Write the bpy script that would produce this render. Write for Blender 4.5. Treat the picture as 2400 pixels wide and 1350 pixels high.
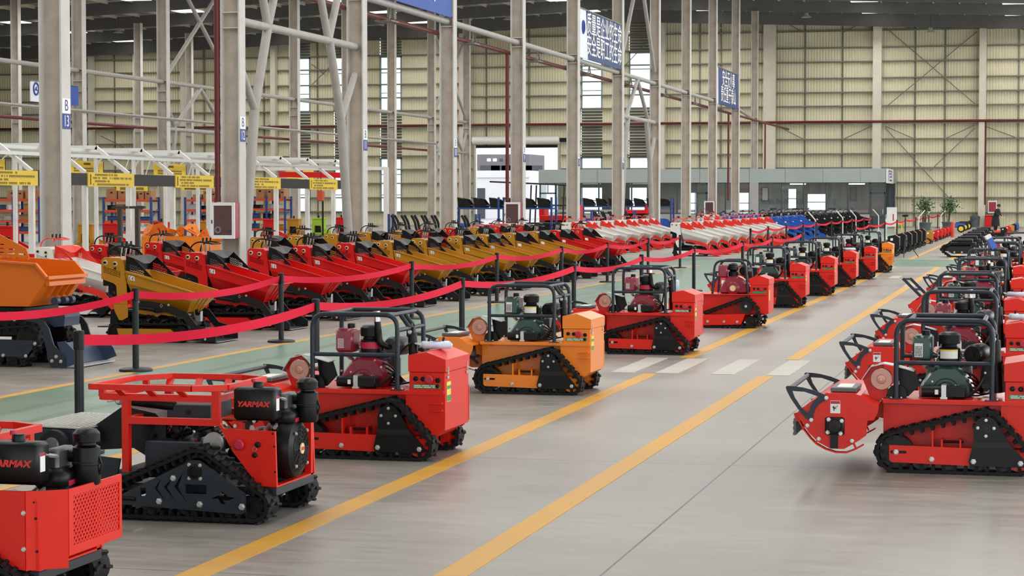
import bpy, bmesh, math, random
from math import radians as R, sin, cos, pi, atan, sqrt, hypot
from mathutils import Vector, Matrix
from mathutils.geometry import tessellate_polygon

for o in list(bpy.data.objects):
    bpy.data.objects.remove(o)
SC = bpy.context.scene
COL = SC.collection
rng = random.Random(7)

# ------------------------------------------------------------------ camera
F = 5000.0                      # focal length in pixels of the 2400 x 1350 frame
H = 1.95                        # lens height
PITCH = math.atan(207 / F)
YAW = math.atan(1250 * cos(PITCH) / F)
cam = bpy.data.cameras.new('camera')
cam.sensor_width = 36.0
cam.lens = 36.0 * F / 2400
cam.clip_start = 0.1
cam.clip_end = 600
camo = bpy.data.objects.new('camera', cam)
COL.objects.link(camo)
camo.location = (0, 0, H)
camo.rotation_euler = (pi / 2 - PITCH, 0, YAW)
SC.camera = camo
FW = Vector((-sin(YAW) * cos(PITCH), cos(YAW) * cos(PITCH), -sin(PITCH)))
RT = Vector((cos(YAW), sin(YAW), 0))
UP = RT.cross(FW)

def ray(px, py):
    return FW * F + RT * (px - 1200) - UP * (py - 675)

def G(px, py, z=0.0):
    """floor point under a pixel of the photograph"""
    d = ray(px, py)
    return Vector((0, 0, H)) + d * ((z - H) / d.z)

def onX(px, py, X):
    """point on the vertical plane x = X"""
    d = ray(px, py)
    return Vector((0, 0, H)) + d * (X / d.x)

def onY(px, py, Y):
    d = ray(px, py)
    return Vector((0, 0, H)) + d * (Y / d.y)

# ------------------------------------------------------------------ light
SC.view_settings.view_transform = 'Standard'
SC.view_settings.look = 'None'
SC.view_settings.exposure = 0.0
SC.view_settings.gamma = 1.0
SC.view_settings.use_curve_mapping = False
SC.cycles.max_bounces = 7
SC.cycles.diffuse_bounces = 4
SC.cycles.glossy_bounces = 3
world = bpy.data.worlds.new('sky')
SC.world = world
world.use_nodes = True
wn = world.node_tree.nodes
bgn = wn['Background']
bgn.inputs[0].default_value = (0.93, 0.97, 1.0, 1)
bgn.inputs[1].default_value = 2.2

def area(name, loc, rot, sx, sy, power, col=(1, 1, 1)):
    l = bpy.data.lights.new(name, 'AREA')
    l.shape = 'RECTANGLE'
    l.size = sx
    l.size_y = sy
    l.energy = power
    l.color = col
    o = bpy.data.objects.new(name, l)
    COL.objects.link(o)
    o.location = loc
    o.rotation_euler = rot
    return o

# daylight coming in through the roof skylights and the window bands of the long side walls
SKY_X = [-70, -57, -46, -33, -24, -12, -2, 9]
for sx in SKY_X:
    area('skylight_daylight', (sx, 82.5, 13.6), (0, 0, 0), 2.2, 146, 5600, (1.0, 0.985, 0.955))
area('side_window_daylight', (15.6, 60, 4.6), (0, R(90), 0), 5.6, 150, 9500, (0.86, 0.94, 1.0))
area('rear_fill', (-3, -13.5, 4.2), (R(90), 0, 0), 26, 6.5, 500, (0.95, 0.98, 1.0))  # added fill from behind the camera, brightens camera-facing sides

# ------------------------------------------------------------------ materials
def lin(c):
    return tuple(((x / 255) / 12.92 if x / 255 <= 0.04045 else ((x / 255 + 0.055) / 1.055) ** 2.4) for x in c)

MATS = {}
def mat(name, rgb, rough=0.5, metal=0.0, var=0.06, scale=6.0, bump=0.0, bscale=40.0, coat=0.0, emit=0.0, rvar=0.08, spec=0.5):
    m = bpy.data.materials.new(name)
    m.use_nodes = True
    nt = m.node_tree
    b = nt.nodes['Principled BSDF']
    c = lin(rgb)
    b.inputs['Roughness'].default_value = rough
    b.inputs['Metallic'].default_value = metal
    b.inputs['Specular IOR Level'].default_value = spec
    b.inputs['Coat Weight'].default_value = coat
    b.inputs['Coat Roughness'].default_value = 0.12
    tc = nt.nodes.new('ShaderNodeTexCoord')
    nz = nt.nodes.new('ShaderNodeTexNoise')
    nz.inputs['Scale'].default_value = scale
    nz.inputs['Detail'].default_value = 3
    nt.links.new(tc.outputs['Object'], nz.inputs['Vector'])
    rp = nt.nodes.new('ShaderNodeValToRGB')
    rp.color_ramp.elements[0].position = 0.3
    rp.color_ramp.elements[1].position = 0.7
    rp.color_ramp.elements[0].color = tuple(x * (1 - var) for x in c) + (1,)
    rp.color_ramp.elements[1].color = tuple(min(1, x * (1 + var)) for x in c) + (1,)
    nt.links.new(nz.outputs['Fac'], rp.inputs['Fac'])
    nt.links.new(rp.outputs['Color'], b.inputs['Base Color'])
    if rvar:
        mr = nt.nodes.new('ShaderNodeMapRange')
        mr.inputs['To Min'].default_value = max(0.02, rough - rvar)
        mr.inputs['To Max'].default_value = min(1, rough + rvar)
        nt.links.new(nz.outputs['Fac'], mr.inputs['Value'])
        nt.links.new(mr.outputs['Result'], b.inputs['Roughness'])
    if bump:
        n2 = nt.nodes.new('ShaderNodeTexNoise')
        n2.inputs['Scale'].default_value = bscale
        n2.inputs['Detail'].default_value = 4
        nt.links.new(tc.outputs['Object'], n2.inputs['Vector'])
        bp = nt.nodes.new('ShaderNodeBump')
        bp.inputs['Strength'].default_value = bump
        bp.inputs['Distance'].default_value = 0.02
        nt.links.new(n2.outputs['Fac'], bp.inputs['Height'])
        nt.links.new(bp.outputs['Normal'], b.inputs['Normal'])
    if emit:
        b.inputs['Emission Color'].default_value = c + (1,)
        b.inputs['Emission Strength'].default_value = emit
    MATS[name] = m
    return m

mat('red', (218, 32, 14), 0.38, spec=0.35, coat=0.06, var=0.04, scale=3)
mat('dumper_red', (204, 14, 14), 0.4, spec=0.35, coat=0.05, var=0.04, scale=3)
mat('bright_red', (220, 40, 22), 0.36, coat=0.2, var=0.04, scale=3)
mat('orange', (236, 128, 16), 0.36, coat=0.2, var=0.04, scale=3)
mat('hopper_orange', (214, 104, 2), 0.38, coat=0.15, var=0.05, scale=3)
mat('gold', (182, 122, 8), 0.38, coat=0.2, var=0.05, scale=3)
mat('lime', (150, 190, 40), 0.4)
mat('blue', (28, 84, 176), 0.38, coat=0.2)
mat('navy_steel', (46, 60, 84), 0.42)
mat('white', (226, 224, 218), 0.42, var=0.03)
mat('slate', (40, 47, 56), 0.42, var=0.06, spec=0.35)
mat('black', (11, 11, 12), 0.42, var=0.2, spec=0.3)
mat('charcoal', (24, 24, 25), 0.45, var=0.12, spec=0.35)
mat('rubber', (15, 15, 16), 0.72, var=0.2, scale=14, bump=0.2, bscale=60, spec=0.35)
mat('post_black', (25, 29, 33), 0.4, var=0.08, spec=0.35)
mat('maroon', (138, 20, 48), 0.3, coat=0.4, var=0.06)
mat('bottle_green', (14, 58, 52), 0.3, coat=0.4, var=0.08)
mat('steel', (178, 178, 176), 0.4, metal=0.55, var=0.08, scale=12)
mat('tread', (176, 176, 172), 0.4, metal=0.2, var=0.06, scale=12)
mat('zinc', (196, 196, 192), 0.36, metal=0.7, var=0.06, scale=20)
mat('chrome', (214, 214, 216), 0.16, metal=1.0, var=0.04)
mat('dark_steel', (90, 90, 92), 0.45, metal=0.5, var=0.15, scale=12)
mat('copper_disc', (178, 132, 120), 0.34, metal=0.5, var=0.08, scale=10)
mat('brass', (190, 150, 80), 0.35, metal=0.9)
mat('paper', (236, 234, 230), 0.6, var=0.02)
mat('sticker_red', (186, 24, 60), 0.5, var=0.02)
mat('sticker_green', (40, 140, 82), 0.5, var=0.04)
mat('sticker_yellow', (236, 206, 70), 0.5, var=0.04)
mat('ink', (28, 30, 44), 0.6, var=0.02)
mat('ink_blue', (40, 62, 140), 0.55, var=0.02)
mat('logo_red', (206, 44, 40), 0.5, var=0.02)
mat('cream_dot', (226, 204, 160), 0.5, var=0.04)
mat('belt', (208, 8, 50), 0.7, spec=0.15, var=0.05, scale=4, bump=0.1, bscale=200)
mat('hose_orange', (210, 74, 30), 0.5)
mat('column_paint', (182, 171, 158), 0.78, var=0.16, scale=2.2, bump=0.55, bscale=28)
mat('column_paint_lit', (196, 193, 188), 0.78, var=0.08, scale=2.2, bump=0.55, bscale=28)  # lit copy of the column paint, side daylight put into its colour
mat('strut_paint', (160, 156, 150), 0.6, var=0.08, scale=3, bump=0.25, bscale=30)
mat('wall_post', (204, 198, 182), 0.7, var=0.06, scale=1.5)
mat('pipe_red', (92, 10, 14), 0.45, var=0.1)
mat('cabinet_white', (222, 222, 220), 0.4, var=0.03)
mat('cabinet_red', (150, 32, 52), 0.4, var=0.05)
mat('dark_glass', (92, 66, 68), 0.12, var=0.08, scale=3)
mat('banner_blue', (36, 74, 156), 0.55, var=0.05, scale=1.5)
mat('banner_navy', (34, 58, 112), 0.55, var=0.05, scale=1.5)
mat('banner_pale', (222, 226, 234), 0.55, var=0.03)
mat('sign_yellow', (232, 196, 46), 0.5, var=0.04)
mat('sign_text', (96, 76, 22), 0.6, var=0.02)
mat('sign_black', (24, 21, 22), 0.45, var=0.08, spec=0.3)
mat('stand_brown', (58, 46, 40), 0.5, var=0.1)
mat('frame_white', (224, 222, 218), 0.45, var=0.03)
mat('cardboard', (166, 116, 78), 0.8, var=0.1, scale=3)
mat('rack_blue', (36, 66, 132), 0.45)
mat('rack_orange', (204, 76, 40), 0.45)
mat('office_band', (158, 168, 166), 0.5, var=0.03, scale=0.6)
mat('office_wall', (160, 160, 158), 0.6, var=0.04, scale=0.6)
mat('office_frame', (54, 64, 68), 0.45)
mat('office_inside', (150, 148, 146), 0.7, var=0.05)
mat('tube_light', (255, 255, 255), 0.5, emit=6.0, var=0)
mat('bright_window', (235, 245, 255), 0.5, emit=2.4, var=0)
mat('lamp_shade', (190, 190, 186), 0.4, metal=0.4)
mat('girt', (112, 112, 100), 0.6, var=0.1, scale=1.0)
mat('roof_beam', (92, 92, 92), 0.6, var=0.12, scale=0.8)
mat('roof_sheet', (170, 170, 166), 0.7, var=0.12, scale=0.5)
mat('skylight', (250, 248, 240), 0.5, emit=1.6, var=0)
mat('louver', (196, 194, 178), 0.6, var=0.05)
mat('window_frame', (120, 140, 136), 0.5)
mat('skin', (208, 160, 134), 0.55, var=0.05)
mat('hair', (22, 20, 20), 0.6, var=0.2, scale=60)
mat('cloth_black', (24, 24, 26), 0.85, var=0.2, scale=20)
mat('leaf', (52, 88, 42), 0.5, var=0.3, scale=8)
mat('stem_brown', (94, 78, 56), 0.8, var=0.2)
mat('pot', (76, 86, 92), 0.5)
mat('outdoor_wall', (222, 222, 228), 0.8, var=0.03, scale=0.3)
mat('outdoor_grey', (118, 112, 118), 0.8, var=0.1, scale=0.3)
mat('outdoor_dark', (70, 72, 82), 0.5)
mat('plastic_bag', (196, 210, 226), 0.3, var=0.1, scale=20)

def glass_mat():
    m = bpy.data.materials.new('pane_glass')
    m.use_nodes = True
    nt = m.node_tree
    for n in list(nt.nodes):
        nt.nodes.remove(n)
    out = nt.nodes.new('ShaderNodeOutputMaterial')
    t = nt.nodes.new('ShaderNodeBsdfTransparent')
    t.inputs[0].default_value = (0.8, 0.86, 0.86, 1)
    g = nt.nodes.new('ShaderNodeBsdfGlossy')
    g.inputs['Roughness'].default_value = 0.03
    mx = nt.nodes.new('ShaderNodeMixShader')
    mx.inputs[0].default_value = 0.12
    nt.links.new(t.outputs[0], mx.inputs[1])
    nt.links.new(g.outputs[0], mx.inputs[2])
    nt.links.new(mx.outputs[0], out.inputs[0])
    MATS['pane_glass'] = m
glass_mat()

def floor_mat(name, base, joints, rough=0.34, spread=0.16):
    """polished concrete: cloudy tone, fine grain, sawn joints, uneven gloss"""
    m = bpy.data.materials.new(name)
    m.use_nodes = True
    nt = m.node_tree
    L = nt.links.new
    b = nt.nodes['Principled BSDF']
    tc = nt.nodes.new('ShaderNodeTexCoord')
    def noise(scale, detail, stretch=(1, 1, 1)):
        mp = nt.nodes.new('ShaderNodeMapping')
        mp.inputs['Scale'].default_value = stretch
        L(tc.outputs['Object'], mp.inputs['Vector'])
        n = nt.nodes.new('ShaderNodeTexNoise')
        n.inputs['Scale'].default_value = scale
        n.inputs['Detail'].default_value = detail
        n.inputs['Roughness'].default_value = 0.66
        L(mp.outputs['Vector'], n.inputs['Vector'])
        return n
    n1 = noise(0.5, 7, (0.45, 1.1, 1))
    n2 = noise(5.0, 10, (0.45, 1.7, 1))
    n3 = noise(60, 2)
    def math_(op, a, v=None, bb=None):
        n = nt.nodes.new('ShaderNodeMath')
        n.operation = op
        if hasattr(a, 'links') or hasattr(a, 'is_linked'):
            L(a, n.inputs[0])
        else:
            n.inputs[0].default_value = a
        if bb is not None:
            L(bb, n.inputs[1])
        elif v is not None:
            n.inputs[1].default_value = v
        return n.outputs[0]
    s = math_('ADD', math_('MULTIPLY', n1.outputs['Fac'], 0.6), bb=math_('MULTIPLY', n2.outputs['Fac'], 0.5))
    s = math_('ADD', s, bb=math_('MULTIPLY', n3.outputs['Fac'], 0.12))
    rp = nt.nodes.new('ShaderNodeValToRGB')
    rp.color_ramp.elements[0].position = 0.47
    rp.color_ramp.elements[1].position = 0.75
    c = lin(base)
    rp.color_ramp.elements[0].color = tuple(x * (1 - spread) for x in c) + (1,)
    rp.color_ramp.elements[1].color = tuple(x * (1 + spread) for x in c) + (1,)
    L(s, rp.inputs['Fac'])
    col = rp.outputs['Color']
    if joints:
        sp = nt.nodes.new('ShaderNodeSeparateXYZ')
        L(tc.outputs['Object'], sp.inputs['Vector'])
        def line(axis, period, off, w):
            a = math_('ADD', sp.outputs[axis], off)
            a = math_('WRAP', a, period)
            # wrap(value, max, min)
            nn = a.node
            nn.inputs[2].default_value = 0.0
            a = math_('SUBTRACT', a, period / 2)
            a = math_('ABSOLUTE', a)
            return math_('LESS_THAN', a, w)
        j = math_('MAXIMUM', line('X', 6.0, 2.02 + 3.0 + 0.2, 0.007), bb=line('Y', 5.15, JOINT_OFF, 0.006))
        mx = nt.nodes.new('ShaderNodeMix')
        mx.data_type = 'RGBA'
        L(j, mx.inputs[0])
        L(col, mx.inputs[6])
        mx.inputs[7].default_value = (0.05, 0.05, 0.05, 1)
        col = mx.outputs[2]
    L(col, b.inputs['Base Color'])
    mr = nt.nodes.new('ShaderNodeMapRange')
    mr.inputs['From Min'].default_value = 0.3
    mr.inputs['From Max'].default_value = 0.8
    mr.inputs['To Min'].default_value = rough - 0.08
    mr.inputs['To Max'].default_value = rough + 0.14
    L(s, mr.inputs['Value'])
    L(mr.outputs['Result'], b.inputs['Roughness'])
    MATS[name] = m

_j = G(1600, 1087).y
JOINT_OFF = (5.15 / 2 - _j) % 5.15
floor_mat('concrete', (142, 137, 130), True, rough=0.32, spread=0.3)
floor_mat('green_paint', (90, 128, 108), False, rough=0.28, spread=0.12)
floor_mat('line_yellow', (206, 152, 48), False, rough=0.42, spread=0.12)
floor_mat('line_white', (186, 181, 173), False, rough=0.45, spread=0.14)

def wall_mat():
    m = mat('wall_sheet', (224, 218, 190), 0.62, var=0.06, scale=0.25)
    return m
wall_mat()

# ------------------------------------------------------------------ mesh helpers
class MB:
    def __init__(s):
        s.v = []
        s.f = []
    def add(s, vs, fs):
        o = len(s.v)
        s.v += [tuple(p) for p in vs]
        s.f += [tuple(i + o for i in f) for f in fs]
        return s
    def box(s, x0, x1, y0, y1, z0, z1):
        vs = [(x, y, z) for z in (z0, z1) for y in (y0, y1) for x in (x0, x1)]
        return s.add(vs, [(0, 2, 3, 1), (4, 5, 7, 6), (0, 1, 5, 4), (2, 6, 7, 3), (0, 4, 6, 2), (1, 3, 7, 5)])
    def cbox(s, x0, x1, y0, y1, z0, z1, c=0.01):
        """box with chamfered edges"""
        vs, idx = [], {}
        for i, X in enumerate((x0, x1)):
            for j, Y in enumerate((y0, y1)):
                for k, Z in enumerate((z0, z1)):
                    sx, sy, sz = (1, -1)[i], (1, -1)[j], (1, -1)[k]
                    for a in range(3):
                        p = [X + sx * c, Y + sy * c, Z + sz * c]
                        p[a] = (X, Y, Z)[a]
                        idx[(i, j, k, a)] = len(vs)
                        vs.append(tuple(p))
        fs = []
        for a in range(3):
            b, d = (a + 1) % 3, (a + 2) % 3
            for e in (0, 1):
                q = []
                for (m, n) in ((0, 0), (1, 0), (1, 1), (0, 1)):
                    t = [0, 0, 0]
                    t[a], t[b], t[d] = e, m, n
                    q.append(idx[(*t, a)])
                fs.append(tuple(q))
            for m in (0, 1):
                for n in (0, 1):
                    t0 = [0, 0, 0]
                    t1 = [0, 0, 0]
                    t0[b] = t1[b] = m
                    t0[d] = t1[d] = n
                    t1[a] = 1
                    fs.append((idx[(*t0, b)], idx[(*t1, b)], idx[(*t1, d)], idx[(*t0, d)]))
        for i in (0, 1):
            for j in (0, 1):
                for k in (0, 1):
                    fs.append(tuple(idx[(i, j, k, a)] for a in range(3)))
        return s.add(vs, fs)
    def ring(s, c, ax, r, n, ph=0.0):
        ax = Vector(ax).normalized()
        t = Vector((0, 0, 1)) if abs(ax.z) < 0.9 else Vector((1, 0, 0))
        u = ax.cross(t).normalized()
        w = ax.cross(u)
        return [Vector(c) + (u * cos(2 * pi * i / n + ph) + w * sin(2 * pi * i / n + ph)) * r for i in range(n)]
    def cyl(s, p0, p1, r, n=12, r2=None, caps=True):
        p0, p1 = Vector(p0), Vector(p1)
        r2 = r if r2 is None else r2
        ax = p1 - p0
        a = s.ring(p0, ax, r, n)
        b = s.ring(p1, ax, r2, n)
        fs = [(i, (i + 1) % n, n + (i + 1) % n, n + i) for i in range(n)]
        if caps:
            fs += [tuple(range(n - 1, -1, -1)), tuple(range(n, 2 * n))]
        return s.add(a + b, fs)
    def lathe(s, prof, org=(0, 0, 0), ax=(0, 0, 1), n=16):
        """prof: (radius, distance along ax)"""
        org = Vector(org)
        A = Vector(ax).normalized()
        vs = []
        for r, h in prof:
            vs += s.ring(org + A * h, A, max(r, 1e-4), n)
        fs = []
        for k in range(len(prof) - 1):
            for i in range(n):
                j = (i + 1) % n
                fs.append((k * n + i, k * n + j, (k + 1) * n + j, (k + 1) * n + i))
        fs += [tuple(range(n - 1, -1, -1)), tuple(range((len(prof) - 1) * n, len(prof) * n))]
        return s.add(vs, fs)
    def tube(s, pts, r, n=8, closed=False):
        pts = [Vector(p) for p in pts]
        N = len(pts)
        prev = None
        vs = []
        for i, p in enumerate(pts):
            if closed:
                d = pts[(i + 1) % N] - pts[i - 1]
            else:
                d = pts[min(i + 1, N - 1)] - pts[max(i - 1, 0)]
            d.normalize()
            if prev is None:
                t = Vector((0, 0, 1)) if abs(d.z) < 0.9 else Vector((0, 1, 0))
                u = d.cross(t).normalized()
            else:
                u = (prev - d * prev.dot(d)).normalized()
            prev = u
            w = d.cross(u)
            vs += [p + (u * cos(2 * pi * k / n) + w * sin(2 * pi * k / n)) * r for k in range(n)]
        fs = []
        for i in range(N if closed else N - 1):
            j = (i + 1) % N
            for k in range(n):
                m = (k + 1) % n
                fs.append((i * n + k, i * n + m, j * n + m, j * n + k))
        if not closed:
            fs += [tuple(range(n - 1, -1, -1)), tuple(range((N - 1) * n, N * n))]
        return s.add(vs, fs)
    def bar(s, p0, p1, w, h, up=(0, 0, 1)):
        """rectangular bar from p0 to p1; h along up, w across"""
        p0, p1 = Vector(p0), Vector(p1)
        d = (p1 - p0).normalized()
        up = Vector(up)
        if abs(d.dot(up)) > 0.95:
            up = Vector((0, 1, 0)) if abs(d.y) < 0.9 else Vector((1, 0, 0))
        u = d.cross(up).normalized()
        v = u.cross(d)
        vs = []
        for p in (p0, p1):
            vs += [p - u * w / 2 - v * h / 2, p + u * w / 2 - v * h / 2, p + u * w / 2 + v * h / 2, p - u * w / 2 + v * h / 2]
        return s.add(vs, [(0, 1, 2, 3), (7, 6, 5, 4), (0, 4, 5, 1), (1, 5, 6, 2), (2, 6, 7, 3), (3, 7, 4, 0)])
    def plate(s, loop, a, b, axis='y', holes=(), fr=None):
        """flat outline (u, v) with holes, extruded from a to b along axis; fr(u, v, t) -> point overrides"""
        if fr is None:
            fr = {'y': lambda u, v, t: (u, t, v), 'x': lambda u, v, t: (t, u, v), 'z': lambda u, v, t: (u, v, t)}[axis]
        loops = [list(loop)] + [list(h) for h in holes]
        tris = tessellate_polygon([[Vector((u, v, 0)) for u, v in l] for l in loops]) if holes or len(loop) > 4 else None
        flat = [q for l in loops for q in l]
        n = len(flat)
        vs = [fr(u, v, a) for u, v in flat] + [fr(u, v, b) for u, v in flat]
        fs = []
        if tris is None:
            fs += [tuple(range(n)), tuple(range(2 * n - 1, n - 1, -1))]
        else:
            for t in tris:
                fs.append(tuple(t))
                fs.append(tuple(i + n for i in reversed(t)))
        o = 0
        for l in loops:
            m = len(l)
            for i in range(m):
                j = (i + 1) % m
                fs.append((o + i, o + j, n + o + j, n + o + i))
            o += m
        return s.add(vs, fs)
    def puff(s, loop, a, b, inset, depth, axis='y'):
        """extruded outline whose a-side face is inset and pushed out by depth (pressed-metal cover)"""
        cu = sum(p[0] for p in loop) / len(loop)
        cv = sum(p[1] for p in loop) / len(loop)
        sm = [(cu + (u - cu) * (1 - inset), cv + (v - cv) * (1 - inset)) for u, v in loop]
        fr = {'y': lambda u, v, t: (u, t, v), 'x': lambda u, v, t: (t, u, v), 'z': lambda u, v, t: (u, v, t)}[axis]
        n = len(loop)
        d = -depth if b > a else depth
        vs = [fr(u, v, a + d) for u, v in sm] + [fr(u, v, a) for u, v in loop] + [fr(u, v, b) for u, v in loop]
        fs = [tuple(range(n)), tuple(range(3 * n - 1, 2 * n - 1, -1))]
        for k in (0, 1):
            for i in range(n):
                j = (i + 1) % n
                fs.append((k * n + i, k * n + j, (k + 1) * n + j, (k + 1) * n + i))
        return s.add(vs, fs)
    def build(s, name, m, parent=None, smooth=38, label=None, loc=None):
        me = bpy.data.meshes.new(name)
        me.from_pydata(s.v, [], s.f)
        if len(s.f) < 30000:
            bm = bmesh.new()
            bm.from_mesh(me)
            bmesh.ops.recalc_face_normals(bm, faces=bm.faces)
            bm.to_mesh(me)
            bm.free()
        me.materials.append(MATS[m])
        if smooth:
            me.shade_smooth()
            me.set_sharp_from_angle(angle=R(smooth))
        return link(name, me, parent, label, loc)

def link(name, me, parent=None, label=None, loc=None):
    o = bpy.data.objects.new(name, me)
    COL.objects.link(o)
    if parent is not None:
        o.parent = parent
        KIDS.setdefault(parent.name, []).append(o)
    if label:
        o['label'] = label
    if loc is not None:
        o.location = loc
    return o

KIDS = {}
def thing(name, loc=(0, 0, 0), rz=0.0):
    o = bpy.data.objects.new(name, None)
    o.empty_display_size = 0.1
    COL.objects.link(o)
    o.location = loc
    o.rotation_euler = (0, 0, rz)
    return o

def tag(o, label, cat, group=None):
    o['label'] = label
    o['category'] = cat
    if group:
        o['group'] = group
    return o

def struct(o):
    o['kind'] = 'structure'
    return o

MCACHE = {}
def recol(me, mm):
    if not mm or me is None:
        return me
    names = [m.name if m else '' for m in me.materials]
    if not any(n in mm for n in names):
        return me
    key = (me.name, tuple(sorted(mm.items())))
    if key not in MCACHE:
        c = me.copy()
        for i, n in enumerate(names):
            if n in mm:
                c.materials[i] = MATS[mm[n]]
        MCACHE[key] = c
    return MCACHE[key]

def copy_tree(o, loc=None, rz=None, mm=None, skip=(), parent=None):
    """a thing with copies of its parts and sub-parts; mm swaps paints"""
    c = o.copy()
    if o.data is not None:
        c.data = recol(o.data, mm)
    COL.objects.link(c)
    if parent is not None:
        c.parent = parent
        KIDS.setdefault(parent.name, []).append(c)
    if loc is not None:
        c.location = loc
    if rz is not None:
        c.rotation_euler = (0, 0, rz)
    for ch in list(KIDS.get(o.name, [])):
        if ch.name.split('.')[0] in skip:
            continue
        copy_tree(ch, mm=mm, skip=skip, parent=c)
    return c

def drop(o):
    for ch in list(KIDS.get(o.name, [])):
        drop(ch)
    KIDS.pop(o.name, None)
    bpy.data.objects.remove(o)

def fillet(pts, r, n=4, closed=False):
    pts = [Vector(p) for p in pts]
    out = []
    N = len(pts)
    for i, p in enumerate(pts):
        if not closed and i in (0, N - 1):
            out.append(p)
            continue
        a, b = pts[i - 1], pts[(i + 1) % N]
        da, db = (a - p), (b - p)
        k = min(r, da.length * 0.49, db.length * 0.49)
        s, e = p + da.normalized() * k, p + db.normalized() * k
        for t in range(n + 1):
            q = t / n
            out.append(s * (1 - q) ** 2 + p * 2 * q * (1 - q) + e * q * q)
    return out

def fillet2(loop, r, n=3):
    return [(p.x, p.y) for p in fillet([(u, v, 0) for u, v in loop], r, n, True)]

def circle2(u, v, r, n=16):
    return [(u + r * cos(2 * pi * i / n), v + r * sin(2 * pi * i / n)) for i in range(n)]

def rect2(u0, u1, v0, v1):
    return [(u0, v0), (u1, v0), (u1, v1), (u0, v1)]

def hull(circles):
    """convex hull (counter-clockwise) of circles (x, z, r)"""
    pts = sorted(set((round(x + r * cos(2 * pi * i / 40), 5), round(z + r * sin(2 * pi * i / 40), 5)) for x, z, r in circles for i in range(40)))
    def half(ps):
        h = []
        for p in ps:
            while len(h) > 1 and (h[-1][0] - h[-2][0]) * (p[1] - h[-2][1]) - (h[-1][1] - h[-2][1]) * (p[0] - h[-2][0]) <= 0:
                h.pop()
            h.append(p)
        return h
    return half(pts)[:-1] + half(pts[::-1])[:-1]

def resample(loop, n):
    P = [Vector((u, v)) for u, v in loop]
    L = [0]
    for i in range(len(P)):
        L.append(L[-1] + (P[(i + 1) % len(P)] - P[i]).length)
    out = []
    k = 0
    for i in range(n):
        t = L[-1] * i / n
        while L[k + 1] < t:
            k += 1
        q = (t - L[k]) / max(1e-9, L[k + 1] - L[k])
        out.append(P[k].lerp(P[(k + 1) % len(P)], q))
    return out, L[-1]

def track_mesh(circles, y0, y1, thick=0.022, lug=0.022, pitch=0.075, teeth=0.03):
    """endless rubber belt round the wheels, with outer lugs and inner guide teeth"""
    b = MB()
    lp = hull(circles)
    _, tot = resample(lp, 8)
    nl = int(tot / pitch)
    n = nl * 3
    pts, _ = resample(lp, n)
    nor = []
    for i in range(n):
        d = (pts[(i + 1) % n] - pts[i - 1]).normalized()
        nor.append(Vector((d.y, -d.x)))
    inn = pts
    out = [p + q * thick for p, q in zip(pts, nor)]
    vs = []
    for i in range(n):
        vs += [(inn[i].x, y0, inn[i].y), (inn[i].x, y1, inn[i].y), (out[i].x, y1, out[i].y), (out[i].x, y0, out[i].y)]
    fs = []
    for i in range(n):
        j = (i + 1) % n
        for k in range(4):
            m = (k + 1) % 4
            fs.append((i * 4 + k, i * 4 + m, j * 4 + m, j * 4 + k))
    b.add(vs, fs)
    ym = (y0 + y1) / 2
    w = y1 - y0
    def blk(i, ya, yb, h0, h1, half, skew=0.0):
        p, q = pts[i], nor[i]
        t = Vector((-q.y, q.x))
        vs = []
        for h, k in ((h0, half), (h1, half * 0.7)):
            for y, sk in ((ya, 0), (yb, skew)):
                for sg in (-1, 1):
                    c = p + q * h + t * (sg * k + sk)
                    vs.append((c.x, y, c.y))
        b.add(vs, [(0, 1, 3, 2), (4, 6, 7, 5), (0, 4, 5, 1), (2, 3, 7, 6), (0, 2, 6, 4), (1, 5, 7, 3)])
    for a in range(nl):
        i = a * 3
        blk(i, y0, y0 + w * 0.42, thick * 0.8, thick + lug, pitch * 0.2, pitch * 0.25)
        blk(i, y1 - w * 0.42, y1, thick * 0.8, thick + lug, pitch * 0.2, -pitch * 0.25)
        blk((i + 1) % n, ym - w * 0.18, ym + w * 0.18, thick * 0.8, thick + lug * 0.9, pitch * 0.16)
        if teeth:
            blk(i, y0 + w * 0.08, y0 + w * 0.22, thick * 0.3, -teeth, pitch * 0.2)
            blk(i, ym - w * 0.12, ym + w * 0.12, thick * 0.3, -teeth, pitch * 0.2)
    return b

def wheel_mesh(x, z, r, y0, y1, n=20, spokes=0):
    b = MB()
    if spokes:
        b.lathe([(r, 0), (r, y1 - y0), (r * 0.8, y1 - y0), (r * 0.8, 0)], (x, y0, z), (0, 1, 0), n)
        for k in range(spokes):
            a = 2 * pi * k / spokes
            b.bar((x, (y0 + y1) / 2, z), (x + cos(a) * r * 0.85, (y0 + y1) / 2, z + sin(a) * r * 0.85), 0.02, 0.02, (0, 1, 0))
        b.cyl((x, y0, z), (x, y1, z), r * 0.25, 10)
    else:
        b.lathe([(r * 0.3, -0.004), (r * 0.3, 0), (r * 0.78, 0.006), (r, 0), (r, y1 - y0), (r * 0.3, y1 - y0)], (x, y0, z), (0, 1, 0), n)
    return b

def bolt_at(parent, x, y, z, r=0.014, ax='y-', m='zinc', name='bolt'):
    key = ('bolt', ax, m, round(r, 4))
    if key not in MCACHE:
        b = MB()
        d = {'y-': (0, -1, 0), 'y+': (0, 1, 0), 'x+': (1, 0, 0), 'z+': (0, 0, 1)}[ax]
        b.lathe([(r * 1.15, 0), (r * 1.15, r * 0.25), (r * 0.95, r * 0.25), (r * 0.95, r * 0.85), (r * 0.75, r * 1.05)], (0, 0, 0), d, 6)
        o = b.build(name, m, None, smooth=0)
        MCACHE[key] = o.data
        bpy.data.objects.remove(o)
    return link(name, MCACHE[key], parent, loc=(x, y, z))

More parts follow.
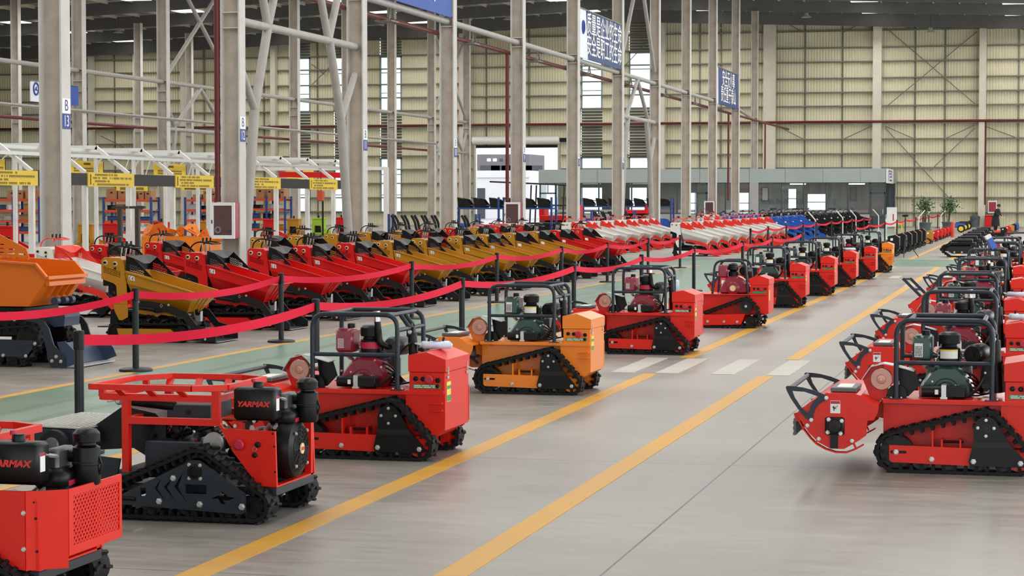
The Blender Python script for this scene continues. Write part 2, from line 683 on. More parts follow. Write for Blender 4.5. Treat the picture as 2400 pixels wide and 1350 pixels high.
def text_mesh(body, size, offset=0.0, shear=0.0, align='CENTER'):
    cu = bpy.data.curves.new('lettering', 'FONT')
    cu.body = body
    cu.size = size
    cu.align_x = align
    cu.align_y = 'CENTER'
    cu.offset = offset
    cu.shear = shear
    cu.extrude = 0.002
    cu.resolution_u = 3
    o = bpy.data.objects.new('lettering', cu)
    COL.objects.link(o)
    bpy.context.view_layer.update()
    dg = bpy.context.evaluated_depsgraph_get()
    me = bpy.data.meshes.new_from_object(o.evaluated_get(dg))
    bpy.data.objects.remove(o)
    bpy.data.curves.remove(cu)
    return me

def text_on(name, body, size, m, parent, loc, face='y-', offset=0.0, shear=0.0, sx=1.0, align='CENTER'):
    """lettering as flat raised print; face = direction it is read from"""
    me = text_mesh(body, size, offset, shear, align)
    rot = {'y-': Matrix.Rotation(pi / 2, 4, 'X'), 'x+': Matrix.Rotation(pi / 2, 4, 'Z') @ Matrix.Rotation(pi / 2, 4, 'X'),
           'z+': Matrix.Identity(4)}[face]
    me.transform(rot @ Matrix.Diagonal((sx, 1, 1, 1)))
    me.materials.clear()
    me.materials.append(MATS[m])
    o = link(name, me, parent, loc=loc)
    return o

def tracer(ox, oy, sc, px0, py0, ppm, Y0, ynear):
    """outline points read off an enlarged view -> local (x, z) of a point lying in the machine's plane y"""
    def t(cx, cy, y=ynear):
        k = Y0 / (Y0 + (y - ynear))
        px = 2450 + (ox + cx / sc - 2450) / k
        py = 468 + (oy + cy / sc - 468) / k
        return ((px - px0) / ppm, (py0 - py) / ppm)
    return t

ordn = ['first', 'second', 'third', 'fourth', 'fifth', 'sixth', 'seventh', 'eighth', 'ninth', 'tenth', 'eleventh', 'twelfth', 'thirteenth', 'fourteenth', 'fifteenth', 'sixteenth', 'seventeenth', 'eighteenth', 'nineteenth', 'twentieth']
# ================================================================== the hall
YW = 158.0                       # inner face of the far gable wall
XB, XA, XZ = -18.0, -40.4, -60.6  # the three column lines on the left
X0W, X1W = -92.0, 16.0

def roof_z(x):
    k = [(-92, 13.9), (-62, 14.9), (-30, 16.3), (0, 15.2), (16, 14.6)]
    for (a, za), (b, zb) in zip(k, k[1:]):
        if x <= b:
            return za + (zb - za) * (x - a) / (b - a)
    return k[-1][1]

b = MB().box(X0W, X1W, -14, YW + 0.3, -0.3, 0.0)
struct(b.build('floor', 'concrete', smooth=0))

# painted lines: (x0, x1, y0, y1)
def paint(name, m, quads, z=0.003):
    b = MB()
    for q in quads:
        x0, x1, y0, y1 = q
        b.box(x0, x1, y0, y1, -0.002, z)
    return struct(b.build(name, m, smooth=0))

def xr(px, py):
    return G(px, py).x
LX = G(1049, 1086).x            # yellow line beside the mulcher row
RX = G(1480, 1082).x            # yellow line of the other row
ZY0, ZY1 = G(1700, 878).y, G(1700, 842).y     # zebra bars
CY0, CY1 = G(2100, 625).y, G(2100, 611).y     # cross walk far away
GX0, GX1 = G(652, 808).x, G(298, 1063).x      # green walkway
paint('trim_1', 'green_paint', [(GX0, GX1, -6, CY0 + 0.2)], 0.002)
paint('trim_2', 'green_paint', [(GX0 - 8, 16, CY0 + 0.2, CY1 + 1.2), (GX0, GX1, CY1 + 1.2, YW - 30)], 0.002)
paint('trim_3', 'line_yellow', [(GX0 - 0.05, GX0 + 0.07, -6, CY0), (GX1 - 0.06, GX1 + 0.06, -6, CY0)], 0.003)
w = 0.085
paint('trim_4', 'line_yellow', [(LX - w, LX + w, -6, ZY0 - 0.1), (LX - w, LX + w, ZY1 + 0.1, CY0 - 9.5), (LX - w, LX + w, CY0 - 7.6, CY0 - 0.2), (LX - w, LX + w, CY1 + 1.5, YW - 40)], 0.0035)
paint('trim_5', 'line_yellow', [(RX - w, RX + w, -6, ZY0 - 0.1), (RX - w, RX + w, ZY1 + 0.1, CY0 - 14.6), (RX - w, RX + w, CY0 - 12.4, CY0 - 0.2), (RX - w, RX + w, CY1 + 1.5, YW - 40)], 0.0035)
for i, px in enumerate((1437, 1545, 1680, 1812)):
    xx = G(px, 872).x
    paint('trim_%d' % (6 + i), 'line_white', [(xx - 0.02, xx + 0.24, ZY0, ZY1)], 0.004)
paint('trim_10', 'line_white', [(LX - 0.12, LX + 0.14, CY0 - 9.4, CY0 - 7.7), (RX - 0.12, RX + 0.14, CY0 - 14.5, CY0 - 12.5), (LX + 0.5, LX + 0.75, CY0 - 9.4, CY0 - 7.7)], 0.004)

# ------------------------------------------------------------------ far wall
def zw(py, px=1900):
    return onY(px, py, YW).z
def xw(px, py=300):
    return onY(px, py, YW).x
WIN = [(678, 728), (783, 833), (891, 942), (1362, 1412), (1474, 1526)]
DOOR = (xw(1117, 450), xw(1308, 450), zw(340, 1200))
U0, U1 = zw(262, 800), zw(134, 800)
D0, D1 = zw(499, 800), zw(371, 800)
LT = zw(40, 800)
wx = [(xw(a), xw(c)) for a, c in WIN]

def corr(b, x0, x1, z0, z1, y, p=0.21, d=0.07):
    n = max(1, round((x1 - x0) / p))
    q = (x1 - x0) / n
    prof = []
    for i in range(n):
        x = x0 + i * q
        prof += [(x, 0), (x + q * 0.38, 0), (x + q * 0.5, d), (x + q * 0.88, d)]
    prof.append((x1, 0))
    vs, fs = [], []
    for i, (x, dy) in enumerate(prof):
        za = z0
        zb = z1 if z1 is not None else roof_z(x) - 0.1
        vs += [(x, y + dy, za), (x, y + dy, zb)]
        if i:
            fs.append((2 * i - 2, 2 * i, 2 * i + 1, 2 * i - 1))
    b.add(vs, fs)
b = MB()
cuts = sorted([(a, c, 'w') for a, c in wx] + [(DOOR[0], DOOR[1], 'd')])
cur = X0W
for a, c, k in cuts:
    corr(b, cur, a, 0, None, YW)
    if k == 'd':
        corr(b, a, c, DOOR[2], None, YW)
    else:
        corr(b, a, c, 0, D0, YW)
        corr(b, a, c, LT, None, YW)
    cur = c
corr(b, cur, X1W, 0, None, YW)
wall = struct(b.build('wall_far', 'wall_sheet', smooth=0))

GIRT_Y = [71, 110.6, 144, 182.6, 215.6, 248, 289, 326, 360, 393, 427.5, 463, 498]
def runs(z):
    """x stretches of the far wall not interrupted by a gate"""
    if z < DOOR[2] + 0.3:
        return [(X0W, DOOR[0] - 0.3), (DOOR[1] + 0.3, X1W)]
    return [(X0W, X1W)]
for gy in GIRT_Y:
    z = zw(gy, 2060)
    for a, c in runs(z):
        MB().box(a, c, YW - 0.34, YW - 0.01, z - 0.05, z + 0.04).build('girt', 'girt', wall, smooth=0)
for px in (40, 150, 270, 480, 560, 620, 745, 855, 1010, 1140, 1240, 1640, 1690, 1887, 1974, 2144, 2215, 2386):
    x = xw(px)
    zz0 = 0 if not (DOOR[0] - 0.4 < x < DOOR[1] + 0.4) else DOOR[2]
    MB().box(x - 0.04, x + 0.04, YW - 0.1, YW - 0.02, zz0, roof_z(x) - 0.3).build('sag_rod', 'girt', wall, smooth=0)
# bracing rods of the wall panels
def rods(segs):
    for (p0, q0, p1, q1) in segs:
        a, c = onY(p0, q0, YW - 0.3), onY(p1, q1, YW - 0.3)
        MB().cyl(a, c, 0.035, 6).build('brace_rod', 'girt', wall)
rods([(1820, 42, 1885, 76), (1975, 76, 2045, 42), (2075, 40, 2142, 70), (2218, 70, 2280, 40), (2340, 45, 2400, 70),
      (2085, 72, 2290, 248), (2290, 74, 2080, 248), (1825, 297, 1885, 327), (1975, 327, 2046, 294), (2075, 296, 2142, 325), (2215, 325, 2285, 293),
      (2075, 300, 2230, 470), (2285, 300, 2180, 400), (2310, 296, 2380, 322), (235, 90, 290, 118), (560, 325, 640, 290), (235, 318, 290, 345), (1440, 180, 1520, 95), (730, 150, 760, 175), (780, 150, 730, 200)])
# wind columns standing on the far wall
for i, (px, wd) in enumerate([(222, 0.35), (327, 0.35), (438, 0.4), (648, 0.4), (1092, 0.65), (1555, 0.45), (1806, 0.9), (2057, 0.62), (2303, 0.5)]):
    x = xw(px)
    zt = roof_z(x) - 0.9
    t = thing('trim_%d' % (20 + i), (x, YW - 0.65, 0))
    struct(t)
    bb = MB()
    bb.box(-wd / 2, -wd / 2 + 0.03, -0.2, 0.3, 0, zt)
    bb.box(wd / 2 - 0.03, wd / 2, -0.2, 0.3, 0, zt)
    bb.build('flange', 'wall_post', t, smooth=0)
    MB().box(-wd / 2 + 0.03, wd / 2 - 0.03, -0.19, -0.16, 0, zt).build('web', 'wall_post', t, smooth=0)
    MB().box(-wd / 2 - 0.05, wd / 2 + 0.05, -0.3, 0.35, 0, 0.12).build('base_plate', 'wall_post', t, smooth=0)

# windows: two tall lights one over the other, louvres above and between
for i, (a, c) in enumerate(wx):
    t = struct(thing('window_%d' % (i + 1), ((a + c) / 2, YW, 0)))
    h = (c - a) / 2
    for z0, z1 in ((U0, U1), (D0, D1)):
        f = MB()
        f.box(-h, -h + 0.1, -0.06, 0.06, z0, z1)
        f.box(h - 0.1, h, -0.06, 0.06, z0, z1)
        f.box(-h, h, -0.06, 0.06, z0, z0 + 0.1)
        f.box(-h, h, -0.06, 0.06, z1 - 0.1, z1)
        for q in (0.33, 0.7):
            f.box(-h, h, -0.04, 0.04, z0 + (z1 - z0) * q - 0.03, z0 + (z1 - z0) * q + 0.03)
        f.build('window_frame', 'window_frame', t, smooth=0)
        q = [z0 + 0.1, z0 + (z1 - z0) * 0.33, z0 + (z1 - z0) * 0.7, z1 - 0.1]
        for za, zb in zip(q, q[1:]):
            MB().box(-h + 0.1, h - 0.1, -0.006, 0.006, za, zb).build('pane', 'pane_glass', t, smooth=0)
    for z0, z1 in ((D1, U0), (U1, LT)):
        n = int((z1 - z0) / 0.22)
        sl = MB()
        for k in range(n):
            z = z0 + (k + 0.5) * (z1 - z0) / n
            sl.bar((-h, 0.02, z), (h, 0.02, z), 0.2, 0.02, (0, -0.5, 1))
        o = sl.build('louver_slats', 'louver', t, smooth=0)
        o['kind'] = 'stuff'
        MB().box(-h, h, 0.16, 0.18, z0, z1).build('louver_back', 'girt', t, smooth=0)

# roller gate in the far wall, drawn up
t = struct(thing('door_1', ((DOOR[0] + DOOR[1]) / 2, YW, 0)))
h = (DOOR[1] - DOOR[0]) / 2
MB().box(-h - 0.15, -h, -0.2, 0.15, 0, DOOR[2]).build('guide_rail', 'zinc', t, smooth=0)
MB().box(h, h + 0.15, -0.2, 0.15, 0, DOOR[2]).build('guide_rail', 'zinc', t, smooth=0)
MB().cyl((-h - 0.2, -0.4, DOOR[2] + 0.35), (h + 0.2, -0.4, DOOR[2] + 0.35), 0.3, 20).build('shutter_roll', 'white', t)
MB().box(-h, h, -0.14, -0.08, DOOR[2] - 0.22, DOOR[2]).build('curtain_edge', 'sign_black', t, smooth=0)
MB().box(h + 0.25, h + 0.75, -0.5, -0.2, DOOR[2] + 0.2, DOOR[2] + 0.5).build('motor', 'black', t, smooth=0)

# ------------------------------------------------------------------ roof
rb = MB()
xs = [-92, -62, -30, 0, 16]
for a, c in zip(xs, xs[1:]):
    rb.add([(a, -14, roof_z(a)), (c, -14, roof_z(c)), (c, YW + 0.3, roof_z(c)), (a, YW + 0.3, roof_z(a)),
            (a, -14, roof_z(a) + 0.2), (c, -14, roof_z(c) + 0.2), (c, YW + 0.3, roof_z(c) + 0.2), (a, YW + 0.3, roof_z(a) + 0.2)],
           [(0, 1, 2, 3), (7, 6, 5, 4), (0, 4, 5, 1), (1, 5, 6, 2), (2, 6, 7, 3), (3, 7, 4, 0)])
roof = struct(rb.build('ceiling', 'roof_sheet', smooth=0))
for k in range(8):
    yy = YW - 1.2 - 9 * k
    for a, c in zip(xs, xs[1:]):
        q = MB()
        d = 1.15 if k == 0 else 0.95
        q.add([(a, yy - 0.12, roof_z(a) - d), (c, yy - 0.12, roof_z(c) - d), (c, yy + 0.12, roof_z(c) - d), (a, yy + 0.12, roof_z(a) - d),
               (a, yy - 0.12, roof_z(a) - 0.15), (c, yy - 0.12, roof_z(c) - 0.15), (c, yy + 0.12, roof_z(c) - 0.15), (a, yy + 0.12, roof_z(a) - 0.15)],
              [(0, 1, 2, 3), (7, 6, 5, 4), (0, 4, 5, 1), (1, 5, 6, 2), (2, 6, 7, 3), (3, 7, 4, 0)])
        q.build('rafter', 'roof_beam', roof, smooth=0)
for i in range(62):
    x = -91 + i * 1.74
    MB().box(x - 0.04, x + 0.04, YW - 52, YW - 0.2, roof_z(x) - 0.26, roof_z(x) - 0.02).build('purlin', 'wall_post', roof, smooth=0)
for sx in SKY_X:
    for k in range(6):
        y1 = YW - 2.4 - 9 * k
        MB().box(sx - 0.9, sx + 0.9, y1 - 6.6, y1, roof_z(sx) - 0.32, roof_z(sx) - 0.28).build('skylight_panel', 'skylight', roof, smooth=0)

# side walls and the wall behind the photographer
b = MB()
for z0, z1 in ((0, 1.6), (7.6, 14.8)):
    b.box(X1W, X1W + 0.3, -14, YW + 0.3, z0, z1)
struct(b.build('wall_right', 'wall_sheet', smooth=0))
wr = struct(thing('window_6', (X1W + 0.1, 0, 0)))
for k in range(30):
    y = -14 + k * 5.93
    MB().box(-0.06, 0.06, y - 0.05, y + 0.05, 1.6, 7.6).build('mullion', 'window_frame', wr, smooth=0)
struct(MB().box(X0W - 0.3, X0W, -14, YW + 0.3, 0, 14).build('wall_left', 'wall_sheet', smooth=0))
b = MB()
b.box(X0W, -17, -14.3, -14, 0, 14)
b.box(11, X1W, -14.3, -14, 0, 14.6)
b.box(-17, 11, -14.3, -14, 7.6, 15.2)
struct(b.build('wall_near', 'wall_sheet', smooth=0))

# ------------------------------------------------------------------ columns
def steel_column(name, x, y, top, dx=0.46, dy=0.38, m='column_paint', m2='column_paint_lit'):
    t = struct(thing(name, (x, y, 0)))
    for sx in (-1, 1):
        a = sx * dx / 2
        MB().box(min(a, a - sx * 0.03), max(a, a - sx * 0.03), -dy / 2, dy / 2, 0, top).build('flange', m2, t, smooth=0)
    MB().box(-dx / 2 + 0.03, dx / 2 - 0.03, -0.02, 0.02, 0, top).build('web', m, t, smooth=0)
    for z in (6.6, 7.55, 7.05):
        MB().box(-dx / 2 + 0.03, dx / 2 - 0.03, -dy / 2 + 0.02, dy / 2 - 0.02, z - 0.012, z + 0.012).build('stiffener', m2, t, smooth=0)
    return t

BCOL = []
for n in range(12):
    px = 2450 - 1e4 / (4.310 + 0.9455 * n)
    p = onX(px, 400, XB)
    if n == 11:
        p = onY(1768, 400, 147.55)
    nm = 13 - n
    t = thing('steel_column', (p.x, p.y, 0))
    tag(t, 'grey rough-painted steel column marked B %d, %s of the aisle row' % (nm, ordn[n]) if n < 6 else 'grey rough-painted steel column of the aisle row, %s from the near end' % ordn[n], 'column', 'aisle row columns')
    for sx in (-1, 1):
        a = sx * 0.23
        MB().box(min(a, a - sx * 0.035), max(a, a - sx * 0.035), -0.19, 0.19, 0, roof_z(XB) - 0.9).build('flange', 'column_paint_lit', t, smooth=0)
    MB().box(-0.2, 0.2, -0.02, 0.02, 0, roof_z(XB) - 0.9).build('web', 'column_paint', t, smooth=0)
    zs = (6.2, 5.85) if n == 1 else (7.62, 7.3)
    for z in zs:
        MB().box(-0.2, 0.2, -0.17, 0.17, z - 0.012, z + 0.012).build('stiffener', 'column_paint_lit', t, smooth=0)
    MB().box(-0.32, 0.32, -0.3, 0.3, 0, 0.03).build('base_plate', 'column_paint', t, smooth=0)
    if n < 7:
        pl = MB().box(0.231, 0.236, -0.17, 0.17, 3.56, 3.84).build('letter_plate', 'paper', t, smooth=0)
        text_on('letter', 'B', 0.3, 'ink_blue', pl, (0.237, 0, 3.70), 'x+', 0.0, sx=0.95)
        p2 = MB().box(0.231, 0.236, -0.17, 0.17, 3.27, 3.555).build('number_plate', 'ink_blue', t, smooth=0)
        text_on('number', str(nm), 0.3, 'paper', p2, (0.237, 0, 3.41), 'x+', 0.0, sx=0.8)
    BCOL.append(t)
BY = [t.location.y for t in BCOL]

ACOL = []
for n in range(-1, 18):
    q = 4.419 + 0.4225 * n
    px = 2450 - 1e4 / q
    p = onX(px, 400, XA)
    if p.y > YW - 6:
        break
    ACOL.append(p.y)
    steel_column('trim_%d' % (40 + n), p.x, p.y, roof_z(XA) - 0.9, 0.5, 0.4)
for n in range(-1, 16):
    q = 4.149 + 0.2795 * n
    px = 2450 - 1e4 / q
    p = onX(px, 400, XZ)
    if p.y > YW - 6:
        break
    steel_column('trim_%d' % (60 + n), p.x, p.y, roof_z(XZ) - 0.9, 0.5, 0.4)

# struts, braces and pipes along the aisle row
def pole(name, p0, p1, r, m, label, cat, group=None, n=12):
    p0 = Vector(p0)
    t = MB().cyl((0, 0, 0), Vector(p1) - p0, r, n).build(name, m, None)
    t.location = p0
    return tag(t, label, cat, group)

for i in (2, 3, 4, 5, 7, 8, 9, 10):
    pole('tie_strut', (XB, BY[i] + 0.05, 7.45), (BCOL[i + 1].location.x, BY[i + 1] - 0.05, 7.45), 0.1, 'strut_paint',
         'grey round tie strut between columns of the aisle row, %s beyond column B 11' % ordn[i - 2], 'strut', 'tie struts')
# portal brace between the second and the third column
def brace_frame(name, y0, y1, x, zt, label, upper=True):
    t = thing(name, (x, y0, 0))
    L = y1 - y0
    def seg(pa, pb, r=0.1):
        MB().cyl((0, pa[0] * L, pa[1]), (0, pb[0] * L, pb[1]), r, 12).build('brace_pipe', 'strut_paint', t)
    seg((0.01, zt), (0.99, zt))
    if upper:
        seg((0.25, zt), (0.06, zt + 3.6))
        seg((0.25, zt), (0.5, zt + 3.9))
        seg((0.74, zt), (0.5, zt + 3.9))
        seg((0.74, zt), (0.97, zt + 3.3))
    for s in (0, 1):
        f = lambda q: q if s == 0 else 1 - q
        seg((f(0.25), zt), (f(0.15), zt - 2.0), 0.11)
        seg((f(0.15), zt - 2.0), (f(0.07), 0.4), 0.12)
        seg((f(0.02), zt - 0.75), (f(0.15), zt - 2.0), 0.09)
    return tag(t, label, 'brace')
brace_frame('portal_brace', BY[1], BY[2], XB, 6.05, 'grey tubular portal brace spanning columns B 12 and B 11')
FARB = brace_frame('portal_brace', BY[6], BY[7], XB, 5.6, 'grey tubular portal brace further down the aisle row, against the bright window', False)
t = FARB
L = BY[7] - BY[6]
for pa, pb in (((0.01, 7.45), (0.99, 7.45)), ((0.02, 7.5), (0.55, 12.5)), ((0.98, 8.0), (0.55, 12.5)), ((0.5, 7.4), (0.2, 5.6)), ((0.5, 7.4), (0.8, 5.6))):
    MB().cyl((0, pa[0] * L, pa[1]), (0, pb[0] * L, pb[1]), 0.09, 10).build('brace_pipe', 'strut_paint', t)
for (i, j), lab in (((2, 3), 'grey crossed pipe braces high between the second-row columns behind B 12'), ((7, 8), 'grey crossed pipe braces between far second-row columns beside the gate')):
    if j < len(ACOL):
        t = thing('cross_brace', (XA, ACOL[i], 0))
        L = ACOL[j] - ACOL[i]
        for pa, pb in (((0.01, 7.5), (0.99, 7.5)), ((0.02, 7.7), (0.98, 13.6)), ((0.98, 7.7), (0.02, 13.6)), ((0.5, 7.4), (0.12, 5.3)), ((0.5, 7.4), (0.88, 5.3)), ((0.02, 5.3), (0.98, 5.3)), ((0.15, 5.3), (0.04, 0.6)), ((0.85, 5.3), (0.96, 0.6)), ((0.02, 6.7), (0.15, 5.3)), ((0.98, 6.7), (0.85, 5.3))):
            MB().cyl((0, pa[0] * L, pa[1]), (0, pb[0] * L, pb[1]), 0.1, 10).build('brace_pipe', 'strut_paint', t)
        tag(t, lab, 'brace')
for i in range(len(ACOL) - 1):
    if i in (2, 7):
        continue
    pole('second_row_strut', (XA, ACOL[i] + 0.05, 7.5), (XA, ACOL[i + 1] - 0.05, 7.5), 0.1, 'strut_paint',
         'tie strut of the second column row, %s bay from the near end' % ordn[i], 'strut', 'second row tie struts', 8)
# fire main beside the aisle row and along the far wall
pole('fire_main_pipe', (XB - 0.32, BY[0] - 20, 7.1), (XB - 0.32, YW - 1, 7.1), 0.075, 'pipe_red', 'dark red fire main pipe running under the tie struts of the aisle row', 'pipe')
zp = onY(1807, 287, YW - 0.9).z
pole('wall_pipe', (X0W + 1, YW - 0.9, zp), (X1W - 1, YW - 0.9, zp), 0.09, 'pipe_red', 'long red pipe crossing the corrugated end wall', 'pipe')
pole('second_row_pipe', (XA - 0.35, 40, 5.3), (XA - 0.35, ACOL[7], 5.3), 0.075, 'pipe_red', 'red pipe along the second column row above the work bays', 'pipe')
pole('cable_tray', (XA + 0.3, 40, 5.75), (XA + 0.3, ACOL[7], 5.75), 0.07, 'strut_paint', 'grey conduit above the red pipe of the second column row', 'conduit', None, 4)
for i, z0, lab in ((1, 1.9, 'thin dark red riser pipe beside column B 12'), (4, 1.9, 'dark red riser pipe beside the fifth aisle column, above a fire cabinet'), (9, 1.9, 'dark red riser pipe by the office front')):
    px0 = 510 if i == 1 else (1189 if i == 4 else 1707)
    p = onX(px0, 400, XB - 0.32)
    pole('riser_pipe', (p.x, p.y, z0), (p.x, p.y, 14 if i == 1 else 7.05), 0.065, 'pipe_red', lab, 'pipe', None, 10)
for (px, y0, y1, lab) in ((2308, 285, 480, 'red drop pipe on the end wall above the small fire cabinet'), (1793, 290, 400, 'dark red drop pipe on the end wall beside the thick wall column')):
    a, c = onY(px, y0, YW - 0.8), onY(px, y1, YW - 0.8)
    pole('drop_pipe', c, (c.x, c.y, a.z), 0.07, 'pipe_red', lab, 'pipe')
# bracket triangles carrying the fire main
for i in range(2, 9):
    for q in (0.38,):
        y = BY[i] + (BY[i + 1] - BY[i]) * q
        t = thing('pipe_bracket', (XB - 0.1, y, 7.0))
        MB().tube([(0, -0.2, 0.05), (0, 0.05, 0.42), (0, 0.3, 0.05)], 0.025, 6).build('strap', 'girt', t)
        MB().box(-0.4, 0.1, -0.3, 0.4, 0, 0.04).build('shelf', 'girt', t, smooth=0)
        tag(t, 'small steel pipe bracket under the tie strut in the %s bay of the aisle row' % ordn[i], 'bracket', 'pipe brackets')

# fire hose cabinets hung on the columns
def fire_cabinet(px0, px1, py0, py1, X, label):
    c = onX((px0 + px1) / 2, (py0 + py1) / 2, X)
    s = 5000 / c.y * 1.0
    w = 0.58
    h = 0.82
    t = thing('fire_cabinet', (c.x, c.y, c.z - h / 2))
    MB().cbox(-w / 2, w / 2, -0.02, 0.24, 0, h, 0.008).build('case', 'cabinet_red', t, smooth=0)
    MB().plate(rect2(-w / 2, w / 2, 0, h), -0.05, -0.02, 'y', [rect2(-w / 2 + 0.07, w / 2 - 0.07, 0.08, h - 0.07)[::-1]]).build('door_frame', 'cabinet_white', t, smooth=0)
    MB().box(-w / 2 + 0.07, w / 2 - 0.07, -0.032, -0.024, 0.08, h - 0.07).build('door_glass', 'dark_glass', t, smooth=0)
    MB().box(-w / 2 + 0.02, -w / 2 + 0.04, -0.065, -0.05, h * 0.42, h * 0.52).build('handle', 'black', t, smooth=0)
    hl = MB().lathe([(0.08, 0), (0.08, 0.02), (0.045, 0.02), (0.04, 0)], (-0.12, -0.03, 0.2), (0, -1, 0), 14)
    hl.build('hose_coil', 'outdoor_grey', t)
    return tag(t, label, 'fire cabinet', 'fire hose cabinets')
c1 = fire_cabinet(497, 553, 477, 557, XB - 0.08, 'fire hose cabinet on column B 12, numbered 119, white frame and dark door')
c1.location.y = BY[1] - 0.43
text_on('number', '119', 0.09, 'ink', c1, (0.13, -0.036, 0.17), 'y-')
c2 = fire_cabinet(1189, 1232, 475, 527, XB - 0.1, 'fire hose cabinet on the fifth aisle column, before the open gate')
c2.location.y = BY[4] - 0.43
c3 = fire_cabinet(1709, 1730, 474, 500, XB - 0.1, 'small far fire hose cabinet before the office windows')
c3.location.y = BY[9] - 0.43
c4 = thing('fire_cabinet')
p = onY(2326, 485, YW - 0.56)
c4.location = (p.x, p.y, p.z - 0.45)
MB().cbox(-0.33, 0.33, 0, 0.24, 0, 0.9, 0.01).build('case', 'cabinet_white', c4, smooth=0)
MB().box(-0.25, 0.25, -0.012, 0.002, 0.1, 0.8).build('door_glass', 'cabinet_red', c4, smooth=0)
tag(c4, 'white fire cabinet on the corrugated end wall behind the person', 'fire cabinet', 'fire hose cabinets')

# ------------------------------------------------------------------ banners hung between columns
def banner(y0, y1, z0, z1, X, lines, m, label, white=0.0, size=0.5, sx=1.0, logo=False):
    t = thing('slogan_banner', (X, y0, z0))
    L, h = y1 - y0, z1 - z0
    MB().box(-0.02, 0.02, L * white, L, 0, h).build('cloth', m, t, smooth=0)
    if white:
        wl = MB()
        wl.plate([(0, 0), (L * white * 1.1, 0), (L * white * 0.85, h), (0, h)], -0.022, 0.024, 'x')
        wl.build('pale_end', 'banner_pale', t, smooth=0)
    n = len(lines)
    for i, s in enumerate(lines):
        z = h * (1 - (i + 0.62) / (n + 0.25))
        text_on('slogan', s, size, 'paper', t, (0.032, L * (0.5 + white * 0.5), z), 'x+', 0.006, sx=sx)
    if logo:
        lg = MB().tube([(0.035, L * white * 0.45 + 0.22 * cos(2 * pi * k / 20), h * 0.64 + 0.24 * sin(2 * pi * k / 20)) for k in range(20)], 0.04, 6, True)
        lg.tube([(0.035, L * white * 0.36, h * 0.56), (0.035, L * white * 0.48, h * 0.73), (0.035, L * white * 0.48, h * 0.57), (0.035, L * white * 0.58, h * 0.57)], 0.025, 6)
        lg.build('emblem', 'ink_blue', t)
    MB().box(-0.05, 0.05, -0.05, L + 0.05, h, h + 0.05).build('top_rail', 'girt', t, smooth=0)
    return tag(t, label, 'banner')
XN = XB + 0.16
def bz(px, py):
    return onX(px, py, XN)
a, c = bz(1357, 19), bz(1446, 55)
banner(BY[5] + 0.3, BY[6] - 0.3, bz(1359, 134).z, a.z, XN, ['质量是企业的生命', '安全是职工的生命'], 'banner_navy',
       'navy slogan banner with two lines of white characters and pale emblem end', 0.17, 0.92, 0.98, True)
a = bz(1681, 157)
banner(BY[9] + 0.3, BY[10] - 0.3, bz(1681, 243).z, a.z, XN, ['安全无小事', '责任重于泰山'], 'banner_navy',
       'smaller far navy slogan banner with two lines of white characters', 0.06, 1.0, 1.0)
a = bz(1044, 36)
banner(BY[2] + 2.0, BY[3] - 0.25, a.z - 0.02, a.z + 2.2, XN, ['安全生产', '人人有责'], 'banner_blue',
       'blue banner cut by the top edge, white lettering at its lower end', 0, 0.8, 1.0)
# pale banner with emblem on the second row
p0, p1 = onX(55, 190, XA), onX(168, 262, XA)
banner(p0.y, p1.y, 5.95, p0.z, XA + 0.3, ['安全', '生产'], 'banner_blue', 'pale blue banner with round emblem behind column B 13', 0.22, 0.9, 1.0, True)

# ------------------------------------------------------------------ hanging lamps
def high_bay(px, py, Y, label):
    p = onY(px, py, Y)
    t = thing('hanging_lamp', p)
    MB().lathe([(0.05, 0.34), (0.12, 0.3), (0.16, 0.16), (0.36, 0.0), (0.34, 0.0), (0.14, 0.14)], (0, 0, 0), (0, 0, 1), 16).build('shade', 'lamp_shade', t)
    MB().cyl((0, 0, 0.3), (0, 0, roof_z(p.x) - p.z - 0.3), 0.012, 6).build('cord', 'sign_black', t)
    MB().lathe([(0.02, 0.16), (0.1, 0.1), (0.1, 0.03), (0.02, 0.0)], (0, 0, 0), (0, 0, 1), 10).build('bulb', 'white', t)
    return tag(t, label, 'lamp', 'hanging high-bay lamps')
for px, py, lab in ((278, 77, 'hanging metal lamp between columns B 13 and B 12'), (1563, 8, 'hanging lamp at the roof edge above the far columns'), (1890, 41, 'hanging lamp before the cream end wall beside the thick wall column'),
                    (2144, 16, 'hanging lamp high at the roof girder'), (2181, 76, 'tilted hanging lamp low before the end wall'), (1191, 46, 'small hanging lamp partly behind the fifth aisle column'), (1680, 66, 'small hanging lamp seen between two far columns')):
    high_bay(px, py, YW - (8 if px != 278 else 20), lab)
# ================================================================== tracked mulchers
T5 = tracer(1990, 730, 3.376, 2310, 1115, 331, 15.5, -0.455)     # machine nearest in the second row
T6 = tracer(1830, 850, 5.624, 2310, 1115, 331, 15.5, -0.455)
T4 = tracer(700, 700, 3.376, 911, 1080, 313, 16.4, -0.455)

def sticker(parent, name, x, z, w, h, y, m='paper', axis='y'):
    if axis == 'y':
        return MB().box(x - w / 2, x + w / 2, y - 0.0015, y, z - h / 2, z + h / 2).build(name, m, parent, smooth=0)
    return MB().box(x, x + 0.0015, y - w / 2, y + w / 2, z - h / 2, z + h / 2).build(name, m, parent, smooth=0)

def lines_on(parent, name, x0, x1, z0, z1, n, y, m='ink', seed=1):
    """rows of tiny print"""
    r = random.Random(seed)
    b = MB()
    for i in range(n):
        z = z1 - (i + 0.5) * (z1 - z0) / n
        x = x0
        while x < x1:
            w = (x1 - x0) * r.uniform(0.12, 0.35)
            b.box(x, min(x1, x + w), y - 0.001, y, z - (z1 - z0) / n * 0.25, z + (z1 - z0) / n * 0.25)
            x += w + (x1 - x0) * 0.05
    o = b.build(name, m, parent, smooth=0)
    return o

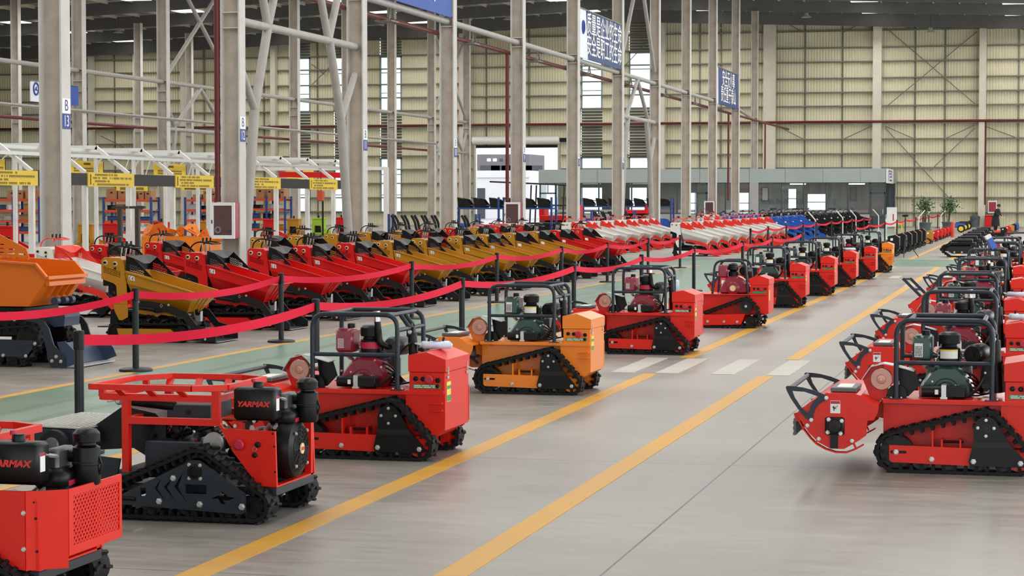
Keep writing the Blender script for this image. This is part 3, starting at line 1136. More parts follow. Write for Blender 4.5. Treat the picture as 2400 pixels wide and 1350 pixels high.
def engine(t, kind):
    """single-cylinder diesel: fan cowl, tank, air cleaner, silencer, starter"""
    em = 'eng'
    cowl = [T5(x, y, -0.12) for x, y in ((556, 690), (560, 600), (600, 540), (655, 470), (700, 440), (860, 440), (915, 490), (962, 570), (986, 640), (955, 700), (880, 715), (620, 715))]
    cowl = fillet2(cowl, 0.03)
    o = MB().puff(cowl, -0.12, 0.14, 0.13, 0.05).build('fan_cowl', em, t, smooth=50)
    cx, cz = T5(772, 640, -0.12)
    g = MB()
    for k in range(3):
        g.tube([(cx + (0.05 + 0.025 * k) * cos(2 * pi * i / 24), -0.174, cz + (0.05 + 0.025 * k) * sin(2 * pi * i / 24)) for i in range(24)], 0.006, 5, True)
    g.build('cowl_rings', em, o)
    for x, y in ((662, 562), (927, 517), (565, 557), (845, 590)):
        p = T5(x, y, -0.16)
        bolt_at(o, p[0], -0.165 if x != 565 else -0.13, p[1], 0.009)
    # crankcase and small fittings behind the cowl
    c = MB()
    c.cbox(cx - 0.16, cx + 0.17, 0.1, 0.28, 0.53, 0.74, 0.02)
    c.cbox(cx - 0.06, cx + 0.1, 0.02, 0.2, 0.7, 0.86, 0.015)
    for k in range(5):
        c.box(cx - 0.08, cx + 0.12, 0.0, 0.22, 0.72 + k * 0.03, 0.728 + k * 0.03)
    c.build('engine_block', 'dark_steel', t)
    f = MB()
    r = random.Random(4)
    for k in range(14):
        x, z = r.uniform(cx - 0.2, cx + 0.26), r.uniform(0.56, 0.88)
        q = r.uniform(0.008, 0.022)
        f.cyl((x, -0.06, z), (x + r.uniform(-0.05, 0.05), 0.05, z + r.uniform(-0.05, 0.05)), q, 6)
    f.build('fittings', 'steel', t)
    w = MB()
    for k in range(6):
        z = 0.56 + 0.03 * k
        w.tube(fillet([(cx + 0.1, -0.05, z), (cx + 0.2, -0.1, z - 0.03), (cx + 0.26, -0.06 + 0.03 * k, 0.54), (cx + 0.32, 0.0, 0.55)], 0.05), 0.007, 5)
    w.build('wiring', 'black', t)
    # fuel tank
    a, z1 = T5(512, 200, -0.1)
    e, z0 = T5(650, 400, -0.1)
    tk = MB().cbox(a - 0.008, e + 0.008, -0.1, 0.16, z0, z1, 0.018).build('fuel_tank', em, t, smooth=42)
    MB().lathe([(0.03, 0), (0.03, 0.03), (0.025, 0.035)], ((a + e) / 2 + 0.02, 0.02, z1), (0, 0, 1), 14).build('filler_cap', 'black', tk)
    lx, lz = T5(553, 315, -0.1)
    s = sticker(tk, 'label', lx, lz, 0.06, 0.1, -0.1015, 'paper' if kind == 'green' else 'eng_dark')
    lines_on(s, 'print', lx - 0.025, lx + 0.025, lz - 0.045, lz + 0.03, 7, -0.1035, 'ink' if kind == 'green' else 'paper', 3)
    # air cleaner: bowl, neck, cap
    ax, _ = T5(792, 330, -0.02)
    zb = T5(792, 490, -0.02)[1]
    zt = T5(792, 165, -0.02)[1]
    hh = zt - zb
    ac = MB().lathe([(0.06, 0), (0.075, 0.02), (0.078, hh * 0.32), (0.08, hh * 0.6), (0.06, hh * 0.64), (0.055, hh * 0.7), (0.078, hh * 0.72), (0.08, hh * 0.93), (0.06, hh * 0.985), (0.03, hh)],
                    (ax, -0.02, zb), (0, 0, 1), 24).build('air_cleaner', 'black', t)
    if kind == 'green':
        l = MB()
        z0, z1 = zb + hh * 0.36, zb + hh * 0.58
        vs, fs = [], []
        for k in range(9):
            aa = -pi / 2 + (k - 4) * 0.22
            vs += [(ax + 0.0812 * cos(aa), -0.02 + 0.0812 * sin(aa), z0), (ax + 0.0812 * cos(aa), -0.02 + 0.0812 * sin(aa), z1)]
            if k:
                fs.append((2 * k - 2, 2 * k, 2 * k + 1, 2 * k - 1))
        l.add(vs, fs).build('label', 'paper', ac)
        l = MB()
        vs, fs = [], []
        for k in range(9):
            aa = -pi / 2 + (k - 4) * 0.22
            vs += [(ax + 0.0818 * cos(aa), -0.02 + 0.0818 * sin(aa), z1 - 0.012), (ax + 0.0818 * cos(aa), -0.02 + 0.0818 * sin(aa), z1)]
            if k:
                fs.append((2 * k - 2, 2 * k, 2 * k + 1, 2 * k - 1))
        l.add(vs, fs).build('label_stripe', 'sticker_yellow', ac)
    else:
        MB().lathe([(0.0815, 0), (0.0815, 0.05)], (ax, -0.02, zb + hh * 0.4), (0, 0, 1), 20).build('label', 'sticker_red', ac)
    for s in (-1, 1):
        MB().box(ax + s * 0.078, ax + s * 0.086, -0.03, -0.01, zb + hh * 0.55, zb + hh * 0.75).build('clip', 'zinc', ac, smooth=0)
    # silencer
    mx, mz = T5(975, 340, -0.02)
    sl = MB().lathe([(0.02, -0.01), (0.06, -0.01), (0.066, 0.0), (0.074, 0.012), (0.074, 0.17), (0.06, 0.19), (0.01, 0.19)], (mx, -0.04, mz), (0.35, 0.94, 0), 24).build('silencer', 'black' if kind == 'green' else 'dark_steel', t)
    MB().cyl((mx - 0.01, -0.07, mz - 0.005), (mx, -0.03, mz), 0.02, 12).build('silencer_boss', 'black', sl)
    if kind != 'green':
        MB().tube(fillet([(mx - 0.02, -0.05, mz), (mx - 0.08, -0.07, mz + 0.02), (mx - 0.1, -0.07, mz + 0.2)], 0.06), 0.026, 10).build('exhaust_pipe', 'black', sl)
        MB().tube([(mx - 0.1, -0.07, mz + 0.19), (mx - 0.104, -0.07, mz + 0.27)], 0.028, 12).build('exhaust_tip', 'chrome', sl)
    # starter / hydraulic pump with silver bracket
    x0, z1 = T5(580, 598, -0.3)
    x1, z0 = T5(922, 688, -0.3)
    st = MB()
    st.cyl((x0, -0.28, (z0 + z1) / 2), (x0 + (x1 - x0) * 0.46, -0.28, (z0 + z1) / 2), (z1 - z0) / 2, 14)
    st.cbox(x0 + (x1 - x0) * 0.52, x1, -0.32, -0.22, z0, z1, 0.008)
    st.build('actuator', 'black', t)
    bx, _ = T5(752, 600, -0.3)
    br = MB().box(bx - 0.017, bx + 0.017, -0.33, -0.2, 0.525, z1 + 0.01)
    br.box(bx - 0.024, bx + 0.026, -0.335, -0.19, 0.525, 0.54)
    br.build('actuator_bracket', 'zinc', t, smooth=0)
    sticker(t, 'actuator_label', T5(696, 643, -0.3)[0], (z0 + z1) / 2, 0.024, 0.034, -0.327)
    MB().cyl((bx + 0.03, -0.3, 0.535), (bx + 0.07, -0.3, 0.535), 0.007, 6).build('hose_joint', 'brass', t)
    MB().tube(fillet([(bx + 0.06, -0.3, 0.535), (bx + 0.16, -0.3, 0.535), (bx + 0.24, -0.24, 0.6), (bx + 0.27, -0.15, 0.66)], 0.08), 0.011, 8).build('hydraulic_hose', 'black', t)

def side_gear(t, s):
    """track, rollers, side beam and drive bracket of one side; s = -1 near, 1 far"""
    yo = s * 0.455
    yi = s * 0.285
    ya, yb = min(yo, yi), max(yo, yi)
    C = [(-0.625, 0.15, 0.125), (0.2, 0.105, 0.08), (0.235, 0.11, 0.08), (0.0, 0.34, 0.098)]
    C = [(x, z, r) for x, z, r in C] + [(-0.5, 0.1, 0.075), (-0.25, 0.1, 0.075)]
    tr = track_mesh(C, ya, yb, 0.024, 0.013, 0.074, 0.034).build('track', 'rubber', t, smooth=0)
    wheel_mesh(-0.625, 0.15, 0.118, ya + 0.03, yb - 0.03, 22, 5).build('idler_wheel', 'black', t)
    sp = MB()
    sp.lathe([(0.02, 0), (0.075, 0), (0.075, 0.1), (0.02, 0.1)], (0, min(yo - s * 0.05, yo - s * 0.15), 0.34), (0, 1, 0), 18)
    for k in range(10):
        a = 2 * pi * k / 10
        sp.bar((cos(a) * 0.07, yo - s * 0.1, 0.34 + sin(a) * 0.07), (cos(a) * 0.095, yo - s * 0.1, 0.34 + sin(a) * 0.095), 0.028, 0.09, (0, 1, 0))
    sp.build('sprocket', 'black', t)
    for x in (-0.45, -0.26, -0.06, 0.12):
        wheel_mesh(x, 0.085, 0.062, ya + 0.03, yb - 0.03, 16).build('roller', 'black', t)
    wheel_mesh(0.225, 0.108, 0.078, ya + 0.03, yb - 0.03, 18).build('roller', 'red', t)
    y0, y1 = (yo - s * 0.012, yo + s * 0.006)
    beam = [T5(x, y) for x, y in ((326, 1078), (975, 1088), (975, 1228), (345, 1215), (326, 1195))]
    slot = fillet2([T5(x, y) for x, y in ((335, 1122), (462, 1122), (462, 1144), (335, 1144))], 0.01)
    MB().plate(beam, y0, y0 - s * 0.03, 'y', [slot]).build('side_beam', 'red', t, smooth=0)
    br = [T5(x, y) for x, y in ((985, 925), (1010, 860), (1050, 835), (1110, 835), (1150, 862), (1180, 905), (1255, 1035), (1375, 1165), (1390, 1195), (1375, 1228), (960, 1228), (948, 1190), (985, 1035))]
    MB().plate(br, y1, y0 - s * 0.002, 'y').build('drive_bracket', 'black', t, smooth=0)
    bs = [T5(x, y) for x, y in ((985, 1035), (1255, 1035), (1290, 1078), (978, 1078))]
    MB().plate(bs, y1, y1 + s * 0.003, 'y').build('bracket_fold', 'charcoal', t, smooth=0)
    MB().lathe([(0.0, 0.012), (0.02, 0.012), (0.022, 0.006), (0.036, 0.006), (0.038, 0.0), (0.044, 0.0)], (0, y1, 0.338), (0, s, 0), 20).build('hub', 'charcoal', t)
    ax = 'y-' if s < 0 else 'y+'
    for x, y, r in ((1080, 860, 0.011), (1080, 985, 0.011), (1017, 922, 0.011), (1142, 922, 0.011), (1081, 922, 0.01), (985, 1190, 0.018), (1348, 1195, 0.018), (660, 1183, 0.018), (380, 1133, 0.018)):
        u, v = T5(x, y)
        bolt_at(t, u, y1 if x > 900 else y0, v, r, ax)
    ts = MB()
    for x in (738, 882, 665):
        u, v = T5(x, 1080)
        ts.box(u - 0.006, u + 0.006, min(yo - s * 0.02, yo - s * 0.14), max(yo - s * 0.02, yo - s * 0.14), v - 0.01, v + (0.05 if x != 665 else 0.12))
    ts.build('gusset', 'red', t, smooth=0)
    a, z = T5(745, 1045)
    e, _ = T5(905, 1045)
    MB().cyl((a, yo - s * 0.06, z), (e, yo - s * 0.06, z), 0.009, 8).build('tension_rod', 'black', t)

def make_mulcher(kind):
    t = thing('tracked_mulcher')
    for s in (-1, 1):
        side_gear(t, s)
    # tub between the tracks
    tub = [T5(x, y) for x, y in ((265, 735), (1560, 735))]
    x0 = tub[0][0]
    XR = 0.405
    MB().plate([(x0, 0.515), (x0, 0.21), (x0 + 0.12, 0.16), (0.3, 0.16), (XR, 0.24), (XR, 0.515)], -0.28, 0.28, 'y').build('hull', 'red', t, smooth=0)
    d = MB()
    d.cbox(x0, 0.4, -0.36, 0.36, 0.512, 0.522, 0.003)
    d.box(x0, 0.4, -0.36, -0.352, 0.49, 0.515)
    d.box(x0, 0.4, 0.352, 0.36, 0.49, 0.515)
    d.build('deck_plate', 'red', t, smooth=0)
    # control cabinet
    cx0 = 0.125
    cab = MB().cbox(cx0, XR, -0.335, 0.335, 0.22, 0.66, 0.006).build('control_cabinet', 'red', t, smooth=0)
    MB().plate([(0.1, 0.5), (XR + 0.003, 0.5), (XR + 0.003, 0.24), (XR - 0.05, 0.19), (0.1, 0.19)], -0.345, -0.33, 'y').build('side_skirt', 'red', t, smooth=0)
    MB().plate([(0.1, 0.5), (XR + 0.003, 0.5), (XR + 0.003, 0.24), (XR - 0.05, 0.19), (0.1, 0.19)], 0.33, 0.345, 'y').build('side_skirt', 'red', t, smooth=0)
    MB().plate([(cx0 - 0.006, 0.662), (XR + 0.006, 0.662), (XR + 0.006, 0.755), (0.262, 0.81), (cx0 - 0.006, 0.785)], -0.342, 0.342, 'y').build('cabinet_lid', 'red', t, smooth=0)
    for z in (0.37, 0.425):
        MB().plate([(XR - 0.01, z), (XR - 0.12, z), (XR - 0.01, z + 0.014)], -0.39, -0.34, 'y').build('fin', 'red', t, smooth=0)
    for y in (-0.28, 0.26):
        la = MB().box(XR + 0.005, XR + 0.014, y - 0.008, y + 0.008, 0.64, 0.7)
        la.box(XR + 0.004, XR + 0.012, y - 0.018, y + 0.018, 0.61, 0.63)
        la.build('latch', 'zinc', t, smooth=0)
    for x, z, r, m, nm in ((0.178, 0.61, 0.018, 'black', 'socket'), (0.235, 0.608, 0.018, 'black', 'socket'), (0.35, 0.6, 0.019, 'black', 'socket'), (0.347, 0.555, 0.015, 'black', 'key_cap')):
        MB().lathe([(r, 0), (r, 0.012), (r * 0.6, 0.016), (r * 0.55, 0.008), (0.002, 0.008)], (x, -0.335, z), (0, -1, 0), 14).build(nm, m, t)
    MB().lathe([(0.02, 0), (0.02, 0.012), (0.032, 0.014), (0.034, 0.03), (0.026, 0.037), (0.002, 0.038)], (0.285, -0.335, 0.606), (0, -1, 0), 18).build('stop_button', 'sticker_red', t)
    gs = sticker(t, 'green_label', 0.262, 0.552, 0.215, 0.03, -0.337, 'sticker_green')
    lines_on(gs, 'print', 0.165, 0.36, 0.54, 0.564, 2, -0.339, 'paper', 5)
    s2 = sticker(t, 'rear_label', XR + 0.001, 0.51, 0.11, 0.15, -0.24, 'sticker_yellow', 'x')
    MB().box(XR + 0.003, XR + 0.004, -0.29, -0.19, 0.44, 0.485).build('rear_label_green', 'sticker_green', s2, smooth=0)
    MB().box(XR + 0.003, XR + 0.004, -0.29, -0.19, 0.53, 0.556).build('rear_label_green', 'sticker_green', s2, smooth=0)
    # roll cage
    xa, xb, zt = -0.636, 0.036, 1.087
    for s in (-1, 1):
        y = s * 0.345
        MB().tube(fillet([(xa, y, 0.52), (xa, y, zt), (xb, y, zt), (xb, y, 0.52)], 0.11, 6), 0.0185, 10).build('cage_hoop', 'slate', t)
        MB().cyl((xa, y, 0.782), (xb, y, 0.782), 0.0165, 10).build('cage_rail', 'slate', t)
        for x in (xa, xb):
            MB().cbox(x - 0.05, x + 0.05, y - 0.03, y + 0.03, 0.522, 0.528, 0.002).build('foot_plate', 'slate', t, smooth=0)
            for q in (-0.036, 0.036):
                bolt_at(t, x + q, y, 0.528, 0.008, 'z+')
    for x, z in ((xa + 0.09, zt - 0.003), (xb - 0.06, zt - 0.005), (xb, 0.97)):
        MB().cyl((x, -0.345, z), (x, 0.345, z), 0.0165, 10).build('cage_crossbar', 'slate', t)
    for y in (-0.06, 0.06):
        MB().cyl((xb - 0.07, y, zt - 0.005), (xb + 0.01, y, 0.975), 0.0165, 10).build('cage_stay', 'slate', t)
    ram = MB().cyl((0.07, 0.0, 0.55), (0.05, 0, 0.93), 0.036, 14)
    ram.cyl((0.05, 0, 0.9), (0.03, 0, 1.0), 0.02, 10)
    ram.cbox(0.01, 0.07, -0.03, 0.03, 0.9, 0.98, 0.008)
    ram.build('lift_ram', 'black', t)
    bolt_at(t, 0.04, -0.032, 0.94, 0.016)
    MB().tube(fillet([(0.06, -0.05, 0.86), (-0.02, -0.12, 0.8), (-0.05, -0.1, 0.62), (-0.1, -0.08, 0.55)], 0.1), 0.009, 6).build('ram_hose', 'black', t)
    engine(t, kind)
    # belt drive
    px, pz = T5(262, 552, -0.36)
    pu = MB().lathe([(0.012, -0.012), (0.03, -0.01), (0.034, 0.0), (0.074, 0.0), (0.078, 0.006), (0.07, 0.02), (0.078, 0.034), (0.07, 0.048), (0.078, 0.06), (0.02, 0.06)], (px, -0.36, pz), (0, 1, 0), 28).build('belt_pulley', 'copper_disc', t)
    MB().lathe([(0.022, 0), (0.022, 0.004), (0.012, 0.006), (0.01, 0.016), (0.002, 0.016)], (px, -0.36, pz), (0, -1, 0), 12).build('pulley_nut', 'brass', pu)
    MB().cyl((px, -0.3, pz), (px, 0.2, pz), 0.02, 10).build('pulley_shaft', 'steel', t)
    arm = [T5(x, y, -0.28) for x, y in ((110, 545), (205, 430), (235, 425), (300, 470), (330, 560), (300, 690), (215, 740), (180, 720))]
    MB().plate(arm, -0.27, -0.255, 'y').build('pulley_arm', 'red', t, smooth=0)
    gp = [T5(x, y, -0.3) for x, y in ((380, 455), (520, 475), (560, 600), (470, 690), (270, 700), (300, 640), (400, 600))]
    MB().plate(gp, -0.24, -0.23, 'y').build('belt_guard', 'black', t, smooth=0)
    top = [T5(x, y, -0.3) for x, y in ((110, 555), (180, 450), (280, 425), (370, 440), (520, 480))]
    g = MB()
    for (u0, v0), (u1, v1) in zip(top, top[1:]):
        g.bar((u0, -0.26, v0), (u1, -0.26, v1), 0.16, 0.006, (0, 0, 1))
    g.build('belt_cover', 'steel', t, smooth=0)
    w2 = T5(385, 670, -0.3)
    MB().lathe([(0.01, 0), (0.07, 0), (0.07, 0.04), (0.01, 0.04)], (w2[0], -0.29, w2[1]), (0, 1, 0), 20).build('drive_pulley', 'black', t)
    # ---- flail head
    YD = 0.6
    D = lambda x, y: T6(x, y, -0.6)
    side = [D(x, y) for x, y in ((610, 455), (965, 455), (1060, 480), (1170, 570), (1300, 585), (1300, 640), (1285, 700), (1240, 795), (1155, 800), (1140, 1000), (1040, 1075), (850, 1190), (670, 1190), (510, 1110), (380, 985), (290, 850), (240, 770), (232, 715), (300, 640), (430, 600))]
    for s in (-1, 1):
        MB().plate(side, s * YD, s * (YD - 0.012), 'y').build('head_side', 'red', t, smooth=0)
    top = [D(x, y) for x, y in ((232, 715), (430, 560), (610, 455), (965, 455), (1060, 480), (1170, 570), (1290, 600))]
    g = MB()
    for (u0, v0), (u1, v1) in zip(top, top[1:]):
        g.bar((u0, 0, v0), (u1, 0, v1), 2 * YD - 0.03, 0.01, (0, 0, 1))
    g.build('head_cover', 'red', t, smooth=0)
    cx, cz = D(725, 885)
    MB().cyl((cx, -YD + 0.02, cz), (cx, YD - 0.02, cz), 0.07, 16).build('flail_rotor', 'charcoal', t)
    fl = MB()
    for k in range(22):
        y = -YD + 0.06 + k * 0.051
        a = k * 2.4
        fl.bar((cx + 0.06 * cos(a), y, cz + 0.06 * sin(a)), (cx + 0.15 * cos(a), y, cz + 0.15 * sin(a)), 0.03, 0.03, (0, 1, 0))
    fl.build('flail_blade', 'dark_steel', t, smooth=0)
    bk = MB().cbox(cx - 0.068, cx + 0.068, -YD - 0.02, -YD, cz - 0.065, cz + 0.065, 0.012)
    bk.lathe([(0.05, 0), (0.048, 0.03), (0.04, 0.04), (0.002, 0.042)], (cx, -YD - 0.018, cz), (0, -1, 0), 20)
    x0, z0 = D(665, 1185)
    x1, z1 = D(768, 970)
    bk.box(x0, x1, -YD - 0.012, -YD, z0, z1)
    bk.build('bearing_block', 'black', t)
    for x, y in ((645, 795), (820, 810), (633, 968), (805, 980), (612, 508), (413, 808), (362, 885), (515, 1060), (955, 1075)):
        u, v = D(x, y)
        bolt_at(t, u, -YD - (0.02 if 600 < x < 830 and y > 700 else 0.012), v, 0.014)
    for s in (-1, 1):
        hp = [D(x, y) for x, y in ((68, 375), (85, 358), (180, 360), (300, 375), (450, 410), (590, 465), (635, 500), (632, 535), (590, 545), (520, 590), (465, 660), (440, 740), (438, 825), (410, 835), (330, 775), (230, 660), (140, 530), (85, 430))]
        hh = [D(x, y) for x, y in ((160, 425), (320, 432), (500, 490), (420, 590), (375, 705), (350, 712), (270, 630), (190, 510))]
        MB().plate(hp, s * (YD + 0.014), s * (YD + 0.002), 'y', [hh]).build('handle_plate', 'slate', t, smooth=0)
    u, v = D(120, 397)
    MB().cyl((u, -YD - 0.01, v), (u, YD + 0.01, v), 0.017, 12).build('handle_rod', 'slate', t)
    for s in (-1, 1):
        sk = [D(x, y) for x, y in ((215, 720), (245, 830), (310, 945), (400, 1060), (480, 1135), (600, 1200), (740, 1240), (880, 1240), (1000, 1190), (1100, 1130))]
        g = MB()
        for (u0, v0), (u1, v1) in zip(sk, sk[1:]):
            g.bar((u0, s * (YD - 0.03), v0), (u1, s * (YD - 0.03), v1), 0.05, 0.01, (0, 0, 1))
        g.build('skid', 'red', t, smooth=0)
        for q in (((330, 890), (290, 945)), ((520, 1050), (470, 1120)), ((960, 1080), (1000, 1170))):
            (a0, c0), (a1, c1) = [D(*p) for p in q]
            MB().bar((a0, s * (YD - 0.006), c0), (a1, s * (YD - 0.006), c1), 0.012, 0.04, (0, 1, 0)).build('skid_tab', 'red', t, smooth=0)
    (a0, c0), (a1, c1) = D(650, 440), D(1000, 440)
    bx = MB().cbox(a0, a1, -0.52, -0.1, c0, c0 + 0.03, 0.004).build('tool_tray', 'dark_steel', t, smooth=0)
    MB().box(a0 + 0.04, a1 - 0.04, -0.46, -0.16, c0 + 0.03, c0 + 0.032).build('instruction_sheet', 'paper', bx, smooth=0)
    u, v = D(730, 628)
    s = sticker(t, 'warning_sign', u, v, 0.07, 0.09, -YD - 0.0005)
    MB().box(u - 0.033, u + 0.033, -YD - 0.003, -YD - 0.001, v + 0.022, v + 0.042).build('warning_band', 'sticker_red', s, smooth=0)
    pi_ = MB()
    pi_.bar((u - 0.015, -YD - 0.002, v - 0.015), (u + 0.02, -YD - 0.002, v + 0.01), 0.002, 0.014, (0, -1, 0.1))
    pi_.bar((u - 0.012, -YD - 0.002, v + 0.008), (u - 0.008, -YD - 0.002, v - 0.028), 0.002, 0.006, (1, 0, 0))
    pi_.bar((u - 0.02, -YD - 0.002, v - 0.002), (u + 0.006, -YD - 0.002, v - 0.012), 0.002, 0.006, (0, 0, 1))
    pi_.build('pictogram', 'ink', s, smooth=0)
    ch = MB()
    u, v = D(185, 800)
    for k in range(26):
        y = -YD + 0.03 + k * 0.046
        for j in range(6):
            ch.box(u - 0.008 - 0.004 * (j % 2), u + 0.008, y - 0.006 - 0.006 * (j % 2), y + 0.006 + 0.006 * (j % 2), v - 0.02 * j - 0.02, v - 0.02 * j)
    o = ch.build('chain_curtain', 'dark_steel', t, smooth=0)
    o['kind'] = 'stuff'
    (a0, c0), (a1, c1) = D(1150, 620), T5(300, 800)
    for y in (-0.22, 0.22):
        MB().plate([(a0, c0 + 0.03), (a1, 0.5), (a1, 0.36), (a0 + 0.02, c0 - 0.1)], y - 0.012, y + 0.012, 'y').build('lift_arm', 'red', t, smooth=0)
    return t

for k, c in (('green', 'bottle_green'), ('maroon', 'maroon')):
    pass
MATS['eng'] = MATS['bottle_green'].copy()
MATS['eng'].name = 'eng'
MATS['eng_dark'] = MATS['maroon'].copy()
MATS['eng_dark'].name = 'eng_dark'
P_GREEN = make_mulcher('green')
P_MAROON = make_mulcher('maroon')
GMAP = {'eng': 'bottle_green'}
MMAP = {'eng': 'maroon'}
TINY = ('bolt', 'print', 'wiring', 'fittings', 'cowl_rings', 'actuator_label', 'hose_joint', 'clip', 'key_cap', 'pictogram', 'foot_plate', 'latch', 'pulley_nut', 'chain_curtain')

def put_mulcher(kind, px, py, label, body=None, dx=0.0, rz=0.0, far=False):
    p = G(px, py) + Vector((dx, 0.455, 0))
    mm = dict(GMAP if kind == 'green' else MMAP)
    if body:
        mm['red'] = body
    o = copy_tree(P_GREEN if kind == 'green' else P_MAROON, (p.x, p.y, 0), rz, mm, TINY if far else ())
    return tag(o, label, 'mulcher', 'tracked mulchers')

M = {}
M['c'] = put_mulcher('maroon', 911, 1080, 'red tracked mulcher with maroon engine, just beyond the red basket carrier')
M['d'] = put_mulcher('green', 1285, 926, 'orange tracked mulcher with green engine, nearer of the two orange ones', 'orange')
M['e'] = put_mulcher('maroon', 1549, 832, 'red tracked mulcher with maroon engine, directly beyond the near orange one')
M['g'] = put_mulcher('green', 1833, 722, 'red tracked mulcher with green engine, seventh machine along the aisle row', far=True)
M['h'] = put_mulcher('green', 1907, 694, 'red tracked mulcher, first of the three overlapping ones past the seventh machine', far=True)
M['i'] = put_mulcher('green', 1962, 673, 'red tracked mulcher, middle of the three overlapping ones before the far orange one', far=True)
M['j'] = put_mulcher('maroon', 2012, 655, 'red tracked mulcher directly before the far orange one', far=True)
M['k'] = put_mulcher('green', 2055, 639, 'far small orange tracked mulcher, last before the black machines', 'orange', far=True)

# second aisle row, at the picture's other side
def row2(inv, dx, kind, label, body=None, far=False):
    y = 15.3 * inv
    p0 = G(2310, 1115)
    mm = dict(GMAP if kind == 'green' else MMAP)
    if body:
        mm['red'] = body
    o = copy_tree(P_GREEN if kind == 'green' else P_MAROON, (p0.x + dx, p0.y * inv + 0.455, 0), 0.0, mm, TINY if far else ())
    return tag(o, label, 'mulcher', 'tracked mulchers')
N = []
N.append(row2(1.0, 0.0, 'green', 'nearest red mulcher of the far-side row, green engine and white warning sign'))
N.append(row2(1.32, -0.08, 'maroon', 'red mulcher with maroon engine right behind the nearest one of the far-side row'))
N.append(row2(1.64, -0.18, 'green', 'third red mulcher of the far-side row, green engine'))
N.append(row2(2.06, -0.2, 'maroon', 'fourth red mulcher of the far-side row', far=True))
N.append(row2(2.45, -0.26, 'green', 'fifth red mulcher of the far-side row, a blue box on its cage', far=True))
N.append(row2(2.85, -0.14, 'green', 'orange mulcher of the far-side row, partly hidden', 'orange', far=True))
N.append(row2(3.2, -0.2, 'maroon', 'seventh mulcher of the far-side row, mostly hidden', far=True))
N.append(row2(3.7, 0.0, 'green', 'last mulcher of the far-side row before the black crawlers', far=True))

for ch in list(KIDS[N[3].name]):
    if ch.name.split('.')[0] in ('handle_plate', 'handle_rod'):
        KIDS[N[3].name].remove(ch)
        bpy.data.objects.remove(ch)
ra = MB().bar((-1.12, -0.5, 0.5), (-1.42, -0.5, 0.8), 0.05, 0.04).bar((-1.02, -0.4, 0.5), (-1.32, -0.4, 0.8), 0.05, 0.04)
ra.bar((-1.4, -0.5, 0.79), (-1.32, -0.4, 0.79), 0.04, 0.03)
ra.bar((-1.26, -0.5, 0.64), (-1.17, -0.4, 0.64), 0.04, 0.03)
ra.build('raised_arm', 'slate', N[3], smooth=0)
N[3]['label'] = 'fourth red mulcher of the far-side row, slim arm raised at its head'
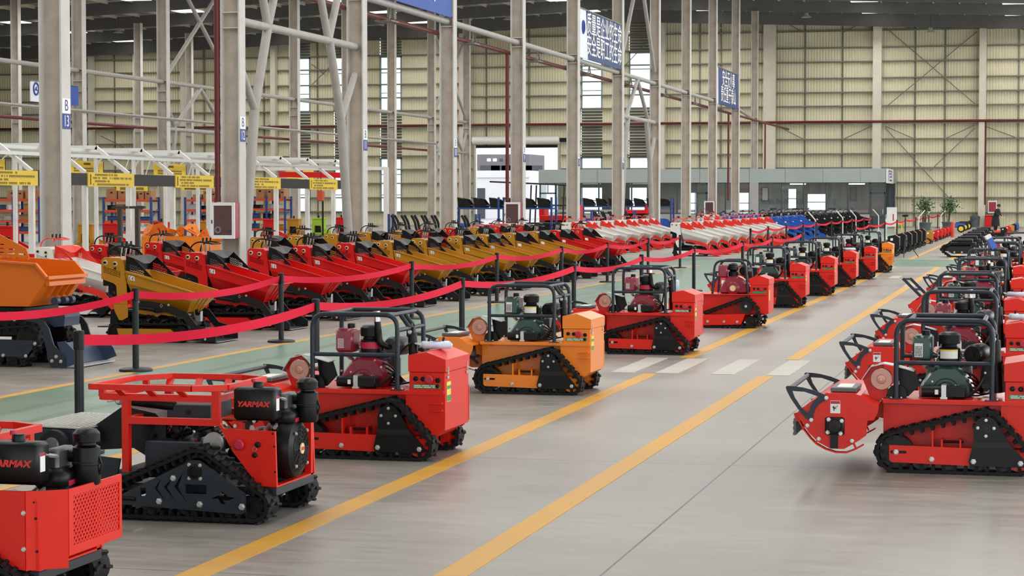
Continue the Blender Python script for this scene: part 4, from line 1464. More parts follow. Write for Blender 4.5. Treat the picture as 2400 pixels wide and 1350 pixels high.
# red mulcher of the simpler build: bare hoops, long skirt, drive wheel at the back
def make_simple():
    t = thing('skirted_mulcher')
    TS = tracer(1560, 460, 4.0, 1743, 772, 155.9, 32.0, -0.42)
    q = lambda x, y, yy=-0.42: TS(x, y, yy)
    for s in (-1, 1):
        yo, yi = s * 0.43, s * 0.27
        ya, yb = min(yo, yi), max(yo, yi)
        track_mesh([(-0.62, 0.12, 0.085), (0.02, 0.34, 0.1), (0.13, 0.12, 0.085), (0.1, 0.25, 0.1)], ya, yb, 0.02, 0.02, 0.08, 0.03).build('track', 'rubber', t, smooth=0)
        wheel_mesh(0.03, 0.335, 0.1, ya + 0.01, yb - 0.01, 20).build('sprocket', 'charcoal', t)
        bolt_at(t, 0.03, yo, 0.335, 0.02, 'y-' if s < 0 else 'y+')
        for x in (-0.6, -0.3, 0.1):
            wheel_mesh(x, 0.11, 0.08, ya + 0.03, yb - 0.03, 16).build('roller', 'black', t)
        MB().plate([(-0.7, 0.2), (0.02, 0.22), (-0.04, 0.06), (-0.66, 0.04)], yo - s * 0.01, yo + s * 0.008, 'y').build('side_skirt', 'red', t, smooth=0)
        for x in (-0.55, -0.3, -0.1):
            bolt_at(t, x, yo + s * 0.008, 0.1, 0.02, 'y-' if s < 0 else 'y+')
        MB().tube(fillet([(-0.5, s * 0.3, 0.5), (-0.46, s * 0.3, 1.02), (0.0, s * 0.3, 1.02), (0.05, s * 0.3, 0.5)], 0.12, 6), 0.018, 10).build('cage_hoop', 'slate', t)
    MB().plate([(-0.75, 0.5), (-0.75, 0.2), (0.3, 0.2), (0.33, 0.5)], -0.27, 0.27, 'y').build('hull', 'red', t, smooth=0)
    MB().cbox(-0.76, 0.32, -0.33, 0.33, 0.5, 0.515, 0.003).build('deck_plate', 'red', t, smooth=0)
    MB().cbox(0.08, 0.36, -0.31, 0.31, 0.22, 0.66, 0.006).build('control_cabinet', 'red', t, smooth=0)
    MB().plate([(0.074, 0.66), (0.366, 0.66), (0.366, 0.75), (0.22, 0.8), (0.074, 0.76)], -0.316, 0.316, 'y').build('cabinet_lid', 'red', t, smooth=0)
    for x in (0.14, 0.2, 0.31):
        MB().cyl((x, -0.31, 0.6), (x, -0.325, 0.6), 0.018, 12).build('socket', 'black', t)
    MB().cyl((0.255, -0.31, 0.6), (0.255, -0.345, 0.6), 0.028, 14).build('stop_button', 'sticker_red', t)
    sticker(t, 'green_label', 0.225, 0.545, 0.2, 0.03, -0.312, 'sticker_green')
    sticker(t, 'rear_label', 0.361, 0.5, 0.1, 0.15, -0.22, 'sticker_yellow', 'x')
    cow = fillet2([(-0.42, 0.52), (-0.4, 0.62), (-0.3, 0.78), (-0.12, 0.78), (0.02, 0.66), (0.04, 0.52)], 0.04)
    MB().puff(cow, -0.14, 0.14, 0.14, 0.05).build('fan_cowl', 'maroon', t, smooth=50)
    MB().lathe([(0.1, 0), (0.1, 0.02), (0.08, 0.03), (0.002, 0.03)], (-0.2, -0.19, 0.6), (0, -1, 0), 20).build('fan_hub', 'maroon', t)
    MB().cyl((-0.2, -0.222, 0.6), (-0.2, -0.224, 0.6), 0.045, 18).build('round_badge', 'cream_dot', t)
    MB().cbox(-0.44, -0.3, -0.12, 0.14, 0.76, 0.95, 0.018).build('fuel_tank', 'maroon', t, smooth=42)
    MB().lathe([(0.07, 0), (0.075, 0.12), (0.05, 0.14), (0.08, 0.16), (0.075, 0.24), (0.03, 0.26)], (-0.22, -0.02, 0.72), (0, 0, 1), 20).build('air_cleaner', 'black', t)
    MB().lathe([(0.02, 0), (0.07, 0), (0.075, 0.01), (0.075, 0.15), (0.02, 0.16)], (-0.06, -0.06, 0.86), (0.3, 0.95, 0), 20).build('silencer', 'black', t)
    MB().cbox(-1.15, -0.85, -0.5, 0.5, 0.12, 0.5, 0.05).build('flail_head', 'red', t, smooth=0)
    for y in (-0.2, 0.2):
        MB().bar((-0.9, y, 0.35), (-0.7, y, 0.42), 0.03, 0.08).build('lift_arm', 'red', t, smooth=0)
    return t
o = make_simple()
p = G(1743, 770) + Vector((0, 0.43, 0))
o.location = (p.x, p.y, 0)
tag(o, 'red mulcher with two bare hoops and long skirt, maroon engine', 'mulcher', 'tracked mulchers')

# remote controls and oddments lying on the machines
def remote(loc, rz, label):
    t = thing('remote_control', loc, rz)
    MB().cbox(-0.12, 0.12, -0.07, 0.07, 0, 0.055, 0.02).build('case', 'plastic_bag', t, smooth=60)
    for x in (-0.06, 0.05):
        MB().cyl((x, 0, 0.05), (x + 0.01, 0, 0.085), 0.009, 8).build('stick', 'black', t)
    MB().box(-0.03, 0.03, -0.05, -0.02, 0.055, 0.06).build('keypad', 'outdoor_grey', t, smooth=0)
    MB().tube([(-0.12, -0.05, 0.03), (-0.16, 0, 0.04), (-0.12, 0.05, 0.03)], 0.007, 6).build('strap_loop', 'white', t)
    return tag(t, label, 'remote control', 'remote controls')
def on_lid(o, dx=0.26, dz=0.812, dy=0.0):
    return (o.location.x + dx, o.location.y + dy, dz)
remote(on_lid(M['c'], 0.24, 0.815), 0.4, 'bagged white remote control on the lid of the red mulcher nearest the basket carrier')
remote(on_lid(N[1], 0.26, 0.815), 0.2, 'bagged remote control on the second far-side mulcher')
remote(on_lid(N[2], 0.26, 0.815), -0.3, 'bagged remote control on the third far-side mulcher')
remote(on_lid(M['i'], 0.24, 0.815), 0.3, 'bagged remote control on the middle of the three overlapping mulchers')
t = thing('blue_carton', (N[4].location.x - 0.2, N[4].location.y - 0.32, 1.105), 0.4)
MB().cbox(-0.05, 0.05, -0.05, 0.05, 0, 0.2, 0.004).build('carton_body', 'blue', t, smooth=0)
MB().box(-0.05, 0.05, -0.051, 0.051, 0.2, 0.26).build('carton_lid', 'white', t, smooth=0)
t.rotation_euler = (0, -0.5, 0.3)
tag(t, 'blue and white carton on the cage of a far-side mulcher', 'carton')
t = thing('plastic_bottle')
p = G(1582, 690)
t.location = p
MB().cbox(-0.09, 0.09, -0.06, 0.06, 0, 0.3, 0.03).build('bottle_body', 'plastic_bag', t, smooth=60)
MB().lathe([(0.03, 0.3), (0.025, 0.36), (0.02, 0.37)], (0, 0, 0), (0, 0, 1), 10).build('bottle_cap', 'blue', t)
tag(t, 'pale blue plastic canister on the floor behind the red mulchers', 'canister')
drop(P_GREEN)
drop(P_MAROON)
# ================================================================== red basket carriers (open frame, black diesel)
TYc = tracer(0, 840, 2.6475, 460, 1225, 388, 13.3, -0.455)
TY2 = tracer(460, 860, 3.553, 460, 1225, 388, 13.3, -0.455)
TY1 = tracer(200, 860, 3.553, 460, 1225, 388, 13.3, -0.455)

def make_carrier(guard):
    t = thing('basket_carrier')
    for s in (-1, 1):
        yo, yi = s * 0.455, s * 0.27
        ya, yb = min(yo, yi), max(yo, yi)
        track_mesh([(-0.56, 0.11, 0.075), (0.365, 0.11, 0.075), (0.0, 0.31, 0.115)], ya, yb, 0.026, 0.014, 0.055, 0.03).build('track', 'rubber', t, smooth=0)
        for x in (-0.54, -0.3, -0.06, 0.18, 0.36):
            wheel_mesh(x, 0.1, 0.068, ya + 0.03, yb - 0.03, 18).build('roller', 'black', t)
        wheel_mesh(0.0, 0.31, 0.1, ya + 0.03, yb - 0.03, 18, 6).build('sprocket', 'black', t)
        Q = lambda x, y: TYc(x, y)
        pl = [Q(x, y) for x, y in ((590, 880), (700, 868), (1165, 642), (1190, 630), (1240, 630), (1265, 642), (1545, 830), (1548, 940), (1520, 955), (610, 915))]
        holes = []
        for a, c, d, e in (((990, 752), (945, 812), (1018, 890), (966, 812)), ((1065, 745), (1006, 803), (1084, 888), (1030, 803)), ((1140, 700), (1076, 800), (1160, 890), (1103, 800))):
            holes.append([Q(*a), Q(*c), Q(*d), Q(*e)])
        holes.append(fillet2([Q(1150, 780), Q(1292, 780), Q(1292, 838), Q(1150, 838)], 0.01))
        holes.append([Q(850, 812), Q(887, 812), Q(887, 865), Q(850, 865)])
        holes.append([Q(*c) for c in ((1320, 866), (1362, 845), (1400, 847), (1376, 823), (1402, 820), (1436, 850), (1480, 852), (1436, 874), (1398, 872), (1420, 893), (1390, 896), (1358, 864))])
        holes.append(circle2(*Q(1215, 700), 0.022, 14))
        MB().plate(pl, yo + s * 0.012, yo - s * 0.006, 'y', holes).build('side_plate', 'slate', t, smooth=0)
        u, v = Q(1215, 700)
        MB().lathe([(0.045, 0), (0.045, 0.012), (0.03, 0.014), (0.026, 0.004), (0.02, 0.004)], (u, yo + s * 0.012, v), (0, s, 0), 18).build('hub', 'black', t)
        ax = 'y-' if s < 0 else 'y+'
        for x, y, r in ((1178, 658, 0.011), (1250, 660, 0.011), (1178, 742, 0.011), (1252, 742, 0.011), (1072, 745, 0.017), (977, 892, 0.018), (1247, 902, 0.018), (1525, 908, 0.019), (700, 880, 0.016)):
            bolt_at(t, *(lambda q: (q[0], yo + s * 0.012, q[1]))(Q(x, y)), r, ax)
        u0, v0 = Q(715, 880)
        u1, v1 = Q(820, 883)
        MB().cyl((u0, yo + s * 0.02, v0), (u1, yo + s * 0.02, v1), 0.012, 10).build('tension_rod', 'black', t)
    Y = 0.33
    P = lambda x, y, yy=-Y: TYc(x, y, yy)
    def tubebar(a, c, name='frame_tube', w=0.042):
        MB().bar(a, c, w, w, (0, 0, 1)).build(name, 'red', t, smooth=0)
    xl, _ = P(752, 500)
    xr_, _ = P(1352, 300)
    zrail = P(1000, 393)[1]
    zlow = P(900, 247)[1]
    ztop = P(900, 178)[1]
    xl0 = P(590, 240)[0]
    for s in (-1, 1):
        y = s * Y
        tubebar((xl, y, 0.28), (xl, y, zlow), w=0.045)
        tubebar((xr_, y, zrail - 0.02), (xr_, y, ztop), w=0.045)
        tubebar((xl, y, zrail), (xr_ + 0.03, y, zrail))
        tubebar((xl0, y, zlow), (xr_, y, zlow))
        tubebar((xl0, y, zlow), (xl0, y, zlow + 0.06), w=0.036)
        for x in (700, 905, 1110):
            u0, v0 = P(x + 45, 247)
            u1, v1 = P(x, 190, -Y - 0.06)
            MB().bar((u0, y, v0), (u1, s * (Y + 0.1), ztop), 0.012, 0.045, (1, 0, 0)).build('basket_stay', 'red', t, smooth=0)
    tubebar((xl0, -Y, zlow), (xl0, Y, zlow))
    tubebar((xr_, -Y, zlow), (xr_, Y, zlow), w=0.038)
    tubebar((xl, -Y, zrail), (xl, Y, zrail), w=0.038)
    ring = [(xl0 - 0.03, -Y - 0.1), (P(1230, 190)[0], -Y - 0.1), (xr_ + 0.06, -Y + 0.02), (xr_ + 0.06, Y + 0.0), (P(1230, 190)[0], Y + 0.1), (xl0 + 0.14, Y + 0.1), (xl0 - 0.03, Y - 0.12)]
    for (a, c), (e, f) in zip(ring, ring[1:] + ring[:1]):
        MB().bar((a, c, ztop), (e, f, ztop), 0.036, 0.036, (0, 0, 1)).build('basket_rim', 'red', t, smooth=0)
    # panel with emergency stop
    pan = [TY2(x, y, -Y) for x, y in ((205, 440), (255, 505), (705, 515), (718, 975), (560, 970), (330, 690), (212, 480))]
    for s in (-1, 1):
        MB().plate(pan, s * Y, s * (Y + 0.02), 'y').build('side_panel', 'red', t, smooth=0)
    u, v = TY2(398, 630, -Y)
    MB().lathe([(0.02, 0), (0.022, 0.012), (0.032, 0.014), (0.034, 0.028), (0.026, 0.036), (0.002, 0.037)], (u, -Y - 0.02, v), (0, -1, 0), 20).build('stop_button', 'sticker_red', t)
    for x, y, r in ((556, 628, 0.018), (530, 715, 0.016)):
        u, v = TY2(x, y, -Y)
        MB().lathe([(r, 0), (r, 0.012), (r * 0.55, 0.016), (0.002, 0.016)], (u, -Y - 0.02, v), (0, -1, 0), 14).build('key_socket', 'black', t)
    u, v = TY2(527, 665, -Y)
    MB().tube([(u + 0.012 * cos(2 * pi * k / 14), -Y - 0.024, v + 0.014 * sin(2 * pi * k / 14)) for k in range(14)], 0.002, 5, True).build('key_ring', 'copper_disc', t)
    for x, y in ((685, 535), (698, 640), (705, 850), (310, 652), (235, 535)):
        bolt_at(t, *(lambda q: (q[0], -Y - 0.02, q[1]))(TY2(x, y, -Y)), 0.006, 'y-', 'black')
    # platform and far rear post
    xp0, zp = TY2(480, 1000, -Y)
    xp1, zp1 = TY2(712, 1010, -Y)
    MB().cbox(xl - 0.02, xp1, -Y - 0.01, Y + 0.01, zp1 - 0.03, zp1 + 0.02, 0.004).build('platform', 'slate', t, smooth=0)
    MB().box(xp1 - 0.045, xp1 - 0.002, Y - 0.04, Y, zp1, TY2(985, 440, Y)[1]).build('rear_post', 'red', t, smooth=0)
    MB().box(xp1 - 0.045, xp1 - 0.002, -Y, Y, zp1 + 0.02, zp1 + 0.03).build('rear_sill', 'red', t, smooth=0)
    # dark boxes in the frame
    (a, z1), (e, z0) = P(1045, 282, -0.05), P(1330, 378, -0.05)
    MB().cbox(a, e, -0.12, 0.25, z0, z1, 0.006).build('control_box', 'slate', t, smooth=0)
    MB().cyl(((a + e) / 2, -0.12, (z0 + z1) / 2), ((a + e) / 2, -0.128, (z0 + z1) / 2), 0.016, 12).build('box_socket', 'black', t)
    (a, z1), (e, z0) = P(868, 520, -0.2), P(1250, 690, -0.2)
    MB().cbox(a, e, -0.2, 0.2, z0 - 0.06, z1, 0.008).build('battery_box', 'slate', t, smooth=0)
    cl = MB()
    r = random.Random(3)
    for k in range(22):
        x, z = r.uniform(a + 0.02, e + 0.14), r.uniform(z1 + 0.02, z1 + 0.12)
        cl.cyl((x, -0.16, z), (x + r.uniform(-0.08, 0.08), r.uniform(-0.1, 0.1), z + r.uniform(-0.04, 0.04)), r.uniform(0.008, 0.02), 6)
    cl.cbox(a + 0.1, a + 0.2, -0.12, 0.05, z1, z1 + 0.1, 0.01)
    cl.build('valve_block', 'black', t)
    for k, (m, x) in enumerate((('hose_orange', 0.12), ('black', 0.0), ('black', 0.2), ('hose_orange', 0.3))):
        MB().tube(fillet([(a + x, -0.1, z1), (a + x + 0.02, -0.12, z1 + 0.1), (a + x + 0.14, -0.08, z1 + 0.14), (a + x + 0.3, 0, z1 + 0.12)], 0.08), 0.01, 7).build('hose', m, t)
    u, v = P(1330, 520, -0.2)
    MB().lathe([(0.05, 0), (0.062, 0), (0.066, 0.02), (0.055, 0.03), (0.02, 0.03)], (u, -0.22, v), (0, 1, 0), 20).build('clutch_ring', 'steel', t)
    # diesel engine, fan facing backwards
    x1, _ = TY2(925, 660, -0.02)
    x0, _ = TY2(715, 660, -0.1)
    zc = TY2(850, 660, -0.05)[1]
    yc = -0.02
    cow = MB().lathe([(0.02, 0), (0.16, 0), (0.188, 0.03), (0.19, 0.1), (0.175, 0.15), (0.14, 0.17), (0.135, 0.166), (0.02, 0.166)], (x1 - 0.18, yc, zc), (1, 0, 0), 32).build('fan_cowl', 'black', t)
    gr = MB()
    for q in (0.03, 0.06, 0.085, 0.11, 0.13):
        gr.tube([(x1 - 0.008, yc + q * cos(2 * pi * k / 28), zc + q * sin(2 * pi * k / 28)) for k in range(28)], 0.0035, 4, True)
    for k in range(12):
        a_ = 2 * pi * k / 12
        gr.cyl((x1 - 0.008, yc + 0.02 * cos(a_), zc + 0.02 * sin(a_)), (x1 - 0.008, yc + 0.132 * cos(a_), zc + 0.132 * sin(a_)), 0.0035, 4)
    gr.build('fan_grille', 'charcoal', cow)
    MB().lathe([(0.034, 0), (0.034, 0.008), (0.002, 0.009)], (x1 - 0.006, yc, zc), (1, 0, 0), 20).build('badge', 'cream_dot', cow)
    MB().box(x1 + 0.003, x1 + 0.006, yc - 0.024, yc + 0.024, zc - 0.01, zc + 0.01).build('badge_band', 'logo_red', cow, smooth=0)
    for k in range(4):
        a_ = pi / 4 + k * pi / 2
        bolt_at(cow, x1 - 0.01, yc + 0.142 * cos(a_), zc + 0.142 * sin(a_), 0.011, 'x+')
    top = MB()
    top.cbox(x1 - 0.2, x1 - 0.03, yc - 0.1, yc + 0.09, zc + 0.14, zc + 0.25, 0.03)
    top.build('cowl_top', 'black', t, smooth=60)
    MB().box(x1 - 0.031, x1 - 0.026, yc - 0.05, yc + 0.02, zc + 0.165, zc + 0.19).build('cowl_badge', 'sticker_red', t, smooth=0)
    eb = MB()
    eb.cbox(x0 - 0.12, x1 - 0.14, -0.14, 0.16, zc - 0.14, zc + 0.1, 0.02)
    eb.cbox(x0 - 0.02, x1 - 0.08, -0.08, 0.12, zc + 0.08, zc + 0.34, 0.015)
    eb.build('engine_block', 'dark_steel', t)
    ft = MB()
    r = random.Random(9)
    for k in range(20):
        x, z = r.uniform(x0 - 0.16, x1 - 0.06), r.uniform(zc + 0.1, zc + 0.36)
        ft.cyl((x, r.uniform(-0.22, -0.05), z), (x + r.uniform(-0.04, 0.04), r.uniform(-0.05, 0.1), z + r.uniform(-0.04, 0.04)), r.uniform(0.006, 0.018), 6)
    ft.build('fittings', 'steel', t)
    # fuel tank with lettering
    (a, z1), (e, z0) = TY2(325, 165, -0.3), TY2(690, 435, -0.3)
    tk = MB().cbox(a, e, -0.3, -0.16, z0, z1, 0.017).build('fuel_tank', 'black', t, smooth=50)
    MB().lathe([(0.032, 0), (0.032, 0.028), (0.028, 0.034)], ((a + e) / 2, -0.22, z1), (0, 0, 1), 14).build('filler_cap', 'black', tk)
    MB().cyl(((a + e) / 2 - 0.03, -0.22, z1 + 0.03), ((a + e) / 2 - 0.03, -0.22, z1 + 0.05), 0.014, 10).build('breather', 'sticker_red', tk)
    text_on('lettering', 'YARMAX', 0.044, 'logo_red', tk, ((a + e) / 2 - 0.005, -0.3015, (z0 + z1) / 2), 'y-', 0.0022, 0.25, 1.15)
    sl = MB().box(e, e + 0.002, -0.27, -0.22, z0 + 0.06, z1 - 0.05).build('side_label', 'paper', tk, smooth=0)
    MB().box(e + 0.002, e + 0.003, -0.27, -0.22, z1 - 0.064, z1 - 0.05).build('label_stripe', 'sticker_red', sl, smooth=0)
    # air cleaner
    u, zb = TY2(967, 435, 0.05)
    zt = TY2(967, 70, 0.05)[1]
    hh = zt - zb
    ac = MB().lathe([(0.06, 0), (0.067, 0.01), (0.067, hh * 0.35), (0.071, hh * 0.36), (0.071, hh * 0.4), (0.067, hh * 0.41), (0.066, hh * 0.66), (0.045, hh * 0.7), (0.045, hh * 0.74), (0.064, hh * 0.76), (0.066, hh * 0.9), (0.05, hh * 0.97), (0.02, hh)], (u, 0.05, zb), (0, 0, 1), 26).build('air_cleaner', 'black', t)
    MB().cyl((u - 0.14, 0.05, zb + hh * 0.5), (u - 0.05, 0.05, zb + hh * 0.5), 0.032, 12).build('intake_pipe', 'black', t)
    MB().tube([(u + 0.066, 0.05, zb + hh * 0.5), (u + 0.08, 0.05, zb + hh * 0.35), (u + 0.067, 0.05, zb + hh * 0.18)], 0.006, 5).build('clip', 'black', ac)
    # front attachment: lift arm and flat mowing deck
    x = xl
    MB().plate([(x + 0.32, 0.42), (x + 0.1, 0.62), (x - 0.12, 0.66), (x - 0.36, 0.5), (x - 0.3, 0.38), (x - 0.05, 0.4), (x + 0.2, 0.26)], -0.12, 0.12, 'y').build('lift_arm', 'black', t, smooth=0)
    ry = MB().cyl((x - 0.1, -0.1, 0.7), (x + 0.22, -0.1, 0.67), 0.034, 14)
    ry.cyl((x + 0.2, -0.1, 0.67), (x + 0.36, -0.1, 0.655), 0.016, 10)
    ry.cyl((x - 0.13, -0.15, 0.7), (x - 0.13, -0.05, 0.7), 0.03, 12)
    ry.build('lift_ram', 'black', t)
    bolt_at(t, x - 0.13, -0.15, 0.7, 0.022)
    MB().tube([(x - 0.14, -0.16, 0.7), (x - 0.2, -0.17, 0.72), (x - 0.2, -0.17, 0.69), (x - 0.14, -0.17, 0.7)], 0.004, 5).build('lock_pin', 'copper_disc', t)
    dk = MB()
    dk.plate([(x - 0.26, 0.42), (x - 0.64, 0.42), (x - 0.72, 0.53), (x - 0.28, 0.52)], -0.3, 0.56, 'y')
    dk.build('mowing_deck', 'slate', t, smooth=0)
    MB().bar((x - 0.71, 0.13, 0.54), (x - 0.29, 0.13, 0.53), 0.84, 0.008, (0, 0, 1)).build('tread_plate', 'tread', t, smooth=0)
    rib = MB()
    for k in range(12):
        q = k / 11
        rib.bar((x - 0.69 + 0.38 * q, -0.26, 0.545 - 0.01 * q), (x - 0.69 + 0.38 * q, 0.5, 0.545 - 0.01 * q), 0.012, 0.008, (0, 0, 1))
    rib.build('tread_ribs', 'zinc', t, smooth=0)
    wl = MB().lathe([(0.03, 0), (0.075, 0.005), (0.09, 0.015), (0.09, 0.06), (0.075, 0.07), (0.03, 0.07)], (x - 0.46, -0.42, 0.44), (0, 1, 0), 22).build('gauge_wheel', 'rubber', t)
    MB().lathe([(0.002, -0.01), (0.04, -0.008), (0.05, 0.004), (0.05, 0.02), (0.002, 0.02)], (x - 0.46, -0.42, 0.44), (0, 1, 0), 16).build('wheel_hub', 'dark_steel', wl)
    MB().cyl((x - 0.24, -0.2, 0.13), (x - 0.24, 0.6, 0.13), 0.1, 20).build('ground_roller', 'rubber', t)
    MB().plate([(x - 0.34, 0.12), (x - 0.14, 0.14), (x - 0.1, 0.34), (x - 0.34, 0.36)], -0.21, -0.19, 'y').build('roller_bracket', 'slate', t, smooth=0)
    if guard:
        z0, z1 = zp1 + 0.03, zp1 + 0.4
        xa, xb = TY2(640, 600, -Y)[0], xp1 + 0.11
        MB().plate([(xl + 0.4, z0 + 0.05), (xa, z0), (xa, z1), (xl + 0.5, z1)], -Y - 0.05, -Y - 0.03, 'y').build('guard_side', 'red', t, smooth=0)
        MB().bar((xa, -Y - 0.04, (z0 + z1) / 2), (xb, -Y + 0.07, (z0 + z1) / 2 + 0.0), 0.012, z1 - z0, (0, 0, 1)).build('guard_corner', 'red', t, smooth=0)
        ya, yb = -Y + 0.07, Y
        lat = MB()
        r0, r1, v0, v1 = ya + 0.045, yb - 0.03, z0 + 0.1, z1 - 0.035
        st, c = 0.034, -1.5
        k = -60
        while k < 120:
            for sg in (1, -1):
                # line v = sg * u + k * st, clipped to the opening
                pts = []
                for u in (r0, r1):
                    v = sg * (u - r0) + v0 + k * st
                    if v0 <= v <= v1:
                        pts.append((u, v))
                for v in (v0, v1):
                    u = r0 + sg * (v - v0 - k * st)
                    if r0 < u < r1:
                        pts.append((u, v))
                if len(pts) >= 2 and hypot(pts[0][0] - pts[-1][0], pts[0][1] - pts[-1][1]) > 0.01:
                    pts.sort()
                    lat.bar((xb + 0.0005 * sg, pts[0][0], pts[0][1]), (xb + 0.0005 * sg, pts[-1][0], pts[-1][1]), 0.004, 0.0115, (0, 1, -sg))
            k += 1
        lat.build('guard_mesh', 'red', t, smooth=0)
        MB().plate([(ya, z0 + 0.06), (yb, z0 + 0.06), (yb, z1), (ya, z1)], xb - 0.005, xb + 0.005, 'x', [rect2(r0, r1, v0, v1)]).build('guard_rim', 'red', t, smooth=0)
        MB().add([(xa, -Y - 0.04, z0), (xb, ya, z0 + 0.06), (xb, yb, z0 + 0.06), (xa, yb, z0), (xa, -Y - 0.04, z0 - 0.006), (xb, ya, z0 + 0.054), (xb, yb, z0 + 0.054), (xa, yb, z0 - 0.006)],
                 [(0, 1, 2, 3), (7, 6, 5, 4), (0, 4, 5, 1), (1, 5, 6, 2), (2, 6, 7, 3), (3, 7, 4, 0)]).build('guard_apron', 'red', t, smooth=0)
        for v in (z0 + 0.1, z1 - 0.1):
            bolt_at(t, xa - 0.004, -Y - 0.052, v, 0.011)
    return t

cb = make_carrier(False)
p = G(460, 1225) + Vector((0, 0.455, 0))
cb.location = (p.x, p.y, 0)
tag(cb, 'red open-frame tracked carrier with basket rack and lettered black fuel tank', 'tracked carrier', 'basket carriers')
ca = make_carrier(True)
ca.location = (p.x - 0.06, p.y / 1.32, 0)
tag(ca, 'red tracked carrier with perforated rear guard, cut by the picture edge', 'tracked carrier', 'basket carriers')
remote((cb.location.x + 0.06, cb.location.y + 0.16, 0.733), 0.2, 'white remote control inside the red basket carrier')

# ================================================================== mini dumpers with loading shovel
TD = tracer(220, 560, 5.19, 400, 803, 171.8, 30.0, -0.41)

def make_dumper(slots=True):
    t = thing('mini_dumper')
    q = lambda x, y, yy=-0.41: TD(x, y, yy)
    for s in (-1, 1):
        yo, yi = s * 0.39, s * 0.2
        ya, yb = min(yo, yi), max(yo, yi)
        track_mesh([(-0.78, 0.13, 0.11), (0.12, 0.1, 0.08), (0.2, 0.17, 0.08), (-0.3, 0.1, 0.08)], ya, yb, 0.02, 0.02, 0.09, 0.0).build('track', 'rubber', t, smooth=0)
        wheel_mesh(-0.78, 0.13, 0.105, ya + 0.02, yb - 0.02, 18).build('sprocket', 'black', t)
        wheel_mesh(0.17, 0.14, 0.09, ya + 0.02, yb - 0.02, 18).build('idler_wheel', 'black', t)
        fr = [q(x, y) for x, y in ((255, 1095), (940, 1095), (985, 1130), (890, 1215), (330, 1215), (270, 1160))]
        MB().plate(fr, yo - s * 0.05, yo + s * 0.012, 'y').build('track_frame', 'paint', t, smooth=0)
    MB().cbox(-0.85, 0.25, -0.3, 0.3, 0.2, 0.34, 0.02).build('chassis', 'black', t, smooth=0)
    eg = MB()
    r = random.Random(5)
    eg.cbox(-0.7, -0.2, -0.33, 0.33, 0.34, 0.44, 0.02)
    for k in range(12):
        x = r.uniform(-0.5, 0.3)
        eg.cyl((x, -0.36, r.uniform(0.26, 0.36)), (x + 0.08, -0.3, r.uniform(0.24, 0.36)), r.uniform(0.015, 0.035), 6)
    eg.build('gearbox', 'black', t)
    MB().box(-1.12, -0.86, -0.25, 0.25, 0.19, 0.205).build('foot_step', 'black', t, smooth=0)
    # tower with control panel
    tw = fillet2([q(x, y) for x, y in ((50, 265), (80, 230), (290, 236), (325, 262), (345, 330), (380, 550), (390, 800), (212, 800), (255, 740), (248, 575), (215, 545), (50, 490))], 0.015, 2)
    gr = []
    if slots:
        for i in range(11):
            for j in range(4):
                u, v = q(88 + i * 20.5, 345 + j * 20 + i * 6.2)
                gr.append(rect2(u - 0.0075, u + 0.0075, v - 0.007, v + 0.007))
    MB().plate(tw, -0.39, -0.378, 'y', gr).build('tower_side', 'paint', t, smooth=0)
    MB().plate(tw, 0.378, 0.39, 'y').build('tower_side', 'paint', t, smooth=0)
    e0, z1 = q(60, 232)
    e1 = q(340, 300)[0]
    tp = MB()
    cor = [q(x, y) for x, y in ((50, 490), (50, 265), (80, 232), (290, 238), (325, 262), (345, 330), (380, 550))]
    for (u0, v0), (u1, v1) in zip(cor, cor[1:]):
        tp.bar((u0, 0, v0), (u1, 0, v1), 0.76, 0.008, (0, 0, 1) if abs(u1 - u0) > abs(v1 - v0) else (1, 0, 0))
    tp.build('tower_shell', 'paint', t, smooth=0)
    MB().cbox(e0 + 0.03, e1 - 0.02, -0.28, 0.28, q(0, 720)[1], q(0, 420)[1], 0.02).build('engine_block', 'black', t)
    (a, zz), (c, zb) = q(40, 495), q(240, 580)
    MB().cbox(a - 0.01, c, -0.3, 0.3, zb, zz, 0.01).build('radiator_box', 'black', t, smooth=0)
    rr = MB()
    for k in range(7):
        x, z = q(r.uniform(130, 240), r.uniform(580, 760))
        rr.cyl((x, -0.28, z), (x + 0.03, -0.1, z + 0.02), r.uniform(0.01, 0.03), 8)
    rr.build('pump', 'dark_steel', t)
    lo = [q(x, y) for x, y in ((205, 795), (395, 795), (395, 955), (320, 995), (280, 990), (225, 890))]
    MB().plate(lo, -0.39, -0.375, 'y').build('lower_cheek', 'paint', t, smooth=0)
    MB().plate(lo, 0.375, 0.39, 'y').build('lower_cheek', 'paint', t, smooth=0)
    bk = [q(x, y) for x, y in ((150, 870), (205, 860), (300, 1000), (400, 960), (400, 1050), (140, 1050))]
    MB().plate(bk, -0.34, 0.34, 'y').build('rear_frame', 'black', t, smooth=0)
    for x, y in ((105, 290), (235, 305)):
        u, v = q(x, y)
        MB().cyl((u, -0.39, v), (u, -0.394, v), 0.034, 16).build('dial_ring', 'cream_dot', t)
        MB().cyl((u, -0.394, v), (u, -0.42, v), 0.018, 12).build('knob', 'black', t)
    u, v = q(235, 360)
    MB().cyl((u, -0.39, v), (u, -0.41, v), 0.02, 3).build('key_cap', 'black', t)
    # handle loop and levers
    hz = q(0, 232)[1]
    x0 = q(60, 262)[0]
    MB().tube(fillet([(x0, -0.2, hz - 0.03), (x0 + 0.02, -0.2, hz + 0.1), (x0 + 0.14, -0.2, hz + 0.165), (x0 + 0.36, -0.2, hz + 0.13), (x0 + 0.36, 0.2, hz + 0.13), (x0 + 0.14, 0.2, hz + 0.165), (x0 + 0.02, 0.2, hz + 0.1), (x0, 0.2, hz - 0.03)], 0.08), 0.012, 8).build('grab_handle', 'handle', t)
